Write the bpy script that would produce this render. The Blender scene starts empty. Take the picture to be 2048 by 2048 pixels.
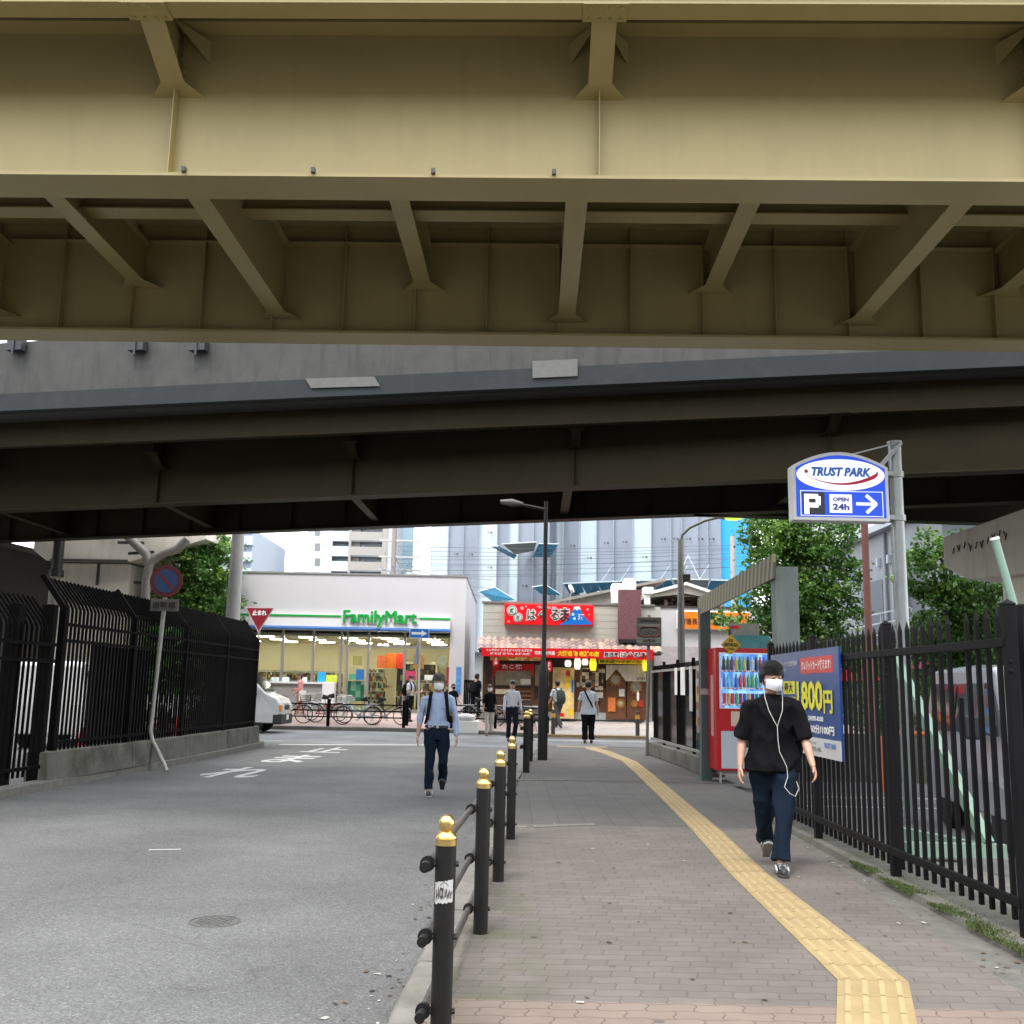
import bpy, math, random
from math import sin, cos, pi, radians
from mathutils import Vector, Matrix, noise
S = bpy.context.scene
COL = S.collection
rnd = random.Random(7)

# ------------------------------------------------------------------ camera, sky, sun, exposure
CH, F, TH, RO = 1.45, 2048., radians(9.81), 0.02
fw = Vector((0, cos(TH), sin(TH))); up0 = Vector((0, -sin(TH), cos(TH))); r0 = Vector((1, 0, 0))
upv = up0*cos(RO) - r0*sin(RO); rv = r0*cos(RO) + up0*sin(RO)
CP = Vector((0, 0, CH))
cd = bpy.data.cameras.new('camera'); cam = bpy.data.objects.new('camera', cd); COL.objects.link(cam)
cd.sensor_width = 36; cd.lens = 36; cd.clip_end = 2000; cd.clip_start = .05
m = Matrix((rv, upv, -fw)).transposed().to_4x4(); m.translation = CP
cam.matrix_world = m
S.camera = cam

W = bpy.data.worlds.new('World'); S.world = W; W.use_nodes = True
nt = W.node_tree; nt.nodes.clear()
SUN_EL, SUN_AZ = radians(62), radians(205)
wo = nt.nodes.new('ShaderNodeOutputWorld'); bg = nt.nodes.new('ShaderNodeBackground')
sky = nt.nodes.new('ShaderNodeTexSky'); sky.sky_type = 'NISHITA'; sky.sun_disc = False
sky.sun_elevation = SUN_EL; sky.sun_rotation = SUN_AZ; sky.dust_density = 4; sky.air_density = 1.0
tc = nt.nodes.new('ShaderNodeTexCoord'); nz = nt.nodes.new('ShaderNodeTexNoise')
nz.inputs['Scale'].default_value = 2.2; nz.inputs['Detail'].default_value = 5
mp = nt.nodes.new('ShaderNodeMapRange'); mp.inputs[1].default_value = .3; mp.inputs[2].default_value = .7
mp.inputs[3].default_value = .82; mp.inputs[4].default_value = 1.0
mx = nt.nodes.new('ShaderNodeMix'); mx.data_type = 'RGBA'
mx.inputs['B'].default_value = (12.0, 12.3, 12.6, 1)      # overcast cloud layer
nt.links.new(tc.outputs['Generated'], nz.inputs['Vector']); nt.links.new(nz.outputs['Fac'], mp.inputs[0])
nt.links.new(mp.outputs[0], mx.inputs['Factor']); nt.links.new(sky.outputs[0], mx.inputs['A'])
nt.links.new(mx.outputs['Result'], bg.inputs[0]); bg.inputs[1].default_value = .13
nt.links.new(bg.outputs[0], wo.inputs[0])
sl = bpy.data.lights.new('sun', 'SUN'); sl.energy = 1.2; sl.angle = radians(14); sl.color = (1, .96, .9)
so = bpy.data.objects.new('sun', sl); COL.objects.link(so)
so.rotation_euler = (radians(90)-SUN_EL, 0, pi - SUN_AZ)
S.view_settings.view_transform = 'Standard'; S.view_settings.look = 'None'
S.view_settings.exposure = 1.4; S.view_settings.gamma = 1
S.cycles.use_denoising = True
S.cycles.max_bounces = 8; S.cycles.diffuse_bounces = 4; S.cycles.transparent_max_bounces = 12
S.cycles.caustics_reflective = False; S.cycles.caustics_refractive = False

def ray(x, y): return fw*F + rv*(x-1024) - upv*(y-1024)
def G(x, y, z=0.):
    d = ray(x, y); return CP + d*((z-CH)/d.z)
def D(x, y, Y):
    d = ray(x, y); return CP + d*(Y/d.y)
def R(x0, y0, x1, y1, Y):
    xm, ym = (x0+x1)/2, (y0+y1)/2
    return D(x0, ym, Y).x, D(x1, ym, Y).x, D(xm, y1, Y).z, D(xm, y0, Y).z   # X0,X1,Z0,Z1

# ------------------------------------------------------------------ materials
def lin(c):
    if isinstance(c, str):
        c = c.lstrip('#'); c = tuple(int(c[i:i+2], 16)/255 for i in (0, 2, 4))
        return tuple(v/12.92 if v <= .04045 else ((v+.055)/1.055)**2.4 for v in c)
    return c
def _new(name):
    mt = bpy.data.materials.new(name); mt.use_nodes = True
    return mt, mt.node_tree, mt.node_tree.nodes['Principled BSDF']
def M(name, col, rough=.6, metal=0., var=.12, scale=6., bump=0., bscale=40., dirt=0., dcol=(.05, .045, .04), spec=.5, streak=False, coat=0.):
    mt, t, b = _new(name); col = lin(col)
    b.inputs['Roughness'].default_value = rough; b.inputs['Metallic'].default_value = metal
    b.inputs['Specular IOR Level'].default_value = spec; b.inputs['Coat Weight'].default_value = coat
    co = t.nodes.new('ShaderNodeTexCoord'); n = t.nodes.new('ShaderNodeTexNoise')
    n.inputs['Scale'].default_value = scale; n.inputs['Detail'].default_value = 6; n.inputs['Roughness'].default_value = .65
    t.links.new(co.outputs['Object'], n.inputs['Vector'])
    r = t.nodes.new('ShaderNodeValToRGB')
    r.color_ramp.elements[0].position = .3; r.color_ramp.elements[1].position = .7
    r.color_ramp.elements[0].color = (*[c*(1-var) for c in col], 1); r.color_ramp.elements[1].color = (*[min(1, c*(1+var)) for c in col], 1)
    t.links.new(n.outputs['Fac'], r.inputs[0]); out = r.outputs[0]
    if dirt:
        mpn = t.nodes.new('ShaderNodeMapping'); mpn.inputs['Scale'].default_value = (3, 3, .35) if streak else (1, 1, 1)
        t.links.new(co.outputs['Object'], mpn.inputs['Vector'])
        n2 = t.nodes.new('ShaderNodeTexNoise'); n2.inputs['Scale'].default_value = 1.3; n2.inputs['Detail'].default_value = 8
        n2.inputs['Roughness'].default_value = .7
        t.links.new(mpn.outputs[0], n2.inputs['Vector'])
        r2 = t.nodes.new('ShaderNodeMapRange'); r2.inputs[1].default_value = .5; r2.inputs[2].default_value = .75; r2.inputs[4].default_value = dirt
        t.links.new(n2.outputs['Fac'], r2.inputs[0])
        x = t.nodes.new('ShaderNodeMix'); x.data_type = 'RGBA'; x.inputs['B'].default_value = (*dcol, 1)
        t.links.new(out, x.inputs['A']); t.links.new(r2.outputs[0], x.inputs['Factor']); out = x.outputs['Result']
    t.links.new(out, b.inputs['Base Color'])
    if bump:
        n3 = t.nodes.new('ShaderNodeTexNoise'); n3.inputs['Scale'].default_value = bscale; n3.inputs['Detail'].default_value = 4
        t.links.new(co.outputs['Object'], n3.inputs['Vector'])
        bp = t.nodes.new('ShaderNodeBump'); bp.inputs['Strength'].default_value = bump; bp.inputs['Distance'].default_value = .01
        t.links.new(n3.outputs['Fac'], bp.inputs['Height']); t.links.new(bp.outputs[0], b.inputs['Normal'])
    return mt
def EM(name, col, s):
    mt, t, b = _new(name); col = lin(col)
    b.inputs['Base Color'].default_value = (*col, 1); b.inputs['Emission Color'].default_value = (*col, 1); b.inputs['Emission Strength'].default_value = s
    return mt
def GLASS(name, tint=(.8, .85, .85), refl=.25, rough=.02):
    mt = bpy.data.materials.new(name); mt.use_nodes = True; t = mt.node_tree; t.nodes.clear()
    o = t.nodes.new('ShaderNodeOutputMaterial'); tr = t.nodes.new('ShaderNodeBsdfTransparent'); gl = t.nodes.new('ShaderNodeBsdfGlossy')
    tr.inputs[0].default_value = (*tint, 1); gl.inputs['Roughness'].default_value = rough
    lw = t.nodes.new('ShaderNodeLayerWeight'); lw.inputs[0].default_value = refl
    x = t.nodes.new('ShaderNodeMixShader'); t.links.new(lw.outputs['Fresnel'], x.inputs[0])
    t.links.new(tr.outputs[0], x.inputs[1]); t.links.new(gl.outputs[0], x.inputs[2]); t.links.new(x.outputs[0], o.inputs[0])
    return mt
def BLOCKS(name, stops, sx, sz, rough=.5, emit=0., seed=0.):
    """rows of goods / print: hard edged cells of random colour (object X,Z)"""
    mt, t, b = _new(name); co = t.nodes.new('ShaderNodeTexCoord'); mpn = t.nodes.new('ShaderNodeMapping')
    mpn.inputs['Scale'].default_value = (sx, sx, sz); mpn.inputs['Location'].default_value = (seed, seed*1.7, seed*.3)
    sn = t.nodes.new('ShaderNodeVectorMath'); sn.operation = 'FLOOR'; wn = t.nodes.new('ShaderNodeTexWhiteNoise')
    t.links.new(co.outputs['Object'], mpn.inputs[0]); t.links.new(mpn.outputs[0], sn.inputs[0]); t.links.new(sn.outputs[0], wn.inputs[0])
    r = t.nodes.new('ShaderNodeValToRGB'); r.color_ramp.interpolation = 'CONSTANT'
    els = r.color_ramp.elements
    for i, c in enumerate(stops):
        e = els[0] if i == 0 else (els[1] if i == 1 else els.new(i/len(stops)))
        e.position = i/len(stops); e.color = (*lin(c), 1)
    t.links.new(wn.outputs['Value'], r.inputs[0]); t.links.new(r.outputs[0], b.inputs['Base Color']); b.inputs['Roughness'].default_value = rough
    if emit:
        t.links.new(r.outputs[0], b.inputs['Emission Color']); b.inputs['Emission Strength'].default_value = emit
    return mt

mt_ = {}
def mm(name, *a, **k):
    if name not in mt_: mt_[name] = M(name, *a, **k)
    return mt_[name]

# ------------------------------------------------------------------ mesh helpers
class MB:
    def __init__(s): s.v = []; s.f = []; s.m = []; s.c = 0
    def mat(s, i): s.c = i; return s
    def add(s, vs, fs):
        o = len(s.v); s.v += [tuple(v) for v in vs]
        for f in fs: s.f.append(tuple(o+i for i in f)); s.m.append(s.c)
        return s
    def box(s, x0, x1, y0, y1, z0, z1):
        if x0 > x1: x0, x1 = x1, x0
        if y0 > y1: y0, y1 = y1, y0
        if z0 > z1: z0, z1 = z1, z0
        vs = [(x, y, z) for z in (z0, z1) for y in (y0, y1) for x in (x0, x1)]
        return s.add(vs, [(0, 2, 3, 1), (4, 5, 7, 6), (0, 1, 5, 4), (2, 6, 7, 3), (0, 4, 6, 2), (1, 3, 7, 5)])
    def beam(s, p, q, w, h, up=(0, 0, 1)):
        p, q = Vector(p), Vector(q); d = (q-p).normalized(); u = Vector(up); sd = d.cross(u)
        if sd.length < 1e-4: sd = d.cross(Vector((1, 0, 0)))
        sd.normalize(); u = sd.cross(d)
        vs = [e + sd*(a*w/2) + u*(b*h/2) for e in (p, q) for a, b in ((-1, -1), (1, -1), (1, 1), (-1, 1))]
        return s.add(vs, [(3, 2, 1, 0), (4, 5, 6, 7), (0, 1, 5, 4), (1, 2, 6, 5), (2, 3, 7, 6), (3, 0, 4, 7)])
    def cyl(s, p, q, r, r2=None, n=12):
        return s.loft([p, q], [(r, r), (r2 if r2 is not None else r,)*2], n)
    def loft(s, pts, rad, n=12, ref=(0, 1, 0), cap=True):
        pts = [Vector(p) for p in pts]; rings = []; ref = Vector(ref)
        for i, p in enumerate(pts):
            d = (pts[min(i+1, len(pts)-1)] - pts[max(i-1, 0)])
            d = d.normalized() if d.length > 1e-6 else Vector((0, 0, 1))
            rf = ref if abs(d.dot(ref)) < .95 else Vector((1, 0, 0.1))
            a = rf.cross(d).normalized(); b = d.cross(a)
            rr = rad[i] if isinstance(rad[i], (tuple, list)) else (rad[i], rad[i])
            rings.append([p + a*(rr[0]*cos(2*pi*k/n)) + b*(rr[1]*sin(2*pi*k/n)) for k in range(n)])
        vs = [v for r in rings for v in r]; fs = []
        for i in range(len(pts)-1):
            for k in range(n): k2 = (k+1) % n; fs.append((i*n+k, i*n+k2, (i+1)*n+k2, (i+1)*n+k))
        if cap: fs.append(tuple(range(n-1, -1, -1))); fs.append(tuple((len(pts)-1)*n+k for k in range(n)))
        return s.add(vs, fs)
    def path(s, pts, r, n=8): return s.loft(pts, [r]*len(pts), n)
    def lathe(s, prof, c=(0, 0, 0), n=20, ax='z'):
        c = Vector(c); vs = []; fs = []
        for (r, z) in prof:
            for k in range(n):
                a = 2*pi*k/n
                if ax == 'z': vs.append(c+Vector((r*cos(a), r*sin(a), z)))
                elif ax == 'y': vs.append(c+Vector((r*sin(a), z, r*cos(a))))
                else: vs.append(c+Vector((z, r*cos(a), r*sin(a))))
        for i in range(len(prof)-1):
            for k in range(n): k2 = (k+1) % n; fs.append((i*n+k, i*n+k2, (i+1)*n+k2, (i+1)*n+k))
        fs.append(tuple(range(n-1, -1, -1))); fs.append(tuple((len(prof)-1)*n+k for k in range(n)))
        return s.add(vs, fs)
    def ell(s, c, rx, ry, rz, n=14, m_=9):
        prof = []; c = Vector(c)
        vs = []; fs = []
        for i in range(m_+1):
            t = pi*(i+.02)/(m_+.04); 
            for k in range(n): a = 2*pi*k/n; vs.append(c+Vector((rx*sin(t)*cos(a), ry*sin(t)*sin(a), -rz*cos(t))))
        for i in range(m_):
            for k in range(n): k2 = (k+1) % n; fs.append((i*n+k, i*n+k2, (i+1)*n+k2, (i+1)*n+k))
        fs.append(tuple(range(n-1, -1, -1))); fs.append(tuple(m_*n+k for k in range(n)))
        return s.add(vs, fs)
    def prism(s, poly, fn, d0, d1):
        """poly 2-D points, fn(a,b,depth)->3-D"""
        n = len(poly); vs = [fn(a, b, d0) for a, b in poly] + [fn(a, b, d1) for a, b in poly]
        fs = [tuple(range(n)), tuple(range(2*n-1, n-1, -1))] + [((i+1) % n, i, n+i, n+(i+1) % n) for i in range(n)]
        return s.add(vs, fs)
    def quad(s, *p): return s.add(p, [tuple(range(len(p)))])
    def build(s, name, mats, parent=None, smooth=False, bevel=0, loc=None, rot=None, fix=True):
        me = bpy.data.meshes.new(name); me.from_pydata(s.v, [], s.f)
        for mt in (mats if isinstance(mats, (list, tuple)) else [mats]): me.materials.append(mt)
        me.polygons.foreach_set('material_index', s.m)
        if fix:
            import bmesh
            b = bmesh.new(); b.from_mesh(me); bmesh.ops.recalc_face_normals(b, faces=b.faces); b.to_mesh(me); b.free()
        if smooth:
            me.shade_smooth(); me.set_sharp_from_angle(angle=radians(40))
        me.update()
        o = bpy.data.objects.new(name, me); COL.objects.link(o)
        if parent: o.parent = parent
        if loc: o.location = loc
        if rot: o.rotation_euler = rot
        if bevel:
            bv = o.modifiers.new('bevel', 'BEVEL'); bv.width = bevel; bv.segments = 2; bv.limit_method = 'ANGLE'; bv.angle_limit = radians(50)
        return o
def thing(name, label, cat, loc=(0, 0, 0), rz=0., group=None):
    o = bpy.data.objects.new(name, None); COL.objects.link(o); o.location = loc; o.rotation_euler = (0, 0, rz)
    o.empty_display_size = .2
    return tag(o, label, cat, group)
def tag(o, label, cat, group=None):
    o['label'] = label; o['category'] = cat
    if group: o['group'] = group
    return o
def struct(o): o['kind'] = 'structure'; return o
def dup(root, loc, rz=None, label=None, group=None, parent=None):
    r = root.copy(); COL.objects.link(r)
    if parent: r.parent = parent
    if loc is not None: r.location = loc
    if rz is not None: r.rotation_euler = (0, 0, rz)
    if label: r['label'] = label
    if group: r['group'] = group
    for ch in list(root.children): dup(ch, None, parent=r)
    return r
def text(body, mat, w, h, c, parent, ry=0., rz=0., bold=0., ext=.004, name='lettering', shear=0., vert=False, flip=False, fn=None, size_fit=True):
    """lettering in the X-Z plane, facing -Y, fitted into w x h, centred at c"""
    cu = bpy.data.curves.new('t', 'FONT'); cu.body = '\n'.join(body) if vert else body; cu.offset = bold; cu.extrude = 0; cu.shear = shear
    cu.resolution_u = 2
    if vert: cu.align_x = 'CENTER'; cu.space_line = .95
    ob = bpy.data.objects.new('t', cu); COL.objects.link(ob)
    dg = bpy.context.evaluated_depsgraph_get(); me = bpy.data.meshes.new_from_object(ob.evaluated_get(dg))
    bpy.data.objects.remove(ob)
    xs = [v.co.x for v in me.vertices]; ys = [v.co.y for v in me.vertices]
    cx, cy = (min(xs)+max(xs))/2, (min(ys)+max(ys))/2; dx, dy = max(xs)-min(xs) or 1, max(ys)-min(ys) or 1
    sx = w/dx; sy = h/dy if h else sx
    pts = [((v.co.x-cx)*sx, (v.co.y-cy)*sy) for v in me.vertices]
    R3 = Matrix.Rotation(rz, 3, 'Z') @ Matrix.Rotation(ry, 3, 'Y')
    c = Vector(c); b = MB(); n = len(pts)
    if fn: base = [Vector(fn(x, y)) for x, y in pts]; b.add(base, [tuple(p.vertices) for p in me.polygons])
    else:
        fr = [c + R3 @ Vector((x, -ext, y)) for x, y in pts]; bk = [c + R3 @ Vector((x, ext*.2, y)) for x, y in pts]
        b.v = [tuple(v) for v in fr+bk]
        for k, p in enumerate(me.polygons):      # every face a hair apart, so overlapping strokes never share a plane
            jy = R3 @ Vector((0, -.00025*(k % 23), 0)); b.add([fr[i]+jy for i in p.vertices], [tuple(range(len(p.vertices)))])
        ec = {}
        for p in me.polygons:
            for k in p.edge_keys: ec[k] = ec.get(k, 0)+1
        for (a, q), cnt in ec.items():
            if cnt == 1: b.f.append((a, q, q+n, a+n)); b.m.append(0)
    bpy.data.meshes.remove(me)
    return b.build(name, mat, parent, fix=False)
# ------------------------------------------------------------------ ground
def brickmat(name, c1, c2, mortar, sx, rows, offset=.5, wav=0., rough=.8, rot=0., stain=None):
    mt, t, b = _new(name); N = t.nodes.new; L = t.links.new
    co = N('ShaderNodeTexCoord'); mp_ = N('ShaderNodeMapping'); mp_.inputs['Rotation'].default_value = (0, 0, rot)
    L(co.outputs['Object'], mp_.inputs[0]); vec = mp_.outputs[0]
    if wav:
        sp = N('ShaderNodeSeparateXYZ'); L(vec, sp.inputs[0])
        def wave(src, amt, per):
            a = N('ShaderNodeMath'); a.operation = 'MULTIPLY'; a.inputs[1].default_value = 2*pi/per; L(src, a.inputs[0])
            q = N('ShaderNodeMath'); q.operation = 'SINE'; L(a.outputs[0], q.inputs[0])
            k = N('ShaderNodeMath'); k.operation = 'MULTIPLY'; k.inputs[1].default_value = amt; L(q.outputs[0], k.inputs[0]); return k.outputs[0]
        w1 = wave(sp.outputs['X'], wav, sx/1.0); w2 = wave(sp.outputs['Y'], wav*1.2, rows*1.0)
        ax = N('ShaderNodeMath'); L(sp.outputs['X'], ax.inputs[0]); L(w2, ax.inputs[1])
        ay = N('ShaderNodeMath'); L(sp.outputs['Y'], ay.inputs[0]); L(w1, ay.inputs[1])
        cb = N('ShaderNodeCombineXYZ'); L(ax.outputs[0], cb.inputs[0]); L(ay.outputs[0], cb.inputs[1]); vec = cb.outputs[0]
    br = N('ShaderNodeTexBrick'); br.inputs['Scale'].default_value = 1; br.offset = offset
    br.inputs['Brick Width'].default_value = sx; br.inputs['Row Height'].default_value = rows; br.inputs['Mortar Size'].default_value = .004
    br.inputs['Mortar Smooth'].default_value = .3; br.inputs['Bias'].default_value = 0
    br.inputs['Color1'].default_value = (*lin(c1), 1); br.inputs['Color2'].default_value = (*lin(c2), 1); br.inputs['Mortar'].default_value = (*lin(mortar), 1)
    L(vec, br.inputs['Vector'])
    n = N('ShaderNodeTexNoise'); n.inputs['Scale'].default_value = 1.1; n.inputs['Detail'].default_value = 9; n.inputs['Roughness'].default_value = .7; L(co.outputs['Object'], n.inputs[0])
    mr = N('ShaderNodeMapRange'); mr.inputs[1].default_value = .3; mr.inputs[2].default_value = .7; mr.inputs[3].default_value = .78; mr.inputs[4].default_value = 1.12; L(n.outputs['Fac'], mr.inputs[0])
    n2 = N('ShaderNodeTexNoise'); n2.inputs['Scale'].default_value = 220; n2.inputs['Detail'].default_value = 2; L(co.outputs['Object'], n2.inputs[0])
    mr2 = N('ShaderNodeMapRange'); mr2.inputs[1].default_value = .3; mr2.inputs[2].default_value = .7; mr2.inputs[3].default_value = .82; mr2.inputs[4].default_value = 1.16; L(n2.outputs['Fac'], mr2.inputs[0])
    mu = N('ShaderNodeMath'); mu.operation = 'MULTIPLY'; L(mr.outputs[0], mu.inputs[0]); L(mr2.outputs[0], mu.inputs[1])
    hs = N('ShaderNodeHueSaturation'); L(br.outputs['Color'], hs.inputs['Color']); L(mu.outputs[0], hs.inputs['Value']); out = hs.outputs[0]
    # gum spots
    vo = N('ShaderNodeTexVoronoi'); vo.inputs['Scale'].default_value = 1.9; L(co.outputs['Object'], vo.inputs['Vector'])
    lt = N('ShaderNodeMath'); lt.operation = 'LESS_THAN'; lt.inputs[1].default_value = .045; L(vo.outputs['Distance'], lt.inputs[0])
    k2 = N('ShaderNodeMath'); k2.operation = 'MULTIPLY'; k2.inputs[1].default_value = .6; L(lt.outputs[0], k2.inputs[0])
    gx = N('ShaderNodeMix'); gx.data_type = 'RGBA'; gx.inputs['B'].default_value = (.03, .03, .03, 1); L(k2.outputs[0], gx.inputs['Factor']); L(out, gx.inputs['A']); out = gx.outputs['Result']
    if stain:   # moss / algae band: x0,x1,y0,y1,col
        sp2 = N('ShaderNodeSeparateXYZ'); L(co.outputs['Object'], sp2.inputs[0])
        def ramp(src, a, c_):
            q = N('ShaderNodeMapRange'); q.interpolation_type = 'SMOOTHSTEP'; q.inputs[1].default_value = a; q.inputs[2].default_value = c_; L(src, q.inputs[0]); return q.outputs[0]
        x_ = ramp(sp2.outputs['X'], stain[1], stain[0]); y_ = ramp(sp2.outputs['Y'], stain[3], stain[2])
        n4 = N('ShaderNodeTexNoise'); n4.inputs['Scale'].default_value = 2.4; n4.inputs['Detail'].default_value = 8; L(co.outputs['Object'], n4.inputs[0])
        nr = ramp(n4.outputs['Fac'], .42, .62)
        a1 = N('ShaderNodeMath'); a1.operation = 'MULTIPLY'; L(x_, a1.inputs[0]); L(y_, a1.inputs[1])
        a2 = N('ShaderNodeMath'); a2.operation = 'MULTIPLY'; L(a1.outputs[0], a2.inputs[0]); L(nr, a2.inputs[1])
        a3 = N('ShaderNodeMath'); a3.operation = 'MULTIPLY'; L(a2.outputs[0], a3.inputs[0]); a3.inputs[1].default_value = .6
        sx_ = N('ShaderNodeMix'); sx_.data_type = 'RGBA'; sx_.inputs['B'].default_value = (*stain[4], 1); L(a3.outputs[0], sx_.inputs['Factor']); L(out, sx_.inputs['A']); out = sx_.outputs['Result']
    L(out, b.inputs['Base Color']); b.inputs['Roughness'].default_value = rough
    bp = N('ShaderNodeBump'); bp.inputs['Strength'].default_value = .5; bp.inputs['Distance'].default_value = .004; bp.invert = True
    L(br.outputs['Fac'], bp.inputs['Height']); L(bp.outputs[0], b.inputs['Normal'])
    return mt
def asphalt(name, c, sc=1.):
    mt, t, b = _new(name); N = t.nodes.new; L = t.links.new
    co = N('ShaderNodeTexCoord')
    vo = N('ShaderNodeTexVoronoi'); vo.inputs['Scale'].default_value = 95*sc; L(co.outputs['Object'], vo.inputs['Vector'])
    n = N('ShaderNodeTexNoise'); n.inputs['Scale'].default_value = 170*sc; n.inputs['Detail'].default_value = 3; L(co.outputs['Object'], n.inputs[0])
    big = N('ShaderNodeTexNoise'); big.inputs['Scale'].default_value = .55; big.inputs['Detail'].default_value = 7; big.inputs['Roughness'].default_value = .6; L(co.outputs['Object'], big.inputs[0])
    sp = N('ShaderNodeSeparateColor'); L(vo.outputs['Color'], sp.inputs[0])
    a = N('ShaderNodeMapRange'); a.inputs[3].default_value = .68; a.inputs[4].default_value = 1.32; L(sp.outputs[0], a.inputs[0])
    g = N('ShaderNodeMath'); g.operation = 'GREATER_THAN'; g.inputs[1].default_value = .93; L(sp.outputs[1], g.inputs[0])
    g2 = N('ShaderNodeMath'); g2.operation = 'MULTIPLY_ADD'; g2.inputs[1].default_value = .6; L(g.outputs[0], g2.inputs[0]); L(a.outputs[0], g2.inputs[2])
    c2 = N('ShaderNodeMapRange'); c2.inputs[1].default_value = .3; c2.inputs[2].default_value = .7; c2.inputs[3].default_value = .7; c2.inputs[4].default_value = 1.25; L(n.outputs['Fac'], c2.inputs[0])
    d = N('ShaderNodeMapRange'); d.inputs[1].default_value = .3; d.inputs[2].default_value = .7; d.inputs[3].default_value = .74; d.inputs[4].default_value = 1.2; L(big.outputs['Fac'], d.inputs[0])
    m1 = N('ShaderNodeMath'); m1.operation = 'MULTIPLY'; L(g2.outputs[0], m1.inputs[0]); L(c2.outputs[0], m1.inputs[1])
    m2 = N('ShaderNodeMath'); m2.operation = 'MULTIPLY'; L(m1.outputs[0], m2.inputs[0]); L(d.outputs[0], m2.inputs[1])
    st = N('ShaderNodeTexNoise'); st.inputs['Scale'].default_value = 2.3; st.inputs['Detail'].default_value = 9; st.inputs['Roughness'].default_value = .75; L(co.outputs['Object'], st.inputs[0])
    sr = N('ShaderNodeMapRange'); sr.inputs[1].default_value = .58; sr.inputs[2].default_value = .72; sr.inputs[3].default_value = 1.; sr.inputs[4].default_value = .72; L(st.outputs['Fac'], sr.inputs[0])
    wn = N('ShaderNodeTexNoise'); wn.inputs['Scale'].default_value = 1.5; wn.inputs['Detail'].default_value = 5; L(co.outputs['Object'], wn.inputs[0])
    wa = N('ShaderNodeMix'); wa.data_type = 'RGBA'; wa.inputs['Factor'].default_value = .35; L(co.outputs['Object'], wa.inputs['A']); L(wn.outputs['Color'], wa.inputs['B'])
    cv = N('ShaderNodeTexVoronoi'); cv.feature = 'DISTANCE_TO_EDGE'; cv.inputs['Scale'].default_value = .3; L(wa.outputs['Result'], cv.inputs['Vector'])
    cr_ = N('ShaderNodeMapRange'); cr_.inputs[1].default_value = .0; cr_.inputs[2].default_value = .0035; cr_.inputs[3].default_value = .82; cr_.inputs[4].default_value = 1.; L(cv.outputs['Distance'], cr_.inputs[0])
    sx = N('ShaderNodeSeparateXYZ'); L(co.outputs['Object'], sx.inputs[0]); wv = N('ShaderNodeMath'); wv.operation = 'SINE'; wm = N('ShaderNodeMath'); wm.operation = 'MULTIPLY_ADD'; wm.inputs[1].default_value = 2.6; wm.inputs[2].default_value = .8; L(sx.outputs['X'], wm.inputs[0]); L(wm.outputs[0], wv.inputs[0])
    wr = N('ShaderNodeMapRange'); wr.inputs[1].default_value = -1; wr.inputs[3].default_value = .93; wr.inputs[4].default_value = 1.05; L(wv.outputs[0], wr.inputs[0])
    for extra in (sr.outputs[0], cr_.outputs[0], wr.outputs[0]):
        mq = N('ShaderNodeMath'); mq.operation = 'MULTIPLY'; L(m2.outputs[0], mq.inputs[0]); L(extra, mq.inputs[1]); m2 = mq
    vm = N('ShaderNodeVectorMath'); vm.operation = 'SCALE'; vm.inputs[0].default_value = lin(c); L(m2.outputs[0], vm.inputs['Scale'])
    L(vm.outputs[0], b.inputs['Base Color']); b.inputs['Roughness'].default_value = .85
    bp = N('ShaderNodeBump'); bp.inputs['Strength'].default_value = .6; bp.inputs['Distance'].default_value = .006
    L(vo.outputs['Distance'], bp.inputs['Height']); L(bp.outputs[0], b.inputs['Normal'])
    return mt
m_asph = asphalt('asphalt', (.103, .104, .103)); m_asph2 = asphalt('asphalt_cross', (.2, .205, .21)); m_park = asphalt('asphalt_park', (.11, .11, .112))
m_conc = M('concrete', (.17, .165, .15), .85, var=.2, scale=9, bump=.5, bscale=60, dirt=.55, dcol=(.07, .068, .055))
m_kerb = M('kerb_stone', (.15, .145, .13), .85, var=.2, scale=5, bump=.5, bscale=70, dirt=.6, dcol=(.06, .062, .045))
m_white = M('road_paint', (.42, .42, .41), .7, var=.15, scale=14, dirt=.5, dcol=(.2, .2, .2))
m_paver = brickmat('interlocking_pavers', (.106, .092, .083), (.128, .109, .098), (.07, .06, .053), .225, .112, wav=.007, stain=(-.1, .55, 7.4, 10.5, (.062, .068, .035)))
m_pink = brickmat('pink_pavers', (.16, .122, .10), (.175, .134, .11), (.08, .06, .05), .225, .112, wav=.009)
m_grey = brickmat('grey_pavers', (.078, .075, .07), (.09, .086, .08), (.035, .034, .032), .3, .3, offset=0.)
m_dark = brickmat('dark_pavers', (.072, .068, .064), (.084, .079, .074), (.045, .043, .04), .3, .3, offset=0.)
m_far = brickmat('far_pavers', (.42, .30, .27), (.46, .34, .31), (.3, .24, .22), .2, .1)
m_far2 = brickmat('crossing_pavers', (.40, .36, .34), (.44, .40, .37), (.25, .22, .2), .2, .1, rot=pi/2)

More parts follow.
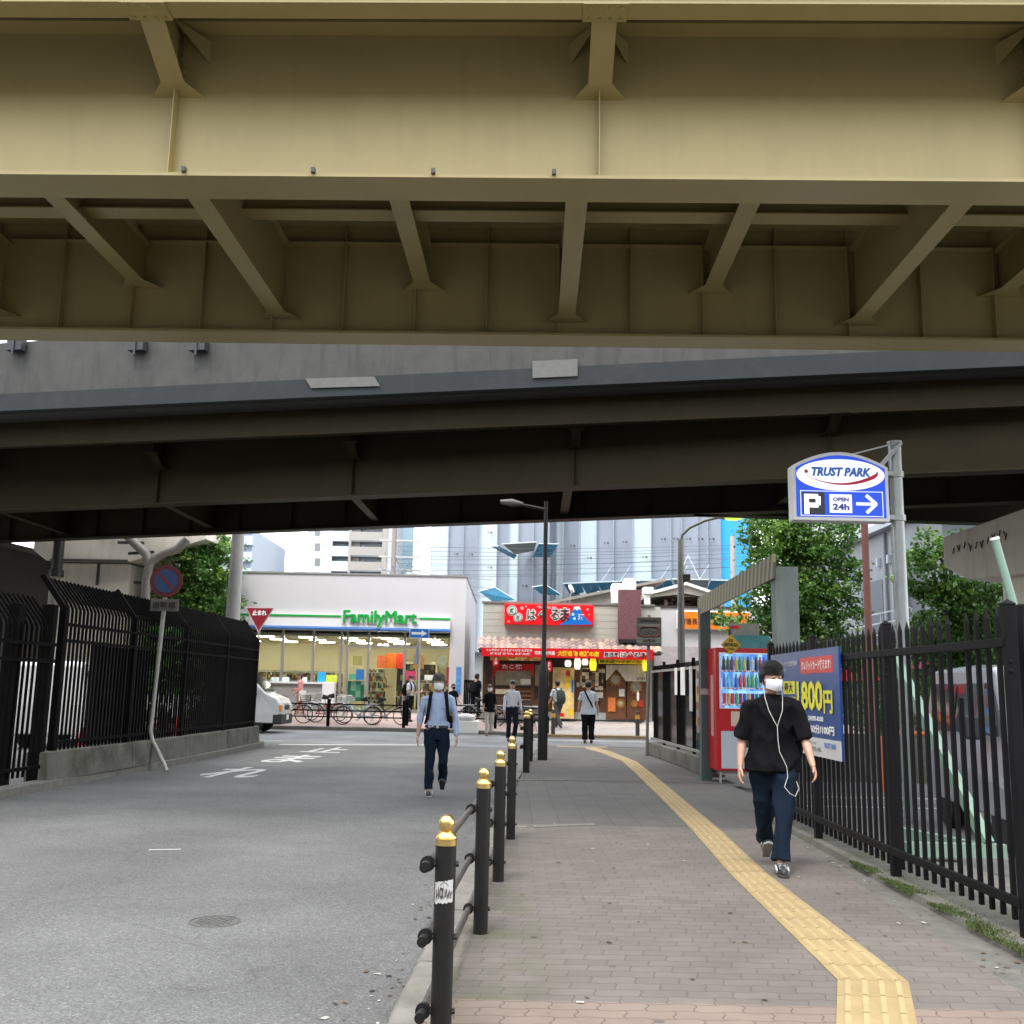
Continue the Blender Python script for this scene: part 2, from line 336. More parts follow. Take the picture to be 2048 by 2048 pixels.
b = MB(); b.quad((-400, -60, -.13), (400, -60, -.13), (400, 700, -.13), (-400, 700, -.13)); struct(b.build('ground', m_park))
KL = [(-.56, -6), (-.53, 3), (-.5, 5.12), (-.43, 6.5), (-.35, 8.36), (-.22, 11.2), (-.08, 14.35), (.12, 18.8), (.5, 25), (.72, 27.6)]
LK = [(-7.6, -6), (-6.7, 12), (-6.58, 15), (-6.45, 17.5), (-6.3, 19.4), (-6.17, 22.6), (-6.11, 26.2)]
b = MB(); b.quad((-9, -6, -.1), (4, -6, -.1), (4, 28.4, -.1), (-9, 28.4, -.1)); struct(b.build('road', m_asph))
b = MB(); b.quad((-60, 28.4, -.1), (60, 28.4, -.1), (60, 36.6, -.1), (-60, 36.6, -.1)); struct(b.build('cross_street', m_asph2))
# pavement slabs (the driveway between Y=11.6 and 17.2 is ramped down to the road)
def xk(y):
    for (x0, y0), (x1, y1) in zip(KL, KL[1:]):
        if y0 <= y <= y1: return x0+(x1-x0)*(y-y0)/(y1-y0)
    return KL[-1][0]
def slab(name, ys, mat, x1, z=0., xo=.16, zs=None):
    b = MB()
    for i, (y0, y1) in enumerate(zip(ys, ys[1:])):
        b.quad((xk(y0)+xo, y0, z), (x1(y0), y0, z), (x1(y1), y1, z), (xk(y1)+xo, y1, z))
    return struct(b.build(name, mat, fix=False))
XE = lambda y: 2.6 + (y-5.4)*.058
slab('pavement', [5.17, 6.5, 8.36, 11.2, 11.6], m_paver, lambda y: XE(y))
slab('pavement_band', [3.0, 4.8, 5.17], m_pink, lambda y: XE(y))
slab('pavement_start', [-6, 0, 3.0], m_paver, lambda y: XE(y))
slab('driveway', [11.6, 12.5, 14.35, 17.2], m_grey, lambda y: 3.6 if y > 12.2 else XE(y), z=-.004)
slab('pavement_beyond', [17.2, 18.8, 25, 27.55], m_dark, lambda y: 3.75)
b = MB()   # concrete margin between the pavers and the fence
for y0, y1 in ((-6, 6), (6, 9), (9, 12.2)):
    b.quad((XE(y0), y0, -.002), (4.1, y0, -.002), (4.1, y1, -.002), (XE(y1), y1, -.002))
struct(b.build('pavement_margin', M('margin_concrete', (.105, .10, .09), .9, var=.25, scale=7, bump=.6, bscale=60, dirt=.7, dcol=(.045, .045, .035)), fix=False))
def ribbon(mb, pts, w, z0, z1, side=1, seg=.6, gap=.006):
    """row of kerb stones along a polyline"""
    for (x0, y0), (x1, y1) in zip(pts, pts[1:]):
        p, q = Vector((x0, y0, 0)), Vector((x1, y1, 0)); L_ = (q-p).length; n = max(1, round(L_/seg)); d = (q-p)/n; o = Vector((d.y, -d.x, 0)).normalized()*side
        for i in range(n):
            a = p+d*i+d.normalized()*gap; e = p+d*(i+1)
            jz = z1+rnd.uniform(-.003, .003)
            t = o*w; ch = o*.02
            vs = [a+Vector((0, 0, z0)), a+Vector((0, 0, jz-.02)), a+ch+Vector((0, 0, jz)), a+t+Vector((0, 0, jz)), a+t+Vector((0, 0, z0))]
            vs += [e+Vector((0, 0, z0)), e+Vector((0, 0, jz-.02)), e+ch+Vector((0, 0, jz)), e+t+Vector((0, 0, jz)), e+t+Vector((0, 0, z0))]
            mb.add(vs, [(0, 1, 6, 5), (1, 2, 7, 6), (2, 3, 8, 7), (3, 4, 9, 8), (0, 4, 3, 2, 1), (5, 6, 7, 8, 9)])
b = MB(); ribbon(b, KL[:6], .16, -.13, .006); ribbon(b, [(.02, 17.2), (.12, 18.8), (.5, 25), (.72, 27.6)], .16, -.13, .006)
ribbon(b, [(-.2, 11.6), (-.08, 14.35), (.02, 17.2)], .16, -.13, -.03)
ribbon(b, [(-.12, 11.52), (.25, 11.42), (.55, 11.58), (.95, 11.72)], .13, -.13, .008, side=1)
ribbon(b, [(.12, 17.15), (.5, 17.18), (.95, 17.3)], .13, -.13, .008, side=1)
ribbon(b, [(.72, 27.72), (4.2, 27.72)], .16, -.13, .006)
struct(b.build('kerb', m_kerb))
b = MB(); ribbon(b, LK, .2, -.13, .03, side=-1)
c0 = Vector((-6.9, 26.2, 0))
ribbon(b, [(-6.11, 26.2), (-6.16, 26.6), (-6.35, 27.0), (-6.8, 27.25), (-7.5, 27.35), (-30, 27.4)], .2, -.13, .03, side=-1)
struct(b.build('kerb_far_side', m_kerb))
# strip of ground behind the left kerb
b = MB()
for (x0, y0), (x1, y1) in zip(LK, LK[1:]): b.quad((x0-.19, y0, .0), (x0-40, y0, .0), (x1-40, y1, .0), (x1-.19, y1, .0))
b.quad((-6.3, 26.2, 0.), (-46, 26.2, 0.), (-46, 27.2, 0.), (-6.6, 27.2, 0.))
struct(b.build('left_yard_ground', m_park, fix=False))
# far pavement rises gently to the shop fronts
b = MB(); xs = (-45, 1.0)
b.quad((-45, 36.8, .02), (1.0, 36.8, .02), (1.0, 42.3, .43), (-45, 42.3, .43))
struct(b.build('far_pavement', m_far, fix=False))
b = MB(); b.quad((1.0, 34.1, -.08), (30, 34.1, -.08), (30, 39.4, .36), (1.0, 39.4, .36)); struct(b.build('far_crossing_pavement', m_far2, fix=False))
b = MB(); ribbon(b, [(-45, 36.6), (-2.5, 36.65), (-.5, 35.7), (.9, 34.1)], .2, -.13, .03, side=-1); struct(b.build('far_kerb', m_kerb))
b = MB(); b.quad((-2.5, 36.83, .021), (-.5, 35.9, .0), (1, 34.3, -.07), (1.0, 42, .40), (-2.5, 42, .40)); struct(b.build('far_pavement_corner', m_far, fix=False))
# road markings
Zr = -.095
b = MB()
b.quad((-5.96, 27.3, Zr), (-2.2, 28.35, Zr), (-2.2, 28.75, Zr), (-5.96, 27.7, Zr)); struct(b.build('stop_line', m_white, fix=False))
b = MB()
for x0, x1, y0, y1 in ((.9, 7.5, 29.0, 29.45), (.9, 7.5, 32.6, 33.05), (-14, -6.3, 29.3, 29.45)): b.quad((x0, y0, Zr), (x1, y0, Zr), (x1, y1, Zr), (x0, y1, Zr))
struct(b.build('crossing_lines', m_white, fix=False))
def road_char(ch, p, w, h, an, bold=.035):
    p = Vector(p); dy = Vector((sin(an), cos(an), 0)); dx = Vector((cos(an), -sin(an), 0))
    o = text(ch, m_white, w, h, (0, 0, 0), None, fn=lambda x, y: p + dx*x + dy*y, bold=bold, name='road_marking'); struct(o); return o
road_char('止', (-4.35, 25.6, Zr), .95, 2.1, 0.06, .02); road_char('ま', (-4.55, 22.35, Zr), .9, 2.4, .06, .02); road_char('れ', (-4.72, 18.7, Zr), 1.0, 2.3, .06, .02)
b = MB(); b.quad((-3.33, 9.95, Zr), (-3.05, 10.02, Zr), (-3.05, 10.07, Zr), (-3.33, 10.0, Zr)); struct(b.build('paint_scrap', m_white, fix=False))
# tactile strip
m_tac = M('tactile_yellow', (.265, .195, .092), .7, var=.14, scale=3, bump=.3, dirt=.45, dcol=(.2, .15, .08))
m_tacdot = m_tac
TL = [((1.27, 4.2), (1.63, 4.2)), ((1.73, 5.62), (2.09, 5.6)), ((1.84, 8.79), (2.15, 8.83)), ((2.0, 11.5), (2.31, 11.5)), ((2.15, 14.9), (2.45, 14.9)), ((2.33, 19.26), (2.63, 19.2)), ((2.42, 22.2), (2.72, 22.0)), ((2.22, 25.0), (2.54, 25.3)), ((2.0, 26.4), (2.32, 26.9)), ((1.98, 27.5), (2.3, 27.5))]
tb = MB(); rb = MB()
for (l0, r0_), (l1, r1) in zip(TL, TL[1:]):
    l0, r0_, l1, r1 = [Vector((*p, 0)) for p in (l0, r0_, l1, r1)]
    n = max(1, round(((l1-l0).length)/.3))
    for i in range(n):
        a, c_, e, g = [u.lerp(w_, t_) for u, w_, t_ in ((l0, l1, i/n), (r0_, r1, i/n), (r0_, r1, (i+1)/n), (l0, l1, (i+1)/n))]
        zz = rnd.uniform(.004, .007)
        e2 = c_.lerp(e, .985); g2 = a.lerp(g, .985)
        V = lambda p, z: Vector((p.x, p.y, z))
        tb.add([V(a, -.01), V(c_, -.01), V(e2, -.01), V(g2, -.01), V(a, zz), V(c_, zz), V(e2, zz), V(g2, zz)], [(4, 5, 6, 7), (0, 1, 5, 4), (1, 2, 6, 5), (2, 3, 7, 6), (3, 0, 4, 7)])
        for q in range(4):
            u0, u1 = (.09+.235*q), (.09+.235*q+.10)
            p0 = a.lerp(c_, u0); p1 = a.lerp(c_, u1); p2 = g.lerp(e, u1); p3 = g.lerp(e, u0)
            pa, pb, pc, pd = p0.lerp(p3, .04), p1.lerp(p2, .04), p1.lerp(p2, .95), p0.lerp(p3, .95)
            k = .22
            i0, i1, i2, i3 = pa.lerp(pb, k), pb.lerp(pa, k), pc.lerp(pd, k), pd.lerp(pc, k)
            rb.add([V(pa, zz), V(pb, zz), V(pc, zz), V(pd, zz), V(i0, zz+.007), V(i1, zz+.007), V(i2, zz+.007), V(i3, zz+.007)], [(4, 5, 6, 7), (0, 1, 5, 4), (1, 2, 6, 5), (2, 3, 7, 6), (3, 0, 4, 7)])
for x0, x1, y0, y1 in ((1.3, 2.6, 27.1, 27.6), (1.2, 4.6, 34.2, 34.8)):
    z_ = .005 if y0 < 30 else -.02
    tb.box(x0, x1, y0, y1, -.1, z_+(.03 if y0 > 30 else 0))
struct(tb.build('tactile_paving', m_tac)); struct(rb.build('tactile_ribs', M('tactile_rib', (.32, .243, .12), .65, var=.12, scale=5)))
# manhole
t = thing('manhole_cover', 'round cast iron manhole cover set in the grey asphalt', 'manhole cover', (-1.91, 7.13, -.1))
m_iron = M('iron', (.10, .098, .095), .55, .3, var=.3, scale=30, bump=.4)
b = MB(); b.lathe([(.172, -.02), (.172, .003), (.158, .004), (.158, -.01)], n=40); b.build('rim', m_iron, t)
b = MB(); b.lathe([(.155, -.02), (.155, .001)], n=36)
for i in range(-5, 6):
    for j in range(-5, 6):
        if (i*i+j*j) < 26 and (i+j) % 2 == 0: b.box(i*.026-.009, i*.026+.009, j*.026-.009, j*.026+.009, .001, .005)
b.build('lid', m_iron, t)

# ------------------------------------------------------------------ viaducts
m_gird = M('girder_paint', (.37, .298, .125), .42, var=.05, scale=1.2, bump=.05, bscale=8, dirt=.25, dcol=(.27, .21, .085), streak=True)
m_gird_shade = M('girder_paint_shaded', (.030, .024, .012), .55, var=.08, scale=1.2, dirt=.3, spec=.1, dcol=(.012, .010, .008))  # same paint as the near girders, with the deck's shade put into the colour
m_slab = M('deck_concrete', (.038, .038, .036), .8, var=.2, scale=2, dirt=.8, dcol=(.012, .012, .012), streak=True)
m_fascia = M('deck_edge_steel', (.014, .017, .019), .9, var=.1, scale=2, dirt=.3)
def viaduct(name, label, lines, zf, z1, y_over, sl, par, mg, sp, uoff, stiff, cross, vdir=None, edge=None, strl=None):
    """lines: list of (p, q) ground lines of the girder webs, near to far"""
    t = thing(name, label, 'viaduct')
    P, Q = [Vector((*a, 0)) for a in lines[0]]; u = (Q-P).normalized(); v = Vector((-u.y, u.x, 0))
    if v.y < 0: v = -v
    vc = vdir or v
    zv = Vector((0, 0, 1))
    def hb(mb, p, q, w, h, z):   # horizontal bar: w across, from z to z+h
        d = (q-p).normalized(); n = Vector((-d.y, d.x, 0))
        mb.add([a+n*s_*w/2+zv*zz for a in (p, q) for s_, zz in ((-1, z), (1, z), (1, z+h), (-1, z+h))],
               [(3, 2, 1, 0), (4, 5, 6, 7), (0, 1, 5, 4), (1, 2, 6, 5), (2, 3, 7, 6), (3, 0, 4, 7)])
    webs = []
    for gi, (a, c_) in enumerate(lines):
        a, c_ = Vector((*a, 0)), Vector((*c_, 0)); g = MB()
        hb(g, a, c_, .5, .035, zf); hb(g, a, c_, .018, z1-zf-.035-.03, zf+.035); hb(g, a, c_, .46, .03, z1-.03)
        d = (c_-a).normalized(); n = Vector((-d.y, d.x, 0)); L_ = (c_-a).length
        if n.y < 0: n = -n
        # vertical stiffeners on both faces and a longitudinal one
        st = stiff[gi]; k = int(L_/st[0]); 
        for i in range(k+1):
            s0 = st[1] + i*st[0]
            if s0 > L_: break
            p = a+d*s0
            for sd in (-1, 1):
                q = p+n*sd*.0095
                g.add([q-d*.006+zv*(zf+.035), q+d*.006+zv*(zf+.035), q+d*.006+n*sd*.13+zv*(zf+.06), q-d*.006+n*sd*.13+zv*(zf+.06),
                       q-d*.006+zv*(z1-.03), q+d*.006+zv*(z1-.03), q+d*.006+n*sd*.13+zv*(z1-.03), q-d*.006+n*sd*.13+zv*(z1-.03)],
                      [(0, 3, 2, 1), (4, 5, 6, 7), (0, 1, 5, 4), (1, 2, 6, 5), (2, 3, 7, 6), (3, 0, 4, 7)])
        if gi > 0 and st[2]:
            z_ = z1-.32; hb(g, a-n*.08, c_-n*.08, .14, .012, z_)
        g.build('girder', mg, t); webs.append((a, d, n, L_))
    # bolts on near girder flange edge
    # deck slab + parapet
    a, d, n, L_ = webs[0]; e, d2, n2, L2 = webs[-1]
    fr0 = a-v*y_over[0]-u*0; fr1 = a+u*L_-v*y_over[0]; bk0 = e+v*y_over[1]; bk1 = e+d2*L2+v*y_over[1]
    if edge: fr0, fr1 = [Vector((*p, 0)) for p in edge]
    s = MB(); s.add([p+zv*z for z in (z1+.002, z1+.25) for p in (fr0, fr1, bk1, bk0)], [(0, 3, 2, 1), (4, 5, 6, 7), (0, 1, 5, 4), (1, 2, 6, 5), (2, 3, 7, 6), (3, 0, 4, 7)])
    s.build('deck_slab', m_slab, t)
    s = MB(); hb(s, fr0-v*.11, fr1-v*.11, .2, par[1]-par[0], par[0]); s.build('parapet', m_slab, t)
    s = MB(); hb(s, bk0+v*.11, bk1+v*.11, .2, par[1]-par[0], par[0]); s.build('parapet', m_slab, t)
    if len(par) > 2:
        s = MB(); hb(s, fr0-v*.13, fr1-v*.13, .24, par[0]-par[2]-.004, par[2]); s.build('edge_beam', m_fascia, t)
    # edge stringer (I section)
    zs, off = sl
    g = MB(); q0 = fr0+v*off; q1 = fr1+v*off
    if strl: q0, q1 = [Vector((*p, 0)) for p in strl]
    hb(g, q0, q1, .24, .02, zs); hb(g, q0, q1, .014, z1-zs-.02, zs+.02); g.build('edge_stringer', mg, t)
    # brackets from stringer to first web
    k = int(L_/sp)+1
    for i in range(k):
        s0 = uoff+i*sp
        if s0 < 3 or s0 > L_-3: continue
        w0 = a+u*s0; sq = (q1-q0).normalized(); nq = Vector((-sq.y, sq.x, 0)); w1 = w0-vc*((w0-q0).dot(nq)/vc.dot(nq)); n = vc
        if strl: w1 = w0-vc*.85
        br = MB(); zb = zs-.33
        A = w0-n*.012+zv*zb; B_ = w1+n*.14+zv*(zs-.0)
        # sloping bottom flange
        hw = .12
        A2 = w0-n*.20+zv*(zs-.27)
        br.add([A2-u*hw, A2+u*hw, B_+u*hw, B_-u*hw, A2-u*hw+zv*.015, A2+u*hw+zv*.015, B_+u*hw+zv*.015, B_-u*hw+zv*.015],
               [(0, 3, 2, 1), (4, 5, 6, 7), (0, 1, 5, 4), (1, 2, 6, 5), (2, 3, 7, 6), (3, 0, 4, 7)])
        # gusset fan
        br.add([A-u*.27, A+u*.27, A2+u*hw, A2-u*hw, A-u*.27+zv*.015, A+u*.27+zv*.015, A2+u*hw+zv*.015, A2-u*hw+zv*.015],
               [(0, 3, 2, 1), (4, 5, 6, 7), (0, 1, 5, 4), (1, 2, 6, 5), (2, 3, 7, 6), (3, 0, 4, 7)])
        br.add([A-u*.29-zv*.03, A+u*.29-zv*.03, A+u*.29, A-u*.29, A-u*.29-zv*.03+n*.01, A+u*.29-zv*.03+n*.01, A+u*.29+n*.01, A-u*.29+n*.01], [(0, 1, 2, 3), (0, 1, 5, 4)])
        # web of the bracket
        br.add([A-u*.006+zv*.015, A-u*.006+zv*(z1-zb), B_-u*.006+zv*(z1-zs), B_-u*.006+zv*.015, A+u*.006+zv*.015, A+u*.006+zv*(z1-zb), B_+u*.006+zv*(z1-zs), B_+u*.006+zv*.015],
               [(0, 1, 2, 3), (7, 6, 5, 4), (0, 4, 5, 1), (1, 5, 6, 2), (2, 6, 7, 3), (3, 7, 4, 0)])
        # upper haunch plates to the web
        for sd in (-1, 1):
            C = w0-n*.012+zv*(z1-.06)
            br.add([C+u*sd*.01, C+u*sd*.30, C+u*sd*.30-zv*.30, C+u*sd*.12-zv*.5, C+u*sd*.01-zv*.5], [(0, 1, 2, 3, 4)])
            br.add([C+u*sd*.30-zv*.05, C+u*sd*.30-zv*.3, C+u*sd*.02-zv*.02-n*.32, C+u*sd*.02-n*.32], [(0, 1, 2, 3)])
            for bz in range(8): 
                c1 = w0-n*.025+u*sd*.045+zv*(zb+.1+bz*.09); br.add([c1+u*x_*.014+zv*y_*.014-n*w_ for w_ in (0, .016) for x_, y_ in ((-1, -1), (1, -1), (1, 1), (-1, 1))], [(0, 1, 2, 3), (4, 5, 6, 7), (0, 1, 5, 4), (1, 2, 6, 5), (2, 3, 7, 6), (3, 0, 4, 7)])
        # splice plate with bolt heads under the stringer
        c1 = w1+zv*zs; br.add([c1+u*x_*.21+n*y_*.135-zv*z_ for z_ in (.002, .016) for x_, y_ in ((-1, -1), (1, -1), (1, 1), (-1, 1))], [(0, 1, 2, 3), (4, 5, 6, 7), (0, 1, 5, 4), (1, 2, 6, 5), (2, 3, 7, 6), (3, 0, 4, 7)])
        for x_ in (-.15, -.05, .05, .15):
            for y_ in (-.08, .08): c2 = c1+u*x_+n*y_; br.cyl(c2-zv*.016, c2-zv*.034, .016, n=6)
        br.build('bracket', mg, t)
    # cross beams between the girders
    for gi in range(len(webs)-1):
        a0, da, na, La = webs[gi]; a1, db, nb, Lb = webs[gi+1]
        for s0, zb, kind in cross[gi]:
            p = a0+da*s0+v*.02; 
            # hit next girder line along v
            v_ = vc; den = v_.x*db.y - v_.y*db.x; w_ = a1-p; tt = (w_.x*db.y - w_.y*db.x)/den; q = p+v_*(tt-.02)
            g = MB(); hw = .12
            hb(g, p+v_*.24, q, .24, .02, zb); hb(g, p, q, .012, (z1-zb-.35) if kind else .30, zb+.02)
            if s0 < .5 or s0 > La-.5: continue
            if kind: hb(g, p, q, .2, .015, z1-.36)
            for sd in (-1, 1):
                g.add([q+u*sd*.12+zv*zb, q+u*sd*.32+zv*zb, q+u*sd*.12-v*.35+zv*zb], [(0, 1, 2)])
                for bz in range(7): c1 = q-v*.02+u*sd*.05+zv*(zb+.08+bz*.1); g.add([c1+u*x_*.014+zv*y_*.014-v*w2 for w2 in (0, .02) for x_, y_ in ((-1, -1), (1, -1), (1, 1), (-1, 1))], [(0, 1, 2, 3), (4, 5, 6, 7), (0, 1, 5, 4), (1, 2, 6, 5), (2, 3, 7, 6), (3, 0, 4, 7)])
            g.build('cross_beam', mg, t)
    return t, webs, u, v
ya = radians(1.45)
def l1(x, y0): return ((x[0], y0 - x[0]*math.tan(ya)), (x[1], y0 - x[1]*math.tan(ya)))
XA = (-22, 17)
B0 = 9.70; C0 = 14.27
cl = math.cos(ya)
ub = (0.81+22)/cl % 4.37
SPC = 2.09
uc = (0.62+22)/cl
cr = []
for i in range(-10, 11):
    cr.append((uc+i*SPC, 6.73 if i % 2 == 0 else 7.19, 1))
v1, wb, u1, v1v = viaduct('near_viaduct', 'ochre painted steel girder viaduct directly overhead, nearest the viewer', [l1(XA, B0), l1(XA, C0)], 6.45, 8.2, (1.15, 1.8),
    (7.77, .19), (8.2, 9.6), m_gird, 4.37, ub, [(4.37, ub, 0), (SPC/2, uc % (SPC/2), 1)], [cr])
# lateral stringer between the two girders
g = MB(); z_ = 7.36
a = Vector((-22, 12.18+22*math.tan(ya), 0)); c_ = Vector((17, 12.18-17*math.tan(ya), 0))
dd = (c_-a).normalized(); nn_ = Vector((-dd.y, dd.x, 0))
zv = Vector((0, 0, 1))
for w_, h_, zz in ((.3, .02, z_), (.012, .8, z_+.02)):
    g.add([p+nn_*s_*w_/2+zv*q for p in (a, c_) for s_, q in ((-1, zz), (1, zz), (1, zz+h_), (-1, zz+h_))], [(3, 2, 1, 0), (4, 5, 6, 7), (0, 1, 5, 4), (1, 2, 6, 5), (2, 3, 7, 6), (3, 0, 4, 7)])
g.build('lateral_stringer', m_gird, v1)
g = MB()
for x_ in (-3.35, -2.05, -.85, .35): g.box(x_-.02, x_+.02, 9.41-x_*.025, 9.47-x_*.025, 6.48, 6.53)
g.build('flange_clips', mm('clip_dark', (.08, .08, .08), .6), v1)
# second viaduct, skewed, beyond
XB = (-34, 30)
f1 = ((-34, 25.83+34*.3132), (22, 25.83-22*.3132)); f2 = ((-34, 30.79+34*.366), (22, 30.79-22*.366))
L1_ = math.hypot(f1[1][0]-f1[0][0], f1[1][1]-f1[0][1])
def u_at(x): return (x+34)/56*L1_
sp2 = 6.15
base_u = u_at(D(1150, 900, 25.4).x)
cr2 = []
for i in range(-6, 6): cr2.append((base_u+i*sp2-.15, 6.62, 1))
v2, wb2, u2, v2v = viaduct('far_viaduct', 'skewed shaded viaduct behind the near one, with a stained concrete parapet', [f1, f2], 6.45, 8.5, (1.75, 1.0),
    (7.8, .3), (9.0, 10.45, 8.52), m_gird_shade, sp2, base_u % sp2, [(sp2, base_u % sp2, 0), (2.0, .5, 1)], [cr2], vdir=v1v, edge=((-34, 23.82+34*.2219), (22, 23.82-22*.2219)), strl=((-34, 24.5+34*.237), (22, 24.5-22*.237)))
g = MB(); p3 = [Vector((5.2, 28.85, 0)), Vector((22, 29.95, 0))]
dd = (p3[1]-p3[0]).normalized(); nn_ = Vector((-dd.y, dd.x, 0))
for w_, h_, zz in ((.5, .035, 6.45), (.018, 2.0, 6.485)):
    g.add([p+nn_*s_*w_/2+zv*q for p in p3 for s_, q in ((-1, zz), (1, zz), (1, zz+h_), (-1, zz+h_))], [(3, 2, 1, 0), (4, 5, 6, 7), (0, 1, 5, 4), (1, 2, 6, 5), (2, 3, 7, 6), (3, 0, 4, 7)])
g.build('girder', m_gird_shade, v2)
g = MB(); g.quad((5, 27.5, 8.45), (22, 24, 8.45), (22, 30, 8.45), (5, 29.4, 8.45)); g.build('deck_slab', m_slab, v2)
# lighter patches on the edge beam
for (x0, y0, x1, y1, sk) in ((610, 757, 748, 776, 12), (1065, 722, 1155, 756, 0)):
    g = MB(); for_ = []
    for (x, y) in ((x0, y0), (x1, y0-4), (x1+sk, y1-4), (x0+sk, y1)):
        d = ray(x, y); n_ = Vector((.2219, 1, 0)).normalized(); a0 = Vector((0, 23.52, 0))
        t_ = (a0-CP).dot(n_)/d.dot(n_); for_.append(CP+d*t_)
    g.add([p for p in for_]+[p+n_*.012 for p in for_], [(0, 1, 2, 3), (4, 5, 6, 7), (0, 1, 5, 4), (1, 2, 6, 5), (2, 3, 7, 6), (3, 0, 4, 7)])
    g.build('cover_plate', mm('cover_plate', (.085, .085, .08), .7), v2)

for px in (36, 278, 400):
    d = ray(px, 692); a0 = Vector((0, 23.5, 0)); n_ = Vector((.222, 1, 0)).normalized(); p = CP+d*((a0-CP).dot(n_)/d.dot(n_))-n_*.05
    g = MB(); g.box(-.22, .22, -.12, .1, -.16, .16); g.box(-.03, .03, -.16, -.12, -.3, .16); g.build('scupper', mm('scupper_dark', (.015, .017, .02), .6), v2, loc=p, rot=(0, 0, -.22))

lb = MB(); rg = random.Random(77)
for i in range(260):
    if i < 120: y = rg.uniform(4.9, 14); x = xk(y)+rg.uniform(-.35, .0); z = -.096
    elif i < 190: y = rg.uniform(5, 12); x = XE(y)+abs(rg.gauss(0, .12)); z = .004
    else: y = rg.uniform(4.9, 12); x = rg.uniform(-.1, 2.6); z = .004
    a = rg.uniform(0, 6.3); l = rg.uniform(.006, .02); w = l*rg.uniform(.3, .8); lb.c = rg.choice((0, 0, 0, 1, 2))
    c, s__ = cos(a), sin(a); lb.quad(*[(x+c*p*l-s__*q*w, y+s__*p*l+c*q*w, z+rg.uniform(0, .004)) for p, q in ((-1, -1), (1, -1), (1, 1), (-1, 1))])
o = lb.build('litter', [M('dead_leaf', (.10, .06, .03), .9), M('paper_scrap', (.4, .38, .34), .8), M('dark_bit', (.03, .028, .025), .9)], fix=False); o['kind'] = 'stuff'; o['label'] = 'scattered dead leaves and paper scraps on the paving and gutter'
# ------------------------------------------------------------------ buildings across the street
def rb_(mb, x0, y0, x1, y1, Y, t=.03, back=0):
    a, c, z0, z1 = R(x0, y0, x1, y1, Y); mb.box(a, c, Y-t, Y+back, z0, z1); return mb
def panel(name, px, Y, mat, parent, t=.03, back=0, bevel=0):
    return rb_(MB(), *px, Y, t, back).build(name, mat, parent, bevel=bevel)
def ptext(body, mat, px, Y, parent, **k):
    a, c, z0, z1 = R(*px, Y); return text(body, mat, c-a, z1-z0, ((a+c)/2, Y, (z0+z1)/2), parent, **k)
m_wht = M('white_wall', (.50, .49, .505), .6, var=.03, scale=.6, dirt=.12, dcol=(.42, .42, .42), streak=True)
m_cream = M('cream_panel', (.46, .455, .40), .6, var=.04, scale=1, dirt=.2, dcol=(.35, .34, .3), streak=True)
m_signw = M('sign_white', (.75, .75, .76), .35, var=.02)
m_green = M('sign_green', '#00a33e', .4, var=.03); m_blue = M('sign_blue', '#0a6cc4', .4, var=.03); m_red = M('sign_red', '#d3071c', .4, var=.05)
m_alu = M('aluminium', (.36, .35, .34), .4, .6, var=.08); m_black = M('black', (.015, .015, .016), .5, var=.2)
m_blk2 = M('letter_black', (.03, .022, .02), .6); m_yel = M('sign_yellow', '#f5d411', .5, var=.04); m_lw = M('letter_white', (.8, .8, .78), .5, var=.02)
m_glass = GLASS('shop_glass', (.86, .9, .88), .12); m_glassd = GLASS('dark_glass', (.35, .38, .4), .3)
E_tube = EM('lamp_tube', (1, .93, .78), 21.)
# ---- convenience store
FY = 42.0
fm = thing('convenience_store', 'white flat-roofed convenience store with green and blue striped sign band', 'shop')
X0, X1 = -15.5, -1.82; ZT = 5.95; ZB = 3.72; FZ = .43
b = MB(); b.box(X0, X1, FY, FY+.3, ZB, ZT); b.box(X0, X1, FY+12.6, FY+13, .2, ZT); b.box(X0, X0+.3, FY+.3, FY+12.6, .2, ZT); b.box(X1-.3, X1, FY+.3, FY+12.6, .2, ZT)
b.box(-2.42, X1-.0, FY+.0, FY+.3, .2, ZB-.003); b.box(X0+.31, X1-.31, FY+.31, FY+12.59, ZT-.45, ZT-.3); b.build('wall', m_wht, fm)
b = MB(); b.box(X0-.04, X1+.04, FY-.04, FY+.32, ZT, ZT+.07); b.box(X1-.3, X1+.04, FY+.32, FY+13, ZT, ZT+.07); b.build('coping', m_alu, fm)
b = MB(); b.box(X0, -2.42, FY-.22, FY-.003, 3.80, 4.28)
b.build('sign_band', m_signw, fm)
b = MB(); b.box(X0, -6.86, FY-.25, FY-.222, 4.2, 4.27); b.box(-3.68, -2.42, FY-.25, FY-.222, 4.17, 4.24); b.build('green_stripe', m_green, fm)
b = MB(); b.box(X0, -2.42, FY-.25, FY-.222, 3.70, 3.80); b.build('blue_stripe', m_blue, fm)
b = MB(); b.box(X0, -2.42, FY-.252, FY-.24, 3.752, 3.762); b.build('light_stripe', m_signw, fm)
b = MB(); b.box(X0, -2.44, FY-.22, FY+.25, 3.64, 3.72); b.build('soffit', m_alu, fm)
text('FamilyMart', m_signw, 3.10, .74, (-5.27, FY-.255, 4.16), fm, bold=.065, ext=.012)
for dx_, dz_, q_ in ((-.02, -.012, 0), (.02, -.012, .003), (-.02, .012, .006), (.02, .012, .009), (0, 0, .012)): text('FamilyMart', m_green, 2.96, .64, (-5.27+dx_, FY-.285-q_, 4.16+dz_), fm, ext=.02)
b = MB()
for x in (562, 624, 680, 692, 735, 808): a = D(x, 1340, FY).x; b.box(a-.05, a+.05, FY+.02, FY+.16, FZ, 3.64)
a0, a1 = D(692, 1300, FY).x, D(911, 1300, FY).x
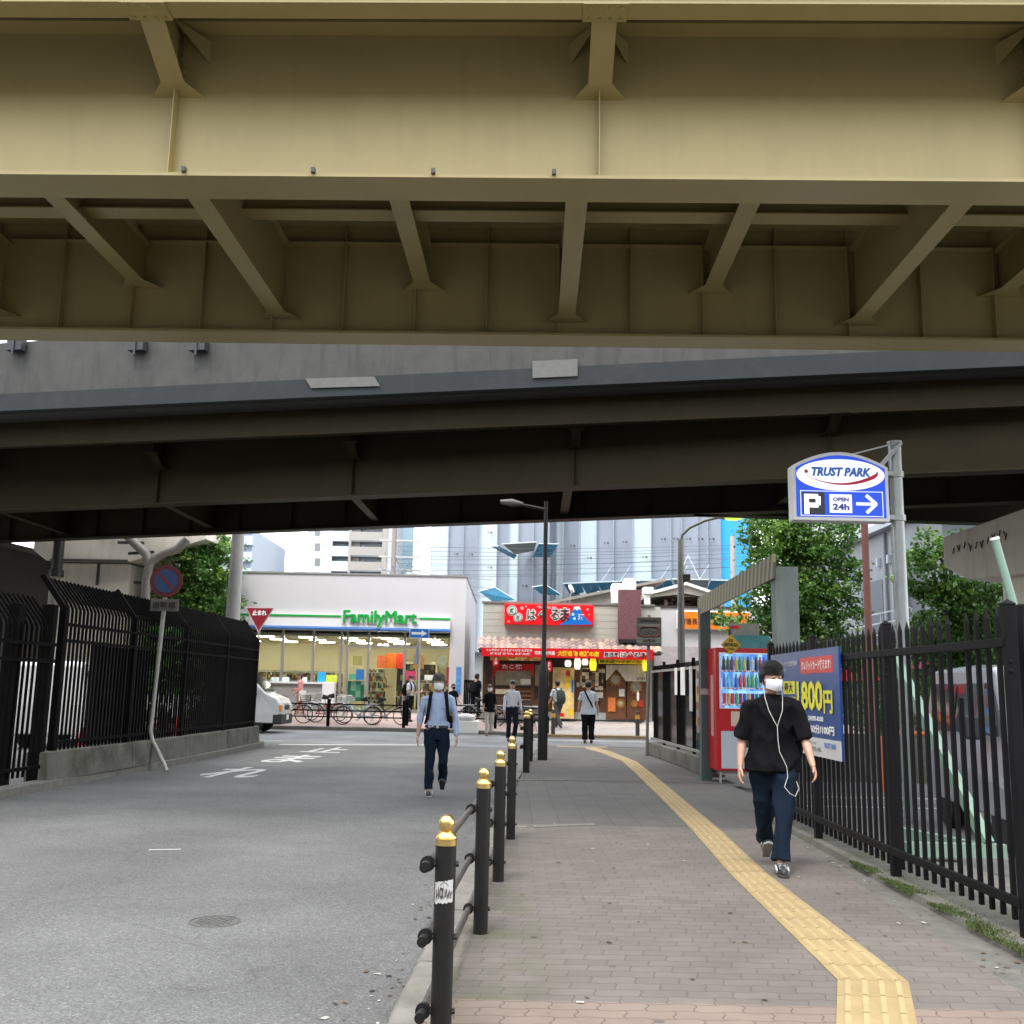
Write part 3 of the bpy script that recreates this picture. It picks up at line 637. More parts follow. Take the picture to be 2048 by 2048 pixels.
z_ = D(800, 1296, FY).z; b.box(a0, -2.42, FY+.03, FY+.15, z_, z_+.09); b.box(X0, -2.42, FY+.03, FY+.17, FZ-.1, FZ+.08)
b.build('window_frame', m_alu, fm)
b = MB(); b.box(X0, -2.44, FY+.085, FY+.095, FZ+.08, 3.64); b.build('window_glass', m_glass, fm)
b = MB(); x_ = D(652, 1380, FY).x; b.box(X0, x_, FY-.02, FY+.06, FZ-.15, 1.50); b.build('spandrel_panel', M('spandrel', (.28, .28, .27), .5), fm)
b = MB(); b.box(X0, x_+.1, FY-.1, FY+.3, 1.50, 1.58); b.build('window_sill', m_signw, fm)
# interior
m_int = M('interior_cream', (.60, .54, .36), .7, var=.04, scale=1); 
b = MB(); b.box(X0+.3, X1-.3, FY+8.0, FY+8.1, FZ, 3.9); b.box(X0+.3, X0+.4, FY+.3, FY+8, FZ, 3.9); b.box(X1-.42, X1-.3, FY+.3, FY+8, FZ, 3.9); b.build('interior_wall', m_int, fm)
b = MB(); b.box(X0+.3, X1-.3, FY+.3, FY+8.1, 3.45, 3.55); b.build('ceiling', M('ceiling_cream', (.65, .6, .45), .8), fm)
b = MB(); b.box(X0+.3, X1-.3, FY+.3, FY+8.1, FZ-.2, FZ); b.build('floor', M('floor_tile', (.4, .38, .33), .3), fm)
b = MB()
for i in range(7):
    for j in range(3):
        x = -13.8+i*1.75; y = FY+1.6+j*2.4; b.box(x-.35, x+.35, y-.07, y+.07, 3.42, 3.449)
b.build('ceiling_lamp', E_tube, fm)
GOODS = ['#c8bfa4', '#8a4636', '#4c5f40', '#b0a05a', '#6b543a', '#cfc9b4', '#46566c', '#98866a', '#3f3a30', '#a07a44']
m_goods = BLOCKS('goods', GOODS, 13, 8, .6)
m_shelf = M('shelf_white', (.55, .54, .5), .5)
def gondola(x0, x1, y, z1, name='display_shelf'):
    t_ = MB(); t_.box(x0, x1, y, y+.5, FZ, z1-.02)
    o = t_.build(name, m_goods, fm); s_ = MB()
    for k in range(int((z1-FZ)/.38)+1): s_.box(x0-.02, x1+.02, y-.05, y+.55, FZ+.05+k*.38, FZ+.08+k*.38)
    s_.build('shelf_board', m_shelf, fm)
gondola(-14, -10.4, FY+2.2, 1.95); gondola(-10, -7.2, FY+2.6, 1.95); gondola(-12, -8, FY+5.2, 2.1); gondola(-6.0, -5.3, FY+2.0, 2.2)
gondola(-4.1, -2.5, FY+6.5, 1.8)
# cold cabinet with two doors on the back wall
b = MB(); b.box(-5.35, -3.4, FY+7.0, FY+7.95, FZ, 2.55); b.build('drinks_cabinet', BLOCKS('cabinet', ['#20201c', '#3b4a30', '#6c5b34', '#2a2a2a', '#8a8f70', '#4a2f22'], 9, 4, .4), fm)
b = MB()
for x in (-5.38, -4.42, -3.46): b.box(x, x+.09, FY+6.9, FY+6.99, FZ, 2.6)
b.box(-5.38, -3.37, FY+6.9, FY+6.99, 2.52, 2.62); b.build('cabinet_frame', m_int, fm)
for (px, c) in (((754, 1311, 772, 1336), '#e4744a'), ((771, 1307, 792, 1336), '#f0701e'), ((792, 1307, 808, 1337), '#d93418'), ((826, 1309, 848, 1338), '#b0824a')):
    panel('wall_poster', px, FY+6.8, mm('poster'+c, c, .6, var=.3, scale=9), fm)
for (px, c) in (((706, 1312, 724, 1331), '#8f8a4e'), ((877, 1311, 891, 1332), '#8a9074'), ((712, 1339, 728, 1360), '#1e66a8'), ((698, 1348, 712, 1359), '#4d9a7a'), ((635, 1344, 651, 1365), '#2fa6dc'), ((652, 1350, 674, 1366), '#c6d84a'),
                ((543, 1354, 558, 1364), '#dfe9e6'), ((563, 1354, 578, 1364), '#dfe9e6'), ((600, 1354, 614, 1365), '#dfe9e6'), ((849, 1350, 875, 1360), '#d8dcd4'), ((812, 1342, 832, 1360), '#b8365a'), ((893, 1335, 910, 1368), '#8e2434')):
    panel('window_poster', px, FY+.06, mm('poster'+c, c, .6, var=.2, scale=9), fm, t=.012)
b = MB(); rb_(b, 697, 1362, 729, 1402, FY+.5, .3); b.build('magazine_rack', BLOCKS('rack', ['#6fc9a4', '#b9e6d2', '#3f9a78', '#e4efe6', '#4fae8a'], 5, 4, .5), fm)
b = MB(); rb_(b, 648, 1365, 672, 1408, FY-.12, .5); b.build('notice_stand', m_signw, fm, bevel=.02)
panel('glass_banner', (912, 1334, 922, 1388), FY-.01, mm('pb', '#4f86c4', .5, var=.5, scale=5), fm, t=.02)
b = MB()
for x in (760, 772): p = D(x, 1291, FY+.9); b.ell(p, .1, .1, .07)
b.build('pendant_lamp', E_tube, fm)
t = thing('security_camera', 'white security camera under the sign band of the convenience store', 'camera')
p = D(867, 1281, FY-.2); b = MB(); b.beam(p+Vector((-.14, -.05, -.06)), p+Vector((.12, .03, .05)), .11, .11); b.build('housing', m_signw, t, bevel=.02); b = MB(); b.cyl(p+Vector((.03, .05, .0)), p+Vector((.05, .15, .2)), .02); b.build('arm', m_signw, t)

# ---- takoyaki restaurant
RY = 39.0
rs = thing('restaurant', 'cream fronted restaurant with brown tile eaves and brown wooden shop front', 'restaurant')
m_wood = M('brown_wood', (.145, .052, .022), .5, var=.3, scale=3, bump=.1); m_wood2 = M('dark_wood', (.055, .024, .012), .5, var=.3, scale=3)
RX0, RX1 = -1.02, 5.42
b = MB(); b.box(RX0, 4.25, RY, RY+.25, 3.3, 4.66); b.box(RX0, RX0+.2, RY+.25, RY+9, .2, 4.66); b.box(5.2, RX1, RY+.25, RY+9, .2, 4.6); b.box(RX0+.2, 5.2, RY+8.8, RY+9, .2, 4.6); b.build('wall', m_cream, rs)
b = MB(); b.box(4.25, RX1+.3, RY+.04, RY+.25, 3.3, 4.64)
b.build('wall', m_cream, rs)
b = MB(); b.box(RX0-.05, 5.5, RY-.04, RY+.3, 4.66, 4.73); b.build('coping', mm('coping', (.2, .19, .18), .5), rs)
b = MB()
for i in range(5): z = 3.55+i*.25; b.box(RX0, 4.25, RY-.006, RY-.0, z, z+.008)
b.build('cladding_joint', mm('joint', (.4, .39, .35), .7), rs)
# tiles
m_tile = BLOCKS('roof_tile', ['#a48c82', '#94807a', '#8a7674', '#b09a88', '#85726e', '#a5948e'], 3.9, 5.5, .6)
b = MB(); NX = 26*8; rows = 4; tw = (RX1+.25-RX0+.15)/26
for r_ in range(rows):
    zt = 3.35-.115*r_; yt = RY-.02-.2*r_; vs = []; fs = []
    for i in range(NX+1):
        x = RX0-.15+(RX1+.4-RX0)*i/NX; ph = (i/8.) % 1; h = .075*abs(sin(pi*ph))
        vs += [(x, yt, zt+h), (x, yt-.25, zt-.13+h), (x, yt-.25, zt-.175+h*.3)]
    b.mat(0).add(vs, [(i*3, i*3+3, i*3+4, i*3+1) for i in range(NX)]); b.mat(1).add(vs, [(i*3+1, i*3+4, i*3+5, i*3+2) for i in range(NX)])
b.build('roof_tiles', [m_tile, mm('tile_edge', (.07, .05, .045), .8)], rs, smooth=True)
b = MB(); b.add([(RX0-.1, RY, 3.34), (RX1+.2, RY, 3.34), (RX1+.2, RY-.82, 2.84), (RX0-.1, RY-.82, 2.84), (RX0-.1, RY, 2.8), (RX1+.2, RY, 2.8), (RX1+.2, RY-.8, 2.78), (RX0-.1, RY-.8, 2.78)],
             [(0, 3, 2, 1), (4, 5, 6, 7), (3, 7, 6, 2), (0, 4, 7, 3), (1, 2, 6, 5)]); b.build('eaves', m_wood2, rs)
# brick clad signboard pillar
b = MB(); a, c_, z0, z1 = R(1237, 1180, 1281, 1279, RY-.3); b.box(a, c_, RY-.45, RY-.01, z0, z1)
b.build('brick_pillar', M('purple_brick', (.15, .06, .07), .7, var=.35, scale=16), rs)
b = MB(); rb_(b, 1236, 1279, 1282, 1286, RY-.3, .2); b.build('pillar_base', m_black, rs)
# banner under the eaves
def skew(mb, x0, yt0, yb0, x1, yt1, yb1, Y, t):
    p = [D(x0, yb0, Y), D(x1, yb1, Y), D(x1, yt1, Y), D(x0, yt0, Y)]
    vs = p+[q-Vector((0, t, 0)) for q in p]; return mb.add(vs, [(3, 2, 1, 0), (4, 5, 6, 7), (0, 1, 5, 4), (1, 2, 6, 5), (2, 3, 7, 6), (3, 0, 4, 7)])
BY = RY-.86
b = MB(); skew(b, 963, 1295, 1312, 1306, 1299, 1320, BY, .03); b.build('banner', m_red, rs)
ptext('とん平焼き やきそば そば飯 ねぎ焼き', m_lw, (973, 1298, 1064, 1303), BY-.03, rs, bold=.02); ptext('焼そば おでん お好み焼', m_lw, (980, 1305, 1060, 1310), BY-.03, rs, bold=.02)
ptext('昭和55年創業', m_lw, (1070, 1302, 1110, 1310), BY-.03, rs, bold=.02)
ptext('大阪名物 老舗の店', m_yel, (1115, 1302, 1198, 1313), BY-.03, rs, bold=.04)
ptext('居酒屋', m_lw, (1207, 1304, 1238, 1315), BY-.03, rs, bold=.09); ptext('居酒屋', m_blk2, (1208, 1305, 1237, 1314), BY-.037, rs, bold=.01)
ptext('はぐるま', m_lw, (1240, 1303, 1293, 1316), BY-.03, rs, bold=.10); ptext('はぐるま', m_blk2, (1242, 1304.5, 1291, 1315), BY-.037, rs, bold=.015)
b = MB(); rb_(b, 980, 1312, 1082, 1321, RY-.75, .04); b.build('price_strip', BLOCKS('price_strip', ['#f3b63a', '#f8d873', '#e8842a', '#f6e4a8', '#d98a2a'], 9, 9), rs)
b = MB(); rb_(b, 1197, 1319, 1284, 1328, RY-.75, .04); b.build('yellow_sign', m_yel, rs)
ptext('樽氷結ハイボール', m_blk2, (1199, 1320.5, 1282, 1327), RY-.80, rs, bold=.01)
# wooden front
b = MB(); b.box(RX0+.05, 5.3, RY+.0, RY+.12, .9, 3.2)
b.build('shop_front', m_wood2, rs)
b = MB(); rb_(b, 983, 1376, 1080, 1411, RY-.0, .05); rb_(b, 1069, 1376, 1100, 1423, RY, .045)
rb_(b, 1146, 1330, 1180, 1424, RY, .04); rb_(b, 1200, 1376, 1213, 1424, RY, .05)
for x0, x1 in ((982, 988), (1062, 1068), (1098, 1104)): rb_(b, x0, 1325, x1, 1420, RY-.05, .05)
b.build('wood_panelling', m_wood, rs)
b = MB()
for y in (1381, 1390, 1398): rb_(b, 1036, y, 1062, y+3, RY-.05, .06)
b.build('counter_rail', mm('rail_wood', (.3, .12, .05), .5), rs)
b = MB(); rb_(b, 970, 1423-12, 1095, 1426-12, RY-.1, .3); rb_(b, 1040, 1411, 1096, 1422, RY-.02, .08); rb_(b, 970, 1414, 1040, 1436, RY, .05); rb_(b, 1040, 1424, 1225, 1438, RY, .06)
b.build('stone_base', mm('stone_base', (.38, .4, .4), .6), rs)
b = MB(); b.box(RX0+.1, 5.1, RY+.02, RY+.1, .2, .9); b.build('plinth', mm('stone_base2', (.2, .2, .2), .6), rs)
# windows
m_food = BLOCKS('food_photos', ['#4a2a1c', '#c9b28a', '#7a5a3a', '#e0d2b8', '#2c1c14', '#94603a', '#b8b09a', '#5a4a3c'], 8, 8, .5)
m_winlit = M('lit_window', (.30, .25, .16), .3, var=.4, scale=5)
for px in ((991, 1340, 1062, 1371), (1070, 1330, 1100, 1372)): panel('shop_window', px, RY-.03, m_winlit, rs, t=.03)
panel('menu_board', (1160, 1336, 1206, 1375), RY-.05, m_food, rs, t=.03)
panel('window_shade', (1070, 1373, 1102, 1397), RY-.05, m_blk2, rs, t=.03)
# doors
for px in ((1212, 1335, 1252, 1439), (1254, 1335, 1293, 1439)): panel('door', px, RY-.06, m_wood, rs, t=.05, bevel=.01)
m_gear = M('gear_orange', (.42, .19, .045), .5)
b = MB(); 
for (x, y, r_) in ((1231, 1359, .20), (1272, 1374, .23), (1241, 1407, .15), (1269, 1407, .12)):
    p = D(x, y, RY-.12)
    for k in range(12):
        a = k*pi/6; b.beam(p+Vector((cos(a)*r_*.7, 0, sin(a)*r_*.7)), p+Vector((cos(a)*r_*1.35, 0, sin(a)*r_*1.35)), .02, .05, (0, 1, 0))
    b.lathe([(r_, -.012), (r_, .0)], p, 20, 'y')
b.build('gear_ornament', m_gear, rs)
b = MB()
for (x, y, r_) in ((1231, 1359, .15), (1272, 1374, .18), (1241, 1407, .08)): b.lathe([(r_, -.02), (r_, .0)], D(x, y, RY-.12), 20, 'y')
b.build('round_window', mm('rw', (.35, .36, .26), .3, var=.4, scale=9), rs)
for px, c in (((1238, 1378, 1249, 1393), '#dcdad2'), ((1216, 1395, 1231, 1423), '#d87a3a'), ((1276, 1399, 1286, 1414), '#b03020'), ((1193, 1384, 1206, 1396), '#d6cfc2'), ((1190, 1375, 1206, 1380), '#cfc8b8'), ((1153, 1365, 1159, 1374), '#c8c0b4'), ((1206, 1338, 1210, 1346), '#cfcfc8'), ((991, 1378, 1020, 1388), '#e2d8b8'), ((1041, 1358, 1061, 1369), '#e6e2d6')):
    panel('notice', px, RY-.13, mm('nt'+c, c, .6, var=.25, scale=12), rs, t=.01)
b = MB(); b.cyl(D(1213+63, 1390, RY-.45), D(1276, 1402, RY-.45), .035); p = D(1276, 1399, RY-.45); b.cyl(p, p+Vector((0, 0, .25)), .045); b.cyl(p+Vector((0, 0, .25)), p+Vector((0, 0, .33)), .015)
t = thing('hand_sanitizer', 'white pump bottle of hand sanitizer in front of the brown restaurant door', 'bottle')
b.build('bottle', m_lw, t, smooth=True); b = MB(); b.cyl(p, Vector((p.x, p.y, .33)), .012); b.cyl(Vector((p.x, p.y, .31)), Vector((p.x, p.y, .34)), .14); b.build('stand', m_blk2, t)
# sign board with mountain
sg = thing('restaurant_sign', 'red board sign with white outlined black hiragana and a blue mountain', 'sign')
SY = RY-.28; a, c_, z0, z1 = R(1009, 1209, 1187, 1250, SY)
b = MB(); b.box(a, c_, SY, RY-.01, z0, z1); b.build('board', mm('sign_red_lit', '#e8101c', .35, var=.04), sg, bevel=.01)
b = MB()
def mtn(f): return f
mt_pts = [(1118, 1250), (1128, 1244), (1140, 1232), (1149, 1213), (1159, 1213), (1165, 1228), (1174, 1239), (1186, 1249)]
P_ = [D(x, y, SY) for x, y in mt_pts]
vs = [q-Vector((0, .012, 0)) for q in P_]; b.add(vs+P_, [tuple(range(8)), tuple(range(15, 7, -1))]+[(i, (i+1) % 8, 8+(i+1) % 8, 8+i) for i in range(8)]); b.build('mountain_panel', m_blue, sg)
b = MB(); P_ = [D(x, y, SY-.012) for x, y in ((1146, 1220), (1149, 1213), (1159, 1213), (1162, 1220), (1158, 1218), (1154, 1221), (1150, 1218))]
b.add([q-Vector((0, .008, 0)) for q in P_], [tuple(range(7))]); b.build('snow_cap', m_lw, sg)
for i, (x, y, w, h) in enumerate(((1054, 1219, 18, 21), (1077, 1219, 16, 21), (1101, 1218, 18, 23), (1120, 1216, 20, 27))):
    ptext('はぐるま'[i], m_lw, (x-1, y-1, x+w+1, y+h+1), SY-.014, sg, bold=.10); ptext('はぐるま'[i], m_blk2, (x+.6, y+.6, x+w-.6, y+h-.6), SY-.024, sg, bold=.012)
ptext('鶴橋名物', mm('lpink', (.8, .45, .45), .5), (1073, 1212, 1113, 1218), SY-.01, sg, bold=.02)
ptext('酒', m_lw, (1156, 1228, 1168, 1240), SY-.02, sg, bold=.04)
m_crest = M('crest', (.66, .70, .6), .5)
for (x, y, r_, ch) in ((1024, 1221, .155, '鉄'), (1036, 1235, .14, '板')):
    p = D(x, y, SY-.005); b = MB(); b.lathe([(r_*1.25, -.01), (r_*1.25, 0)], p, 24, 'y'); b.build('crest_border', m_lw, sg)
    b = MB(); b.lathe([(r_*1.08, -.02), (r_*1.08, -.008)], p, 24, 'y'); b.build('crest_ring', m_blk2, sg)
    b = MB(); b.lathe([(r_*.93, -.03), (r_*.93, -.018)], p, 24, 'y'); b.build('crest_disc', m_crest, sg); text(ch, mm('lgreen', (.05, .12, .08), .6), r_*1.1, r_*1.1, p-Vector((0, .035, 0)), sg, bold=.03)
b = MB()
for (x, y, r_) in ((1044, 1216, .07), (1052, 1213, .04), (1017, 1243, .04), (1175, 1219, .05), (1178, 1229, .03), (1052, 1240, .03)): b.lathe([(r_, -.006), (r_, 0)], D(x, y, SY), 10, 'y')
b.build('blossom_dots', mm('lpink2', (.75, .3, .3), .5), sg)
b = MB()
for (x, y, r_) in ((1146, 1229, .06), (1149, 1237, .06)): b.lathe([(r_, -.006), (r_, 0)], D(x, y, SY-.014), 5, 'y')
b.build('blossom_marks', mm('lcyan', (.4, .75, .75), .5), sg)
# lanterns
def lantern(x, y, w, h, mat, label, ch=None):
    t = thing('paper_lantern', label, 'lantern', group='lanterns under the red banner')
    p = D(x, y, RY-.70); b = MB(); n = 8
    prof = [(w*.28, -h/2)]+[(w*.5*(1-abs((i/n-.5)*2)**3*.35), -h/2+h*(i/n)) for i in range(n+1)]+[(w*.28, h/2)]
    b.lathe(prof, p, 18); b.build('shade', mat, t, smooth=True)
    b = MB(); b.lathe([(w*.25, h/2), (w*.25, h/2+.04)], p, 12); b.lathe([(w*.25, -h/2-.04), (w*.25, -h/2)], p, 12); b.cyl(p+Vector((0, 0, h/2)), p+Vector((0, 0, h/2+.25)), .006, n=5); b.build('cap', m_black, t)
    if ch: text(ch, m_blk2 if mat != m_lr else m_lw, w*.4, h*.72, p-Vector((0, w*.52, 0)), t, vert=True, bold=.02, ext=.002)
    return t
m_lr = M('lantern_red', '#d6101e', .6, var=.05); m_lwt = EM('lantern_white', (.85, .8, .68), .35); m_ly = EM('lantern_yellow', (.95, .78, .03), .25)
lantern(992, 1322, .26, .42, m_lr, 'red paper lantern at the left end of the restaurant eaves', '居酒屋')
lantern(1098, 1332, .24, .42, m_lr, 'red paper lantern just right of the black lamp pole', 'お好み')
lantern(1136, 1327, .25, .25, m_lwt, 'round cream lantern above the tall yellow poster')
lantern(1155, 1327, .25, .44, m_lwt, 'tall white lantern between two round cream ones')
lantern(1170, 1324, .24, .24, m_lwt, 'round cream lantern between the tall white and the tall yellow one')
lantern(1186, 1329, .27, .46, m_ly, 'tall yellow lantern above the menu photo board')
lantern(1291, 1330, .26, .46, m_ly, 'tall yellow lantern at the right end of the eaves')
# takoyaki cloth
b = MB(); n = 24; vs = []; fs = []
for i in range(n+1):
    f = i/n; x = 987+(1068-987)*f; y1 = 1341 if .06 < f < .92 else 1352; y0 = 1328
    for k, y in enumerate((y0, (y0+y1)/2, y1)): p = D(x, y, RY-.4+.02*sin(i*1.9)*k); vs.append(p)
for i in range(n):
    for k in range(2): a_ = i*3+k; fs.append((a_, a_+3, a_+4, a_+1))
b.add(vs, fs); t = thing('cloth_banner', 'red cloth banner with white characters hanging over the takoyaki window', 'banner'); b.build('cloth', mm('cloth_red', '#c41a1a', .8), t, smooth=True)
ptext('たこ焼', m_lw, (1004, 1328.5, 1044, 1338), RY-.48, t, bold=.03)
# noren
t = thing('door_curtain', 'split cream noren curtain hanging over the brown restaurant doors', 'curtain')
m_noren = M('noren_cloth', (.62, .56, .46), .85, var=.06, scale=2)
for (x0, x1, y1a, y1b) in ((1212, 1232, 1361, 1338), (1232, 1251, 1338, 1362), (1251, 1272, 1362, 1363), (1272, 1292, 1363, 1363)):
    b = MB(); vs = []; fs = []
    for i in range(9):
        f = i/8; x = x0+(x1-x0)*f; yb = y1a+(y1b-y1a)*(f if y1a > y1b else f)**1.2
        for k in range(4): p = D(x, 1330+(yb-1330)*k/3, RY-.4); p.y += .02*sin(i*1.4+x0); vs.append(p)
    for i in range(8):
        for k in range(3): a_ = i*4+k; fs.append((a_, a_+4, a_+5, a_+1))
    b.add(vs, fs); b.build('cloth', m_noren, t, smooth=True)
b = MB(); b.cyl(D(1210, 1329, RY-.4), D(1294, 1330, RY-.4), .02); b.build('rail', m_wood2, t)
ptext('はぐるま', m_blk2, (1274, 1354, 1290, 1360), RY-.44, t, bold=.02)
# tall yellow poster
t = thing('tall_poster', 'tall yellow and orange upright poster board leaning on the restaurant front', 'poster')
b = MB(); rb_(b, 1105, 1335, 1148, 1437, RY-.35, .03); b.build('board', M('poster_yellow', (.72, .5, .2), .6, var=.5, scale=1.6), t)
m_pp = mm('pp_yel', '#f2c417', .6)
for px, mt2 in (((1132, 1341, 1140, 1352), m_red), ((1132, 1354, 1141, 1363), m_pp), ((1132, 1365, 1141, 1375), m_pp), ((1143, 1360, 1147, 1385), m_blue), ((1119, 1426, 1128, 1433), m_red), ((1138, 1420, 1147, 1430), m_pp)): panel('print', px, RY-.38, mt2, t, t=.006)
ptext('のんでや', mm('lor', '#c47a10', .6), (1108, 1378, 1115, 1412), RY-.385, t, vert=True, bold=.03)
# roof house behind the restaurant
t = thing('gabled_house', 'beige gabled house behind the restaurant parapet', 'house')
b = MB(); HY = 46
P = [D(x, y, HY) for x, y in ((1096, 1214), (1190, 1179), (1240, 1168), (1240, 1214))]
P = [Vector((D(1088, 1206, HY).x, HY, 4.2)), D(1104, 1205, HY), D(1255, 1176, HY), Vector((D(1255, 1176, HY).x, HY, 4.2))]
b.add(P+[p+Vector((0, 6, 0)) for p in P], [(0, 1, 2, 3), (7, 6, 5, 4), (0, 4, 5, 1), (1, 5, 6, 2), (2, 6, 7, 3)]); b.build('wall', M('house_wall', (.5, .48, .43), .7), t)
b = MB(); p, q = D(1093, 1209, HY-.3), D(1330, 1162, HY-.3); b.beam(p+Vector((0, 3, .04)), q+Vector((0, 3, .04)), 6.6, .12, (0, 0, 1)); b.build('roof', mm('roof_grey', (.22, .2, .18), .7), t)
b = MB()
for x, y in ((1098, 1207), (1130, 1200), (1163, 1192), (1197, 1185)): b.lathe([(.09, -.05), (.09, .08)], D(x, y+1, HY-.36), 8, 'y')
b.build('rafter_end', m_lw, t)
t = thing('roof_terrace_house', 'house with a shallow gable and a covered roof terrace above the orange sign', 'house')
b = MB(); P = [D(x, y, 44) for x, y in ((1290, 1186), (1372, 1169), (1448, 1196), (1448, 1202), (1372, 1187), (1290, 1196))]
b.add(P+[p+Vector((0, 5, 0)) for p in P], [(0, 1, 2, 3, 4, 5), (0, 6, 7, 1), (1, 7, 8, 2), (2, 8, 9, 3), (3, 9, 10, 4), (4, 10, 11, 5), (5, 11, 6, 0)]); b.build('gable', M('gable_beige', (.36, .33, .29), .7), t)
b = MB(); P = [D(x, y, 43.9) for x, y in ((1285, 1190), (1372, 1167), (1452, 1194))]
b.beam(P[0], P[1], .1, .12); b.beam(P[1], P[2], .1, .12); b.build('roof_edge', m_lw, t)
b = MB(); a, c_, z0, z1 = R(1295, 1192, 1446, 1222, 47); b.box(a, c_, 46.8, 47, z0, z1); b.build('wall', mm('terrace_wall', (.2, .16, .13), .7, var=.3), t)
b = MB()
for x in (1300, 1332, 1400, 1438): p = D(x, 1200, 44.3); b.box(p.x-.06, p.x+.06, 44.3, 44.42, 4.5, 5.4)
a, c_, z0, z1 = R(1300, 1190, 1440, 1194, 44.2); b.box(a, c_, 44.1, 44.2, z0, z1); b.build('terrace_post', mm('tpost', (.16, .10, .07), .6), t)
b = MB()
for i in range(26):
    p = D(1330+i*2.3, 1201+rnd.uniform(-4, 6), 45); b.box(p.x-.05, p.x+.05, 45, 45.05, p.z-.12, p.z+.12)
b.build('laundry', BLOCKS('laundry', ['#d8c8b8', '#d06a70', '#efe6dd', '#8a6a5a', '#c9a89a'], 9, 9), t)
# roof clutter
t = thing('rooftop_exhaust', 'white exhaust duct standing on the restaurant roof right of the brick pillar', 'duct')
b = MB(); a, c_, z0, z1 = R(1290, 1185, 1300, 1212, 40.3); b.box(a, c_, 40.2, 40.6, z0-.1, z1); a, c_, z0, z1 = R(1286, 1175, 1306, 1189, 40.3); b.box(a, c_, 40.1, 40.7, z0, z1); b.build('duct', m_lw, t, bevel=.03)
t = thing('water_tank', 'white round roof tank just above the brick pillar', 'tank')
b = MB(); p = D(1259, 1172, 41.5); b.lathe([(.26, -.35), (.28, .2), (.2, .3)], p, 16); b.build('tank', m_lw, t, smooth=True)
t = thing('water_tank', 'grey white roof tank half hidden left of the brick pillar', 'tank')
b = MB(); p = D(1235, 1182, 41.5); b.lathe([(.26, -.5), (.28, .2), (.2, .3)], p, 16); b.build('tank', m_lw, t, smooth=True)
t = thing('satellite_dish', 'small white satellite dish on the roof behind the restaurant sign', 'dish')
b = MB(); p = D(1143, 1178, 42); b.loft([p+Vector((-.05, 0, -.02)), p+Vector((.05, -.02, .02))], [(.2, .3), (.17, .27)], 16); b.build('dish', m_lw, t, smooth=True); b = MB(); b.cyl(p, p-Vector((.1, 0, .9)), .02); b.build('mast', m_alu, t)
# ---- building with orange sign
t = thing('snack_bar', 'white walled bar with an orange shop sign beside the restaurant', 'shop')
b = MB(); b.box(5.75, 12.4, 41, 49, .2, 4.78); b.build('wall', m_wht, t); b = MB(); b.box(5.7, 12.45, 40.95, 49, 4.78, 4.86); b.build('coping', m_blk2, t)
b = MB(); b.box(5.76, 12.4, 40.97, 40.998, .3, 3.25); b.build('lower_wall', M('mauve_wall', (.42, .38, .40), .7, dirt=.3), t)
t = thing('bar_sign', 'orange rounded shop sign with black and white characters', 'sign')
a, c_, z0, z1 = R(1353, 1222, 1500, 1260, 40.8); b = MB(); b.box(a, c_, 40.8, 40.93, z0, z1); b.build('border', m_lw, t, bevel=.05)
b = MB(); b.box(a+.04, c_-.04, 40.77, 40.8, z0+.04, z1-.04); b.build('panel', mm('orange', '#f57a0c', .5), t)
ptext('村徳長', m_blk2, (1360, 1236, 1395, 1249), 40.76, t, bold=.01); ptext('酒屋', m_blk2, (1415, 1230, 1430, 1240), 40.76, t)
ptext('駅前', m_lw, (1434, 1233, 1481, 1254), 40.76, t, bold=.09); ptext('駅前', m_blk2, (1436, 1234.5, 1479, 1252.5), 40.75, t, bold=.02)

# ---- building under scaffold sheeting
sc = thing('sheeted_building', 'tall building wrapped in grey and white scaffold sheeting', 'building')
m_shg = M('sheet_grey', (.18, .205, .25), .7, var=.1, scale=.25, dirt=.25, dcol=(.26, .29, .33), streak=True); m_shw = M('sheet_white', (.36, .42, .455), .7, var=.08, scale=.25, dirt=.3, dcol=(.22, .3, .36), streak=True)
m_shb = M('sheet_blue', (.01, .26, .60), .6, var=.08, scale=.4); m_asg = M('canopy_blue', (.02, .20, .34), .55, var=.15, scale=1); m_pole = M('scaffold_pole', (.4, .43, .43), .5)
edges = [862, 895, 925, 957, 993, 1015, 1035, 1065, 1098, 1112, 1126, 1157, 1192, 1226, 1264, 1302, 1341, 1363, 1395, 1415, 1440]
kinds = 'wggwgwgggwgwggwggggg'
def SYf(x): 
    f = (x-862)/580; y = 76-14*f
    if 1035 <= x < 1098: y -= 3
    return y
def sheet(x0, x1, mt2, ZT_=26, ZB_=4):
    b = MB(); vs = []; n = 6; m_ = 14
    p0, p1 = D(x0, 1150, SYf(x0)), D(x1, 1150, SYf(x1-1e-3))
    for i in range(n+1):
        for k in range(m_+1):
            f = i/n; z = ZB_+(ZT_-ZB_)*k/m_; ww = .13*sin(pi*f)*sin(k*1.1+x0)+.05*noise.noise(Vector((x0+f*3, z, 0)))
            vs.append((p0.x+(p1.x-p0.x)*f, p0.y+(p1.y-p0.y)*f-ww, z))
    fs = [(i*(m_+1)+k, (i+1)*(m_+1)+k, (i+1)*(m_+1)+k+1, i*(m_+1)+k+1) for i in range(n) for k in range(m_)]
    b.add(vs, fs); b.build('sheet', mt2, sc, smooth=True)
for i, kd in enumerate(kinds): sheet(edges[i], edges[i+1], m_shw if kd == 'w' else m_shg)
sheet(1440, 1500, m_shb)
b = MB()
for i, kd in enumerate(kinds):
    p = D(edges[i+1], 1150, SYf(edges[i+1])); b.box(p.x-.03, p.x+.03, p.y-.25, p.y-.15, 4, 26)
b.build('lacing_gap', mm('lace', (.22, .25, .3), .8), sc)
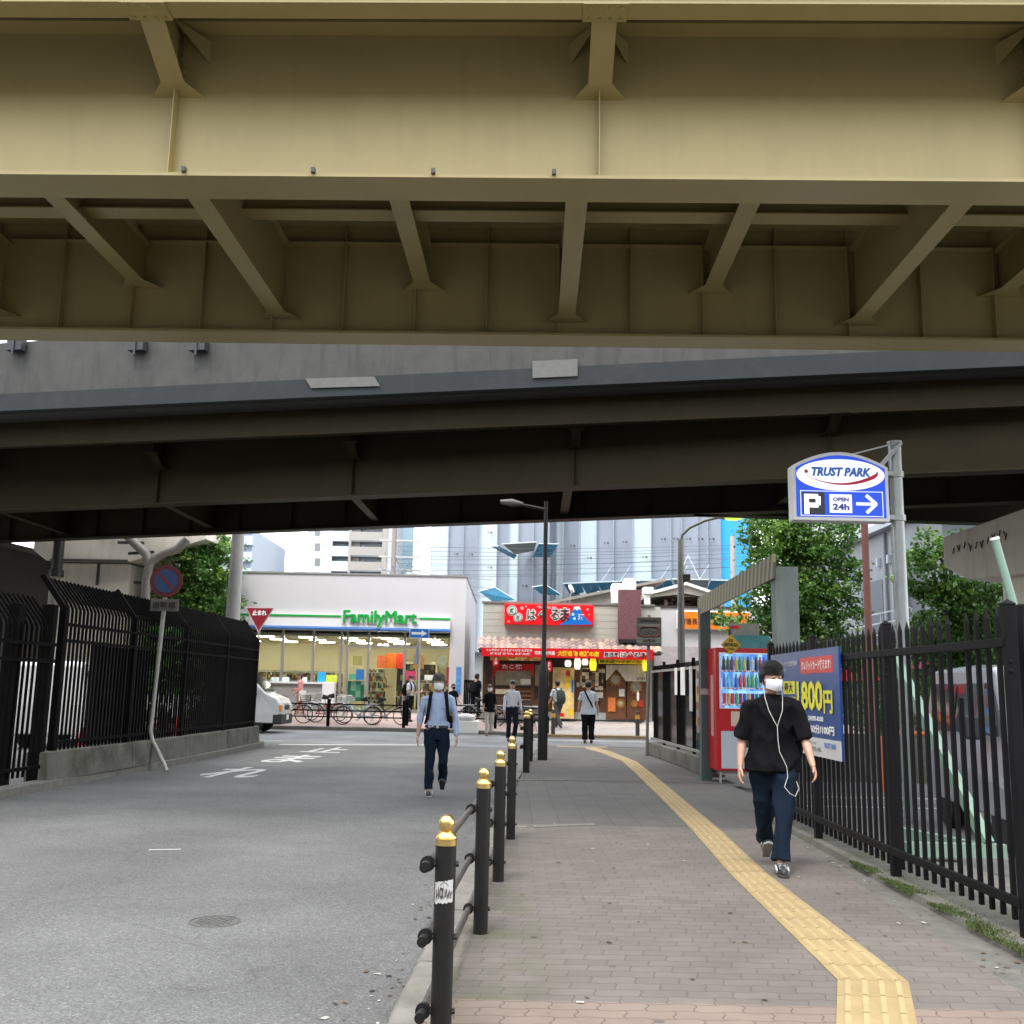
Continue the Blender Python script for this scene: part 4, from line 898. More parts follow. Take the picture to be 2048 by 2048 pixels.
for (x, y) in ((912, 1108), (942, 1109), (980, 1065), (980, 1135), (1213, 1086), (1250, 1084), (1179, 1116), (1290, 1114), (1146, 1092), (1327, 1078), (1352, 1078), (1402, 1078), (1424, 1078), (1050, 1172), (1377, 1078)):
    p = D(x, y, SYf(x)-.35); text('日 建', m_blk2, .38*.9, .17, p, sc, bold=.02)
    text('リース', m_blk2, .40, .07, p-Vector((0, 0, .22)), sc)
b = MB()
core = [(-5.6, 77.5), (15, 63.5), (15, 95), (-5.6, 95)]
b.prism(core, lambda a, c, d: Vector((a, c, d)), 0, 25.5); b.build('building_core', mm('core', (.3, .3, .3), .8), sc)
def canopy(pts, mat):  # four px/Y corner points
    P = [D(*p) for p in pts]; b = MB(); n = (P[1]-P[0]).cross(P[3]-P[0]).normalized()*.05; b.add(P+[p+n for p in P], [(0, 1, 2, 3), (7, 6, 5, 4), (0, 1, 5, 4), (1, 2, 6, 5), (2, 3, 7, 6), (3, 0, 4, 7)]); b.build('debris_canopy', mat, sc)
    b = MB()
    o_ = Vector((0, 0, .04))
    for f in (0, .5, 1): b.beam(P[0].lerp(P[1], f)+o_, P[3].lerp(P[2], f)+o_, .045, .045)
    b.beam(P[0], P[1], .06, .06); b.build('canopy_frame', m_pole, sc)
m_board = mm('deck_board', (.22, .23, .2), .7)
canopy([(1004, 1088, 66), (1073, 1084, 65), (1067, 1102, 68), (1030, 1109, 68)], m_board)
canopy([(981, 1092, 68), (996, 1092, 67), (1033, 1112, 70), (1028, 1118, 70)], m_asg)
canopy([(1079, 1087, 65), (1117, 1088, 64), (1100, 1115, 67), (1066, 1114, 67)], m_asg)
canopy([(957, 1183, 70), (989, 1175, 68), (1030, 1200, 66), (985, 1204, 69)], m_asg)
canopy([(1064, 1174, 66), (1090, 1170, 65), (1122, 1190, 65), (1085, 1190, 67)], m_asg)
xs_ = [1127, 1160, 1193, 1226, 1260, 1300, 1341]
for i in range(6):
    f0, f1_ = i/6, (i+1)/6; canopy([(xs_[i], 1167-8*f0, SYf(xs_[i])-2.4), (xs_[i+1], 1167-8*f1_, SYf(xs_[i+1])-2.4), (xs_[i+1]+8, 1186-8*f1_, SYf(xs_[i+1])-.3), (xs_[i]+14, 1190-8*f0, SYf(xs_[i])-.3)], m_asg)
canopy([(1345, 1158, 60), (1418, 1159, 58), (1414, 1176, 61), (1350, 1170, 62)], m_board); canopy([(1424, 1160, 58), (1466, 1161, 57), (1460, 1180, 60), (1412, 1184, 60)], m_asg)
b = MB()
for x in (990, 1225, 1262, 1300, 1340, 1376, 1418): p = D(x, 1130, SYf(x)-.4); q = D(x-22, 1163, SYf(x)-2.4); b.beam(p, q, .025, .025)
b.beam(D(1376, 1110, 60), D(1355, 1160, 58), .03, .03); b.beam(D(1376, 1110, 60), D(1400, 1160, 58), .03, .03)
b.build('stay_rod', m_pole, sc)
# ---- apartment block, towers beyond
ap = thing('apartment_block', 'pale apartment block with stacked balconies behind the convenience store', 'apartment building')
AY = 110; m_apw = M('apt_white', (.46, .49, .54), .7, var=.02); m_apb = M('apt_beige', (.29, .275, .255), .7, var=.03); m_apd = M('apt_dark', (.16, .17, .18), .5)
b = MB(); a, c_, _, _ = R(613, 1060, 664, 1150, AY); b.box(a, c_, AY, AY+16, 0, 26); a2, c2, _, _ = R(664, 1060, 700, 1150, AY); b.box(c_, D(773, 1100, AY).x, AY+1.4, AY+16, 0, 26); b.build('wall', m_apw, ap)
for y in (1094, 1124, 1064): p = D(635, y, AY); MB().box(p.x-.28, p.x+.28, AY-.04, AY+.1, p.z-.4, p.z+.4).build('window', m_apd, ap)
b = MB(); xa, xb = c_, D(697, 1100, AY).x; xc, xd = D(701, 1100, AY).x, D(764, 1100, AY).x
b.box(D(697, 1100, AY).x, D(702, 1100, AY).x, AY-.1, AY+1.4, 0, 26); b.box(xd, D(773, 1100, AY).x, AY-.1, AY+1.4, 0, 26); b.box(xc+.0, xc+.0+.9, AY+.6, AY+1.4, 0, 26); b.build('pier', m_apb, ap)
b = MB(); b2 = MB(); b3 = MB(); bw = MB()
for k in range(8):
    z = D(740, 1113, AY).z + (k-4)*1.62*1.0*1.0
    z = 15.0 + (k-5)*1.62*1.0
for k in range(9):
    z = D(740, 1079+30.0*(k-1), AY).z     # top of each slab/parapet line
    b.box(xa, xb, AY-.1, AY+1.4, z-.14, z); b3.box(xc, xd, AY-.12, AY-.02, z-1.12-.55+.55*1, z-.0-.0 - .62+.62*0 if False else z-.05)
b = MB(); b3 = MB()
FH = abs(D(740, 1079, AY).z-D(740, 1109, AY).z)
zt = D(740, 1094, AY).z; apw_ = BLOCKS('aptwin', ['#7f8f92', '#9aaaaa', '#c4ccca', '#6a7678'], 1.2, .6, .3)
for k in range(-2, 9):
    z = zt - k*FH
    b3.box(xc, xd, AY-.12, AY-.0, z-.95, z)            # solid parapet
    b.box(xa, xb, AY-.1, AY+1.4, z-.95-.12, z-.95+.05); b2.box(xa, xb, AY-.08, AY-.04, z-.9, z+.02)
    b.box(xc, xd, AY+.0, AY+1.4, z-1.05, z-.95)
    for xa_, xb2_ in [(xc+(xd-xc)*x0_+.3, xc+(xd-xc)*x1_) for x0_, x1_ in ((.12, .4), (.5, .62), (.72, .98))]+[(xa+.4, xb-.3)]: MB().box(xa_, xb2_, AY+1.3, AY+1.39, z-.3, z+.55).build('balcony_window', apw_, ap)
b.build('balcony_slab', m_apw, ap); b3.build('balcony_parapet', m_apb, ap); b2.build('glass_rail', mm('glassrail', (.42, .5, .52), .3), ap)
t = thing('glass_tower', 'blue tinted glass tower behind the wires', 'tower')
a, c_, _, _ = R(774, 1060, 826, 1150, 130); b = MB(); b.box(a, c_, 130, 145, 0, 40); b.build('facade', BLOCKS('glasst', ['#8fa9b3', '#86a2ac', '#98b0b8', '#a2b6bc'], .5, .4, .3), t)
t = thing('slim_tower', 'slim white ribbed tower left of the sheeted building', 'tower')
b = MB(); a, c_, _, _ = R(864, 1060, 880, 1150, 120)
for i in range(7): x = D(862+i*3.4, 1100, 120).x; b.box(x, x+.12, 119.6, 120, 0, 40)
b.box(a, D(884, 1100, 120).x, 120, 130, 0, 40); b.build('facade', mm('ribbed', (.36, .39, .43), .6), t)
t = thing('balcony_tower', 'blue grey tower block behind the concrete pole at left', 'apartment building')
b = MB(); a, c_, _, _ = R(440, 1060, 503, 1150, 100); b.box(a, c_, 100, 115, 0, 16.5)
for k in range(10): b.box(a, c_+.3, 99, 100, 2+k*1.6, 2.9+k*1.6)
b.build('facade', mm('tower_bl', (.35, .4, .46), .6), t)
t = thing('rooftop_stairs', 'distant low roof with a lattice mast beside the apartment block', 'building')
b = MB(); a, c_, z0, z1 = R(588, 1135, 613, 1160, 125); b.box(a, c_, 125, 130, 0, z1-.5)
a, c_, z0, z1 = R(603, 1075, 612, 1160, 125)
for x in (a, (a+c_)/2, c_): b.box(x-.06, x+.06, 125, 125.2, 4, z1)
for k in range(9): b.box(a, c_, 125, 125.1, z1-.8*k-.08, z1-.8*k)
b.build('frame', mm('dist', (.42, .5, .54), .7), t)
# ---- grey building on the right, wall running away from the viewer
gb = thing('grey_building', 'grey panelled building with recessed openings and an outdoor railing on the right', 'building')
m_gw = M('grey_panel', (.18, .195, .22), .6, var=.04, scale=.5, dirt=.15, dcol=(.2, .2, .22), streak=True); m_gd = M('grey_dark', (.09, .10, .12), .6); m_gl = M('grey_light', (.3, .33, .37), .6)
GX = 14.3
b = MB(); b.box(GX, GX+10, 37.5, 55, 3.3, 7.7); b.box(GX, GX+10, 33.6, 35.2, 3.3, 7.7); b.box(GX, GX+10, 35.2, 37.5, 6.6, 7.7); b.box(GX+1.5, GX+10, 35.2, 37.5, 3.3, 6.6); b.box(GX, GX+10, 33.6, 55, .0, 3.0); b.build('wall', m_gw, gb)
b = MB(); b.box(GX-.35, GX+10, 33, 55, 7.7, 7.95); b.build('eaves', m_gl, gb)
b = MB(); b.box(GX+.4, GX+9, 33, 55, 8.1, 13); b.build('upper_storey', m_wht, gb)
for i in range(5): MB().box(GX+.36, GX+.4, 35.5+i*3.4, 37.2+i*3.4, 8.6, 10.2).build('upper_window', mm('upw', (.22, .25, .28), .2), gb)
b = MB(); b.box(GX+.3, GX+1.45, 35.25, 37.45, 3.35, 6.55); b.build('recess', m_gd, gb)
b = MB(); b.box(GX-.03, GX-.003, 39.2, 41.6, 3.6, 5.9); b.build('window', m_gd, gb)
b = MB()
for y in (37.0+.8, 38.6): b.path([(GX-.08, y, 7.6), (GX-.08, y, 3.4)], .06, 8)
b.build('downpipe', m_gd, gb)
for y, z in ((42.5, 6.2), (43.6, 6.25), (44.8, 6.3), (38.2, 6.4), (39.3, 6.4)): MB().box(GX-.14, GX-.01, y, y+.16, z, z+.32).build('wall_lamp', m_gl, gb)
b = MB(); b.box(GX-1.3, GX, 33.2, 52, 2.75, 3.2); b.build('terrace_slab', m_gl, gb)
b = MB()
for z in (3.6, 4.0, 4.35): b.beam((GX-1.2, 33.4, z), (GX-1.2, 52, z), .04, .04)
for i in range(14): b.box(GX-1.22, GX-1.18, 33.4+i*1.4, 33.44+i*1.4, 3.2, 4.37)
b.build('railing', mm('rail_l', (.5, .55, .56), .4, .4), gb)
b = MB(); b.box(GX-1.34, GX-1.28, 34.5, 41, 2.0, 2.73); b.build('shop_awning', m_red, gb)
b = MB(); b.box(GX-1.0, GX-.9, 33.6, 52, .1, 1.9); b.build('shutter', mm('shutter', (.14, .13, .13), .5), gb)
b = MB(); b.box(GX-1.36, GX-1.345, 34.1, 34.48, 2.0, 2.73); b.build('orange_panel', mm('orange', '#f57a0c'), gb)
t = thing('pink_awning', 'pink and red awning of a shop seen through the right fence', 'awning')
b = MB(); P = [D(1815, 1320, 33), D(1900, 1322, 33), D(1905, 1339, 32.4), D(1815, 1337, 32.4)]; b.add(P+[p+Vector((0, .1, 0)) for p in P], [(0, 1, 2, 3), (7, 6, 5, 4), (2, 3, 7, 6), (0, 1, 5, 4)]); b.build('canopy', mm('pinkaw', '#d8577a', .7), t)
b = MB()
for x in (1820, 1898): p = D(x, 1330, 32.8); b.box(p.x-.04, p.x+.04, p.y, p.y+.08, 0, p.z)
b.build('leg', m_alu, t)
# ------------------------------------------------------------------ piers, walls, trees
m_pier = M('pier_concrete', (.68, .63, .55), .8, var=.06, scale=1.2, dirt=.35, dcol=(.2, .18, .15), streak=True, bump=.15, bscale=30)
m_pierd = M('pier_stain', (.06, .055, .05), .8); m_pipe = M('drain_grey', (.24, .225, .2), .5)
t = thing('viaduct_pier', 'cream concrete hammerhead pier with grey drain pipes beyond the left fence', 'pier', (-15.9, 39.6, 0), radians(-4))
b = MB(); b.prism([(-1.85, 0), (1.15, 0), (1.15, 5.95), (-1.85, 5.95)], lambda a, z, d: Vector((a, d, z)), 0, 3.0); b.build('column', m_pier, t, bevel=.08)
b = MB(); b.prism([(-2.05, 6.0), (1.3, 6.0), (4.2, 6.9), (4.2, 8.6), (-2.6, 8.6), (-2.6, 6.4)], lambda a, z, d: Vector((a, d, z)), -.35, 3.3); b.build('cap', m_pier, t)
b = MB(); b.box(-1.88, 1.2, -.40, -.34, 5.97, 6.06); b.box(-.15, -.05, -.05, .0, 5.1, 5.95); b.build('stain', m_pierd, t)
for px in ([(375, 1078), (355, 1098), (325, 1108), (300, 1125), (292, 1160), (290, 1235)], [(255, 1072), (275, 1092), (292, 1108), (299, 1135)]):
    b = MB(); b.path([D(x, y, 38.4)-Vector(t.location) for x, y in px], .17, 12); o = b.build('drain_pipe', m_pipe, t, smooth=True); o.matrix_parent_inverse = Matrix.Rotation(radians(4), 4, 'Z')
b = MB()
for x0, y0, x1, y1 in ((236, 1085, 288, 1086), (257, 1107, 308, 1104), (268, 1165, 296, 1166)): b.beam(D(x0, y0, 38.5)-Vector(t.location), D(x1, y1, 38.5)-Vector(t.location), .08, .1)
o = b.build('pipe_bracket', m_pierd, t); o.matrix_parent_inverse = Matrix.Rotation(radians(4), 4, 'Z')
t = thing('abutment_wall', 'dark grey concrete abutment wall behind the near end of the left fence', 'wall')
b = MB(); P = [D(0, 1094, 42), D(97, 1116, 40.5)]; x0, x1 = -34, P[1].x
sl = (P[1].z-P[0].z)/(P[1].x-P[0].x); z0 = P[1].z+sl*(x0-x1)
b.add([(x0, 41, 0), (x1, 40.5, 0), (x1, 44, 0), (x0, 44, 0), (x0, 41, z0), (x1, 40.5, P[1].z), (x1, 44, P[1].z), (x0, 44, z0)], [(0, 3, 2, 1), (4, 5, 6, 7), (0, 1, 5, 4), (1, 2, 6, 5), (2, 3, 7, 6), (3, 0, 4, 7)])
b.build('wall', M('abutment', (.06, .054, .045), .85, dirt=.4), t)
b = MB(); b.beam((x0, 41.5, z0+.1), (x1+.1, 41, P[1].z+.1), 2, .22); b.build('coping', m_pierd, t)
t = thing('black_drain_pipe', 'thick vertical drain pipe, black above and grey below its joint, beside the abutment wall', 'pipe')
b = MB(); p = D(114, 1130, 38.2); b.path([(p.x, p.y, 5.3), (p.x, p.y, 8)], .2, 14); b.build('upper_pipe', m_black, t, smooth=True)
b = MB(); b.path([(p.x, p.y, 0), (p.x, p.y, 5.3)], .2, 14); b.build('lower_pipe', m_pipe, t, smooth=True)
b = MB(); b.cyl((p.x, p.y, 5.25), (p.x, p.y, 5.5), .27, n=14); b.build('joint', m_black, t)

t = thing('viaduct_pier', 'cream concrete pier with a broad cap above the car park at the right edge', 'pier')
b = MB(); p0 = Vector((11.75, 27.6, 0)); p1 = Vector((18.5, 16.6, 0)); dd = (p1-p0).normalized(); n_ = Vector((-dd.y, dd.x, 0))*-1
def pf(a, z, d): return p0+dd*a+n_*d*-1+Vector((0, 0, z))
b.prism([(0, 4.95), (.7, 4.55), (.0+8, 4.7), (8, 6.45), (3.2, 6.4), (0, 5.75)], pf, 0, 2.6); b.build('cap', m_pier, t, bevel=.04)
b = MB(); b.prism([(1.4, 0), (8, 0), (8, 4.75), (2.9-1.5, 4.62)], pf, .35, 2.2); b.build('column', m_pier, t, bevel=.1)
b = MB()
for i in range(13):
    if i in (5, 6, 9): continue
    a = .35+i*.34; z = 5.36+i*.06; 
    for k in range(3): q = pf(a+k*.09, z+.06*sin(i*2.+k), -.012); b.beam(q+Vector((0, 0, .09)), q-Vector((0, 0, .09))+dd*.05*(1 if k % 2 else -1), .02, .02)
b.build('graffiti_scrawl', m_blk2, t)
b = MB(); b.box(12.9, 13.1, 24.4, 24.44, 5.9, 6.3); 
b.build('inspection_plate', m_lw, t)
# ---- trees
def leafmat(name, c0, c1):
    mt = bpy.data.materials.new(name); mt.use_nodes = True; t = mt.node_tree; t.nodes.clear(); N = t.nodes.new; L = t.links.new
    o = N('ShaderNodeOutputMaterial'); co = N('ShaderNodeTexCoord'); n = N('ShaderNodeTexNoise'); n.inputs['Scale'].default_value = 1.7; n.inputs['Detail'].default_value = 8; n.inputs['Roughness'].default_value = .8; L(co.outputs['Object'], n.inputs[0])
    r = N('ShaderNodeValToRGB'); r.color_ramp.elements[0].position = .35; r.color_ramp.elements[1].position = .65; r.color_ramp.elements[0].color = (*c0, 1); r.color_ramp.elements[1].color = (*c1, 1); L(n.outputs['Fac'], r.inputs[0])
    d = N('ShaderNodeBsdfPrincipled'); d.inputs['Roughness'].default_value = .45; L(r.outputs[0], d.inputs['Base Color'])
    tl = N('ShaderNodeBsdfTranslucent'); L(r.outputs[0], tl.inputs[0]); x = N('ShaderNodeMixShader'); x.inputs[0].default_value = .35; L(d.outputs[0], x.inputs[1]); L(tl.outputs[0], x.inputs[2]); L(x.outputs[0], o.inputs[0]); return mt
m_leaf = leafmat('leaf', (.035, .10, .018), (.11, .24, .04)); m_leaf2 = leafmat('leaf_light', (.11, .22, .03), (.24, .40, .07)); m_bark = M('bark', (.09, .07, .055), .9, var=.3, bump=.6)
def tree(label, base, blobs, n, seed, leaf=.10, mats=None, group='street trees'):
    """blobs: ellipsoids (dx,dy,z,rx,ry,rz) relative to the base"""
    rg = random.Random(seed); t = thing('tree', label, 'tree', base, group=group)
    b = MB(); top = max(q[2] for q in blobs); b.loft([(0, 0, -.1), (.05, 0, top*.3), (-.05, .05, top*.6), (.05, 0, top*.95)], [.2, .15, .11, .04], 10)
    for q in blobs:
        zz = max(.5, q[2]-q[5]*.9-.4); b.loft([(0, 0, min(zz, top*.55)), (q[0]*.5, q[1]*.5, (zz+q[2])/2), (q[0]*.95, q[1]*.95, q[2])], [.08, .05, .02], 7)
    b.build('trunk', m_bark, t, smooth=True)
    b = MB(); vol = [q[3]*q[4]*q[5] for q in blobs]; tot = sum(vol)
    for q, vq in zip(blobs, vol):
        nc = max(12, int(n*vq/tot/34))
        for c in range(nc):
            while True:
                d = Vector((rg.gauss(0, 1), rg.gauss(0, 1), rg.gauss(0, 1))).normalized(); rr = rg.random()**.28
                break
            rr *= 1+.28*noise.noise(d*2.3+Vector((seed, q[0], q[2])))
            cc = Vector((q[0]+d.x*q[3]*rr, q[1]+d.y*q[4]*rr, q[2]+d.z*q[5]*rr))
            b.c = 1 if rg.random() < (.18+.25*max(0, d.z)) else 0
            sz = rg.uniform(.16, .34); tw = Vector((rg.gauss(0, 1), rg.gauss(0, 1), rg.gauss(0, .5))).normalized()
            for k in range(34):
                o = cc+tw*rg.uniform(-1, 1)*sz*1.3+Vector((rg.gauss(0, 1), rg.gauss(0, 1), rg.gauss(0, .6)))*sz*.55
                nrm = Vector((rg.gauss(0, 1), rg.gauss(0, 1), rg.gauss(0, 1)+.8)).normalized(); a = nrm.orthogonal().normalized(); a.rotate(Matrix.Rotation(rg.uniform(0, 6.3), 3, nrm)); e = nrm.cross(a)
                l = leaf*rg.uniform(.6, 1.25); w = l*.42
                i0 = len(b.v); b.v += [tuple(o-a*l*.6), tuple(o+e*w-a*l*.05), tuple(o+a*l*.6), tuple(o-e*w-a*l*.05)]; b.f.append((i0, i0+1, i0+2, i0+3)); b.m.append(b.c)
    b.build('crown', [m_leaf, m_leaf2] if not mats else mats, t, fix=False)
    return t
tree('leafy green street tree beside the left pier and the concrete pole', (-12.2, 40.4, .1), [(.1, 0, 6.0, 1.5, 1.3, 1.3), (-.3, 0, 4.7, 1.5, 1.3, 1.2), (.5, 0, 4.4, 1.25, 1.1, 1.1), (-.3, 0, 3.2, 1.5, 1.2, 1.1), (.4, .1, 3.0, 1.3, 1.1, 1.0), (-.5, .3, 7.2, 1.4, 1.2, 1), (0, 0, 2.0, 1.5, 1.1, .8)], 21000, 3, leaf=.15)
tree('tall leafy tree behind the red drinks machine and the striped beam', (9.5, 34.6, 0), [(-.5, 0, 6.9, 1.15, 1.1, 1.2), (.7, 0, 7.0, 1.5, 1.3, 1.3), (-.6, 0, 5.8, 1.15, 1.1, 1.0), (.8, 0, 5.6, 1.6, 1.3, 1.1), (-.2, 0, 4.7, 1.2, 1.2, .9), (-1.5, -.2, 3.9, 1.1, 1.0, .7), (.8, 0, 4.3, 1.6, 1.3, 1.0), (-.3, 0, 2.9, 1.0, 1.2, .8), (1.0, 0, 2.9, 1.5, 1.2, .75), (2.1, -.2, 2.75, 1.1, 1, .5), (0, 0, 2.2, 1.5, 1.2, .6)], 30000, 11, leaf=.13)
tree('leafy tree left of the right hand pier', (13.6, 31.5, 0), [(-.6, 0, 5.2, .9, .9, .9), (-.4, 0, 6.0, .7, .7, .6), (.1, 0, 4.2, 1.2, 1.1, .9), (-.2, 0, 3.1, 1.4, 1.1, .9), (1.0, 0, 3.3, 1.2, 1.1, 1.0), (.6, 0, 2.0, 1.5, 1.1, .9), (.5, 0, 1.1, 1.4, 1, .7), (1.2, 0, 4.5, 1.0, 1, .8)], 19000, 23, leaf=.13)
tree('low bushy tree behind the car park fence near the red barrier', (9.6, 26.5, 0), [(0, 0, 2.0, .9, .7, .7), (.5, 0, 1.2, .9, .7, .7), (-.2, 0, 1.1, .8, .7, .6)], 5000, 31, leaf=.09)

t = thing('light_blocker', 'unseen block added behind the viewer to cut low sky light', 'building')  # added out of view to hold back low sky light on the girders
b = MB(); b.box(-60, 60, -36, -21, 0, 15); b.build('wall', M('rear_blocker', (.34, .33, .31), .8, var=.15, scale=.3), t)
b = MB()
for i in range(24):
    for k in range(3): b.box(-57+i*4.8, -54.4+i*4.8, -20.99, -20.9, 1.2+k*3.2, 2.9+k*3.2)
b.build('window', mm('rear_blocker_glass', (.05, .06, .07), .15), t)
for x0, x1, lab in ((-46, -34, 'unseen block added beyond the left edge to limit sidelight'),):
    t = thing('light_blocker', lab, 'building'); b = MB(); b.box(x0, x1, -10, 24, 0, 14); b.build('wall', M('side_blocker', (.2, .19, .18), .8, var=.15, scale=.3), t)  # unseen mass added to limit sidelight under the viaducts
# ------------------------------------------------------------------ left fence
m_fen = M('fence_paint', (.005, .0045, .0045), .7, spec=.06, var=.2, scale=5, dirt=.08, dcol=(.015, .013, .012)); m_plinth = M('plinth_concrete', (.115, .11, .095), .9, var=.35, scale=2.2, bump=.5, bscale=40, dirt=.95, dcol=(.022, .027, .012))
lf = thing('security_fence', 'tall black bar fence with an inward leaning top along the left kerb', 'fence')
LF = [(-6.98, 12.6), (-6.72, 15.5), (-6.55, 18.0), (-6.42, 20.5), (-6.34, 23.2), (-6.3, 25.8)]
PH = .42
b = MB()
for (x0, y0), (x1, y1) in zip(LF[1:], LF[2:]):
    p, q = Vector((x0, y0, 0)), Vector((x1, y1, 0)); d = (q-p).normalized(); n_ = Vector((d.y, -d.x, 0)); e = p if y0 != 15.5 else p-d*.35
    b.add([e+n_*.16, q+n_*.16, q-n_*.2, e-n_*.2, e+n_*.13+Vector((0, 0, PH)), q+n_*.13+Vector((0, 0, PH)), q-n_*.2+Vector((0, 0, PH)), e-n_*.2+Vector((0, 0, PH))], [(0, 3, 2, 1), (4, 5, 6, 7), (0, 1, 5, 4), (1, 2, 6, 5), (2, 3, 7, 6), (3, 0, 4, 7)])
b.add([(-6.14, 25.8, 0), (-6.2, 26.25, 0), (-6.5, 26.5, 0), (-8.5, 26.5, 0), (-8.5, 26.1, 0), (-6.6, 25.8, 0)]+[(-6.17, 25.8, PH), (-6.23, 26.2, PH), (-6.5, 26.45, PH), (-8.5, 26.45, PH), (-8.5, 26.1, PH), (-6.6, 25.8, PH)],
      [(6, 7, 8, 9, 10, 11), (0, 1, 7, 6), (1, 2, 8, 7), (2, 3, 9, 8), (3, 4, 10, 9), (4, 5, 11, 10)])
wl = thing('low_wall', 'stained low concrete wall under the left fence, patched with moss', 'wall'); b.build('wall', m_plinth, wl, bevel=.015)
def lean(n_): return [Vector((0, 0, 0)), Vector((0, 0, 2.1)), n_*-.05+Vector((0, 0, 2.2)), n_*-.34+Vector((0, 0, 2.56))]
def fence_run(p, q, zb, parent, post0=True, post1=True, hh=0.):
    p, q = Vector((*p, zb)), Vector((*q, zb)); d = (q-p).normalized(); n_ = Vector((d.y, -d.x, 0)); L_ = (q-p).length; n = int(L_/.125)
    b = MB()
    for i in range(1, n):
        o = p+d*L_*i/n; pr = lean(n_)
        for a, c_ in zip(pr, pr[1:]): b.beam(o+a, o+c_, .022, .034, n_)
    b.build('bar_panel', m_fen, parent)
    for z in (.12, 1.62, 1.86): MB().beam(p+Vector((0, 0, z))+n_*.03, q+Vector((0, 0, z))+n_*.03, .03, .05).build('rail', m_fen, parent)
    for f, o in ((post0, p), (post1, q)):
        if f:
            b = MB(); b.beam(o-Vector((0, 0, .05)), o+Vector((0, 0, 2.14)), .10, .10, n_); b.beam(o+Vector((0, 0, 2.1)), o-n_*.38+Vector((0, 0, 2.6)), .08, .08, n_); b.build('post', m_fen, parent)
for a, c_ in zip(LF[1:], LF[2:]): fence_run(a, c_, PH, lf, True, c_ == LF[-1])
fence_run((-6.45, 26.2), (-9.0, 26.3), PH, lf, False, True)
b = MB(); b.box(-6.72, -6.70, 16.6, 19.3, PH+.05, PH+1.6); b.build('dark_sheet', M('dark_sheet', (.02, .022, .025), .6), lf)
gt = thing('gate', 'black steel bar gate leaf at the near left end of the fence', 'gate')
b = MB()
for i in range(1, 22): o = Vector((-6.95, 12.55, .05)).lerp(Vector((-7.55, 9.8, .05)), i/22); b.beam(o, o+Vector((0, 0, 2.25)), .03, .03); 
b.build('bar_panel', m_fen, gt)
b = MB()
for z in (.15, 1.05, 1.75, 2.1): b.beam((-6.95, 12.55, z), (-7.55, 9.8, z), .04, .06)
b.build('rail', m_fen, gt); MB().beam((-6.9, 12.6, -.05), (-6.9, 12.6, 2.3), .12, .12).build('post', m_fen, gt); MB().beam((-7.57, 9.75, -.05), (-7.57, 9.75, 2.35), .14, .14).build('post', m_fen, gt)
fence_run((-6.93, 12.7), (-6.74, 15.3), 0.1, lf, False, False)
MB().box(-6.98, -6.82, 14.3, 14.5, 0, 2.5).build('post', m_fen, lf, bevel=.01)
MB().box(-6.9, -6.72, 15.15, 15.3, 0, 2.55).build('post', m_fen, lf, bevel=.01)
# ------------------------------------------------------------------ right fence
rf = thing('palisade_fence', 'black spear-topped bar fence between the pavement and the car park', 'fence')
RP = [(3.135, 6.45), (3.11, 8.5), (3.12, 10.6), (3.13, 12.35)]
m_rfen = M('fence_black', (.005, .005, .006), .5, spec=.14, var=.15, scale=5, dirt=.1, dcol=(.025, .022, .02))
for (a, c_) in zip(RP, RP[1:]):
    p, q = Vector((*a, 0)), Vector((*c_, 0)); d = (q-p).normalized(); n_ = Vector((d.y, -d.x, 0)); L_ = (q-p).length; n = max(5, round(L_/.142))
    b = MB()
    for i in range(1, n):
        o = p+d*L_*i/n; z1 = 1.97
        if a == RP[0] and i == 5: z1 = 1.45
        b.beam(o+Vector((0, 0, .12)), o+Vector((0, 0, z1)), .028, .028, n_)
        if z1 > 1.9:
            w = .014; t0 = [o+d*sx*w+n_*sy*w+Vector((0, 0, z1)) for sx, sy in ((-1, -1), (1, -1), (1, 1), (-1, 1))]; b.add(t0+[o+Vector((0, 0, z1+.07))], [(0, 1, 4), (1, 2, 4), (2, 3, 4), (3, 0, 4)])
    b.build('bar_panel', m_rfen, rf)
    for z in (.24, 1.80): MB().beam(p+Vector((0, 0, z))-n_*.025, q+Vector((0, 0, z))-n_*.025, .035, .06).build('rail', m_rfen, rf, bevel=.006)
for x, y in RP:
    b = MB(); b.box(x-.035, x+.035, y-.035, y+.035, -.05, 2.04); t0 = [(x-.04, y-.04, 2.04), (x+.04, y-.04, 2.04), (x+.04, y+.04, 2.04), (x-.04, y+.04, 2.04), (x, y, 2.075)]; b.add(t0, [(0, 1, 4), (1, 2, 4), (2, 3, 4), (3, 0, 4)])
    for z in (1.62, 1.68): b.cyl((x-.02, y-.045, z), (x-.02, y-.03, z), .012, n=8)
    b.build('post', m_rfen, rf, bevel=.004)
gp = thing('gate_post', 'wide black steel gate post at the right edge of the photo', 'post')
b = MB(); b.box(3.30, 3.52, 6.62, 6.82, -.05, 2.06); b.build('post', m_rfen, gp, bevel=.01); MB().box(3.3, 3.42, 6.57, 6.6, 1.35, 1.6).build('hinge', m_rfen, gp)
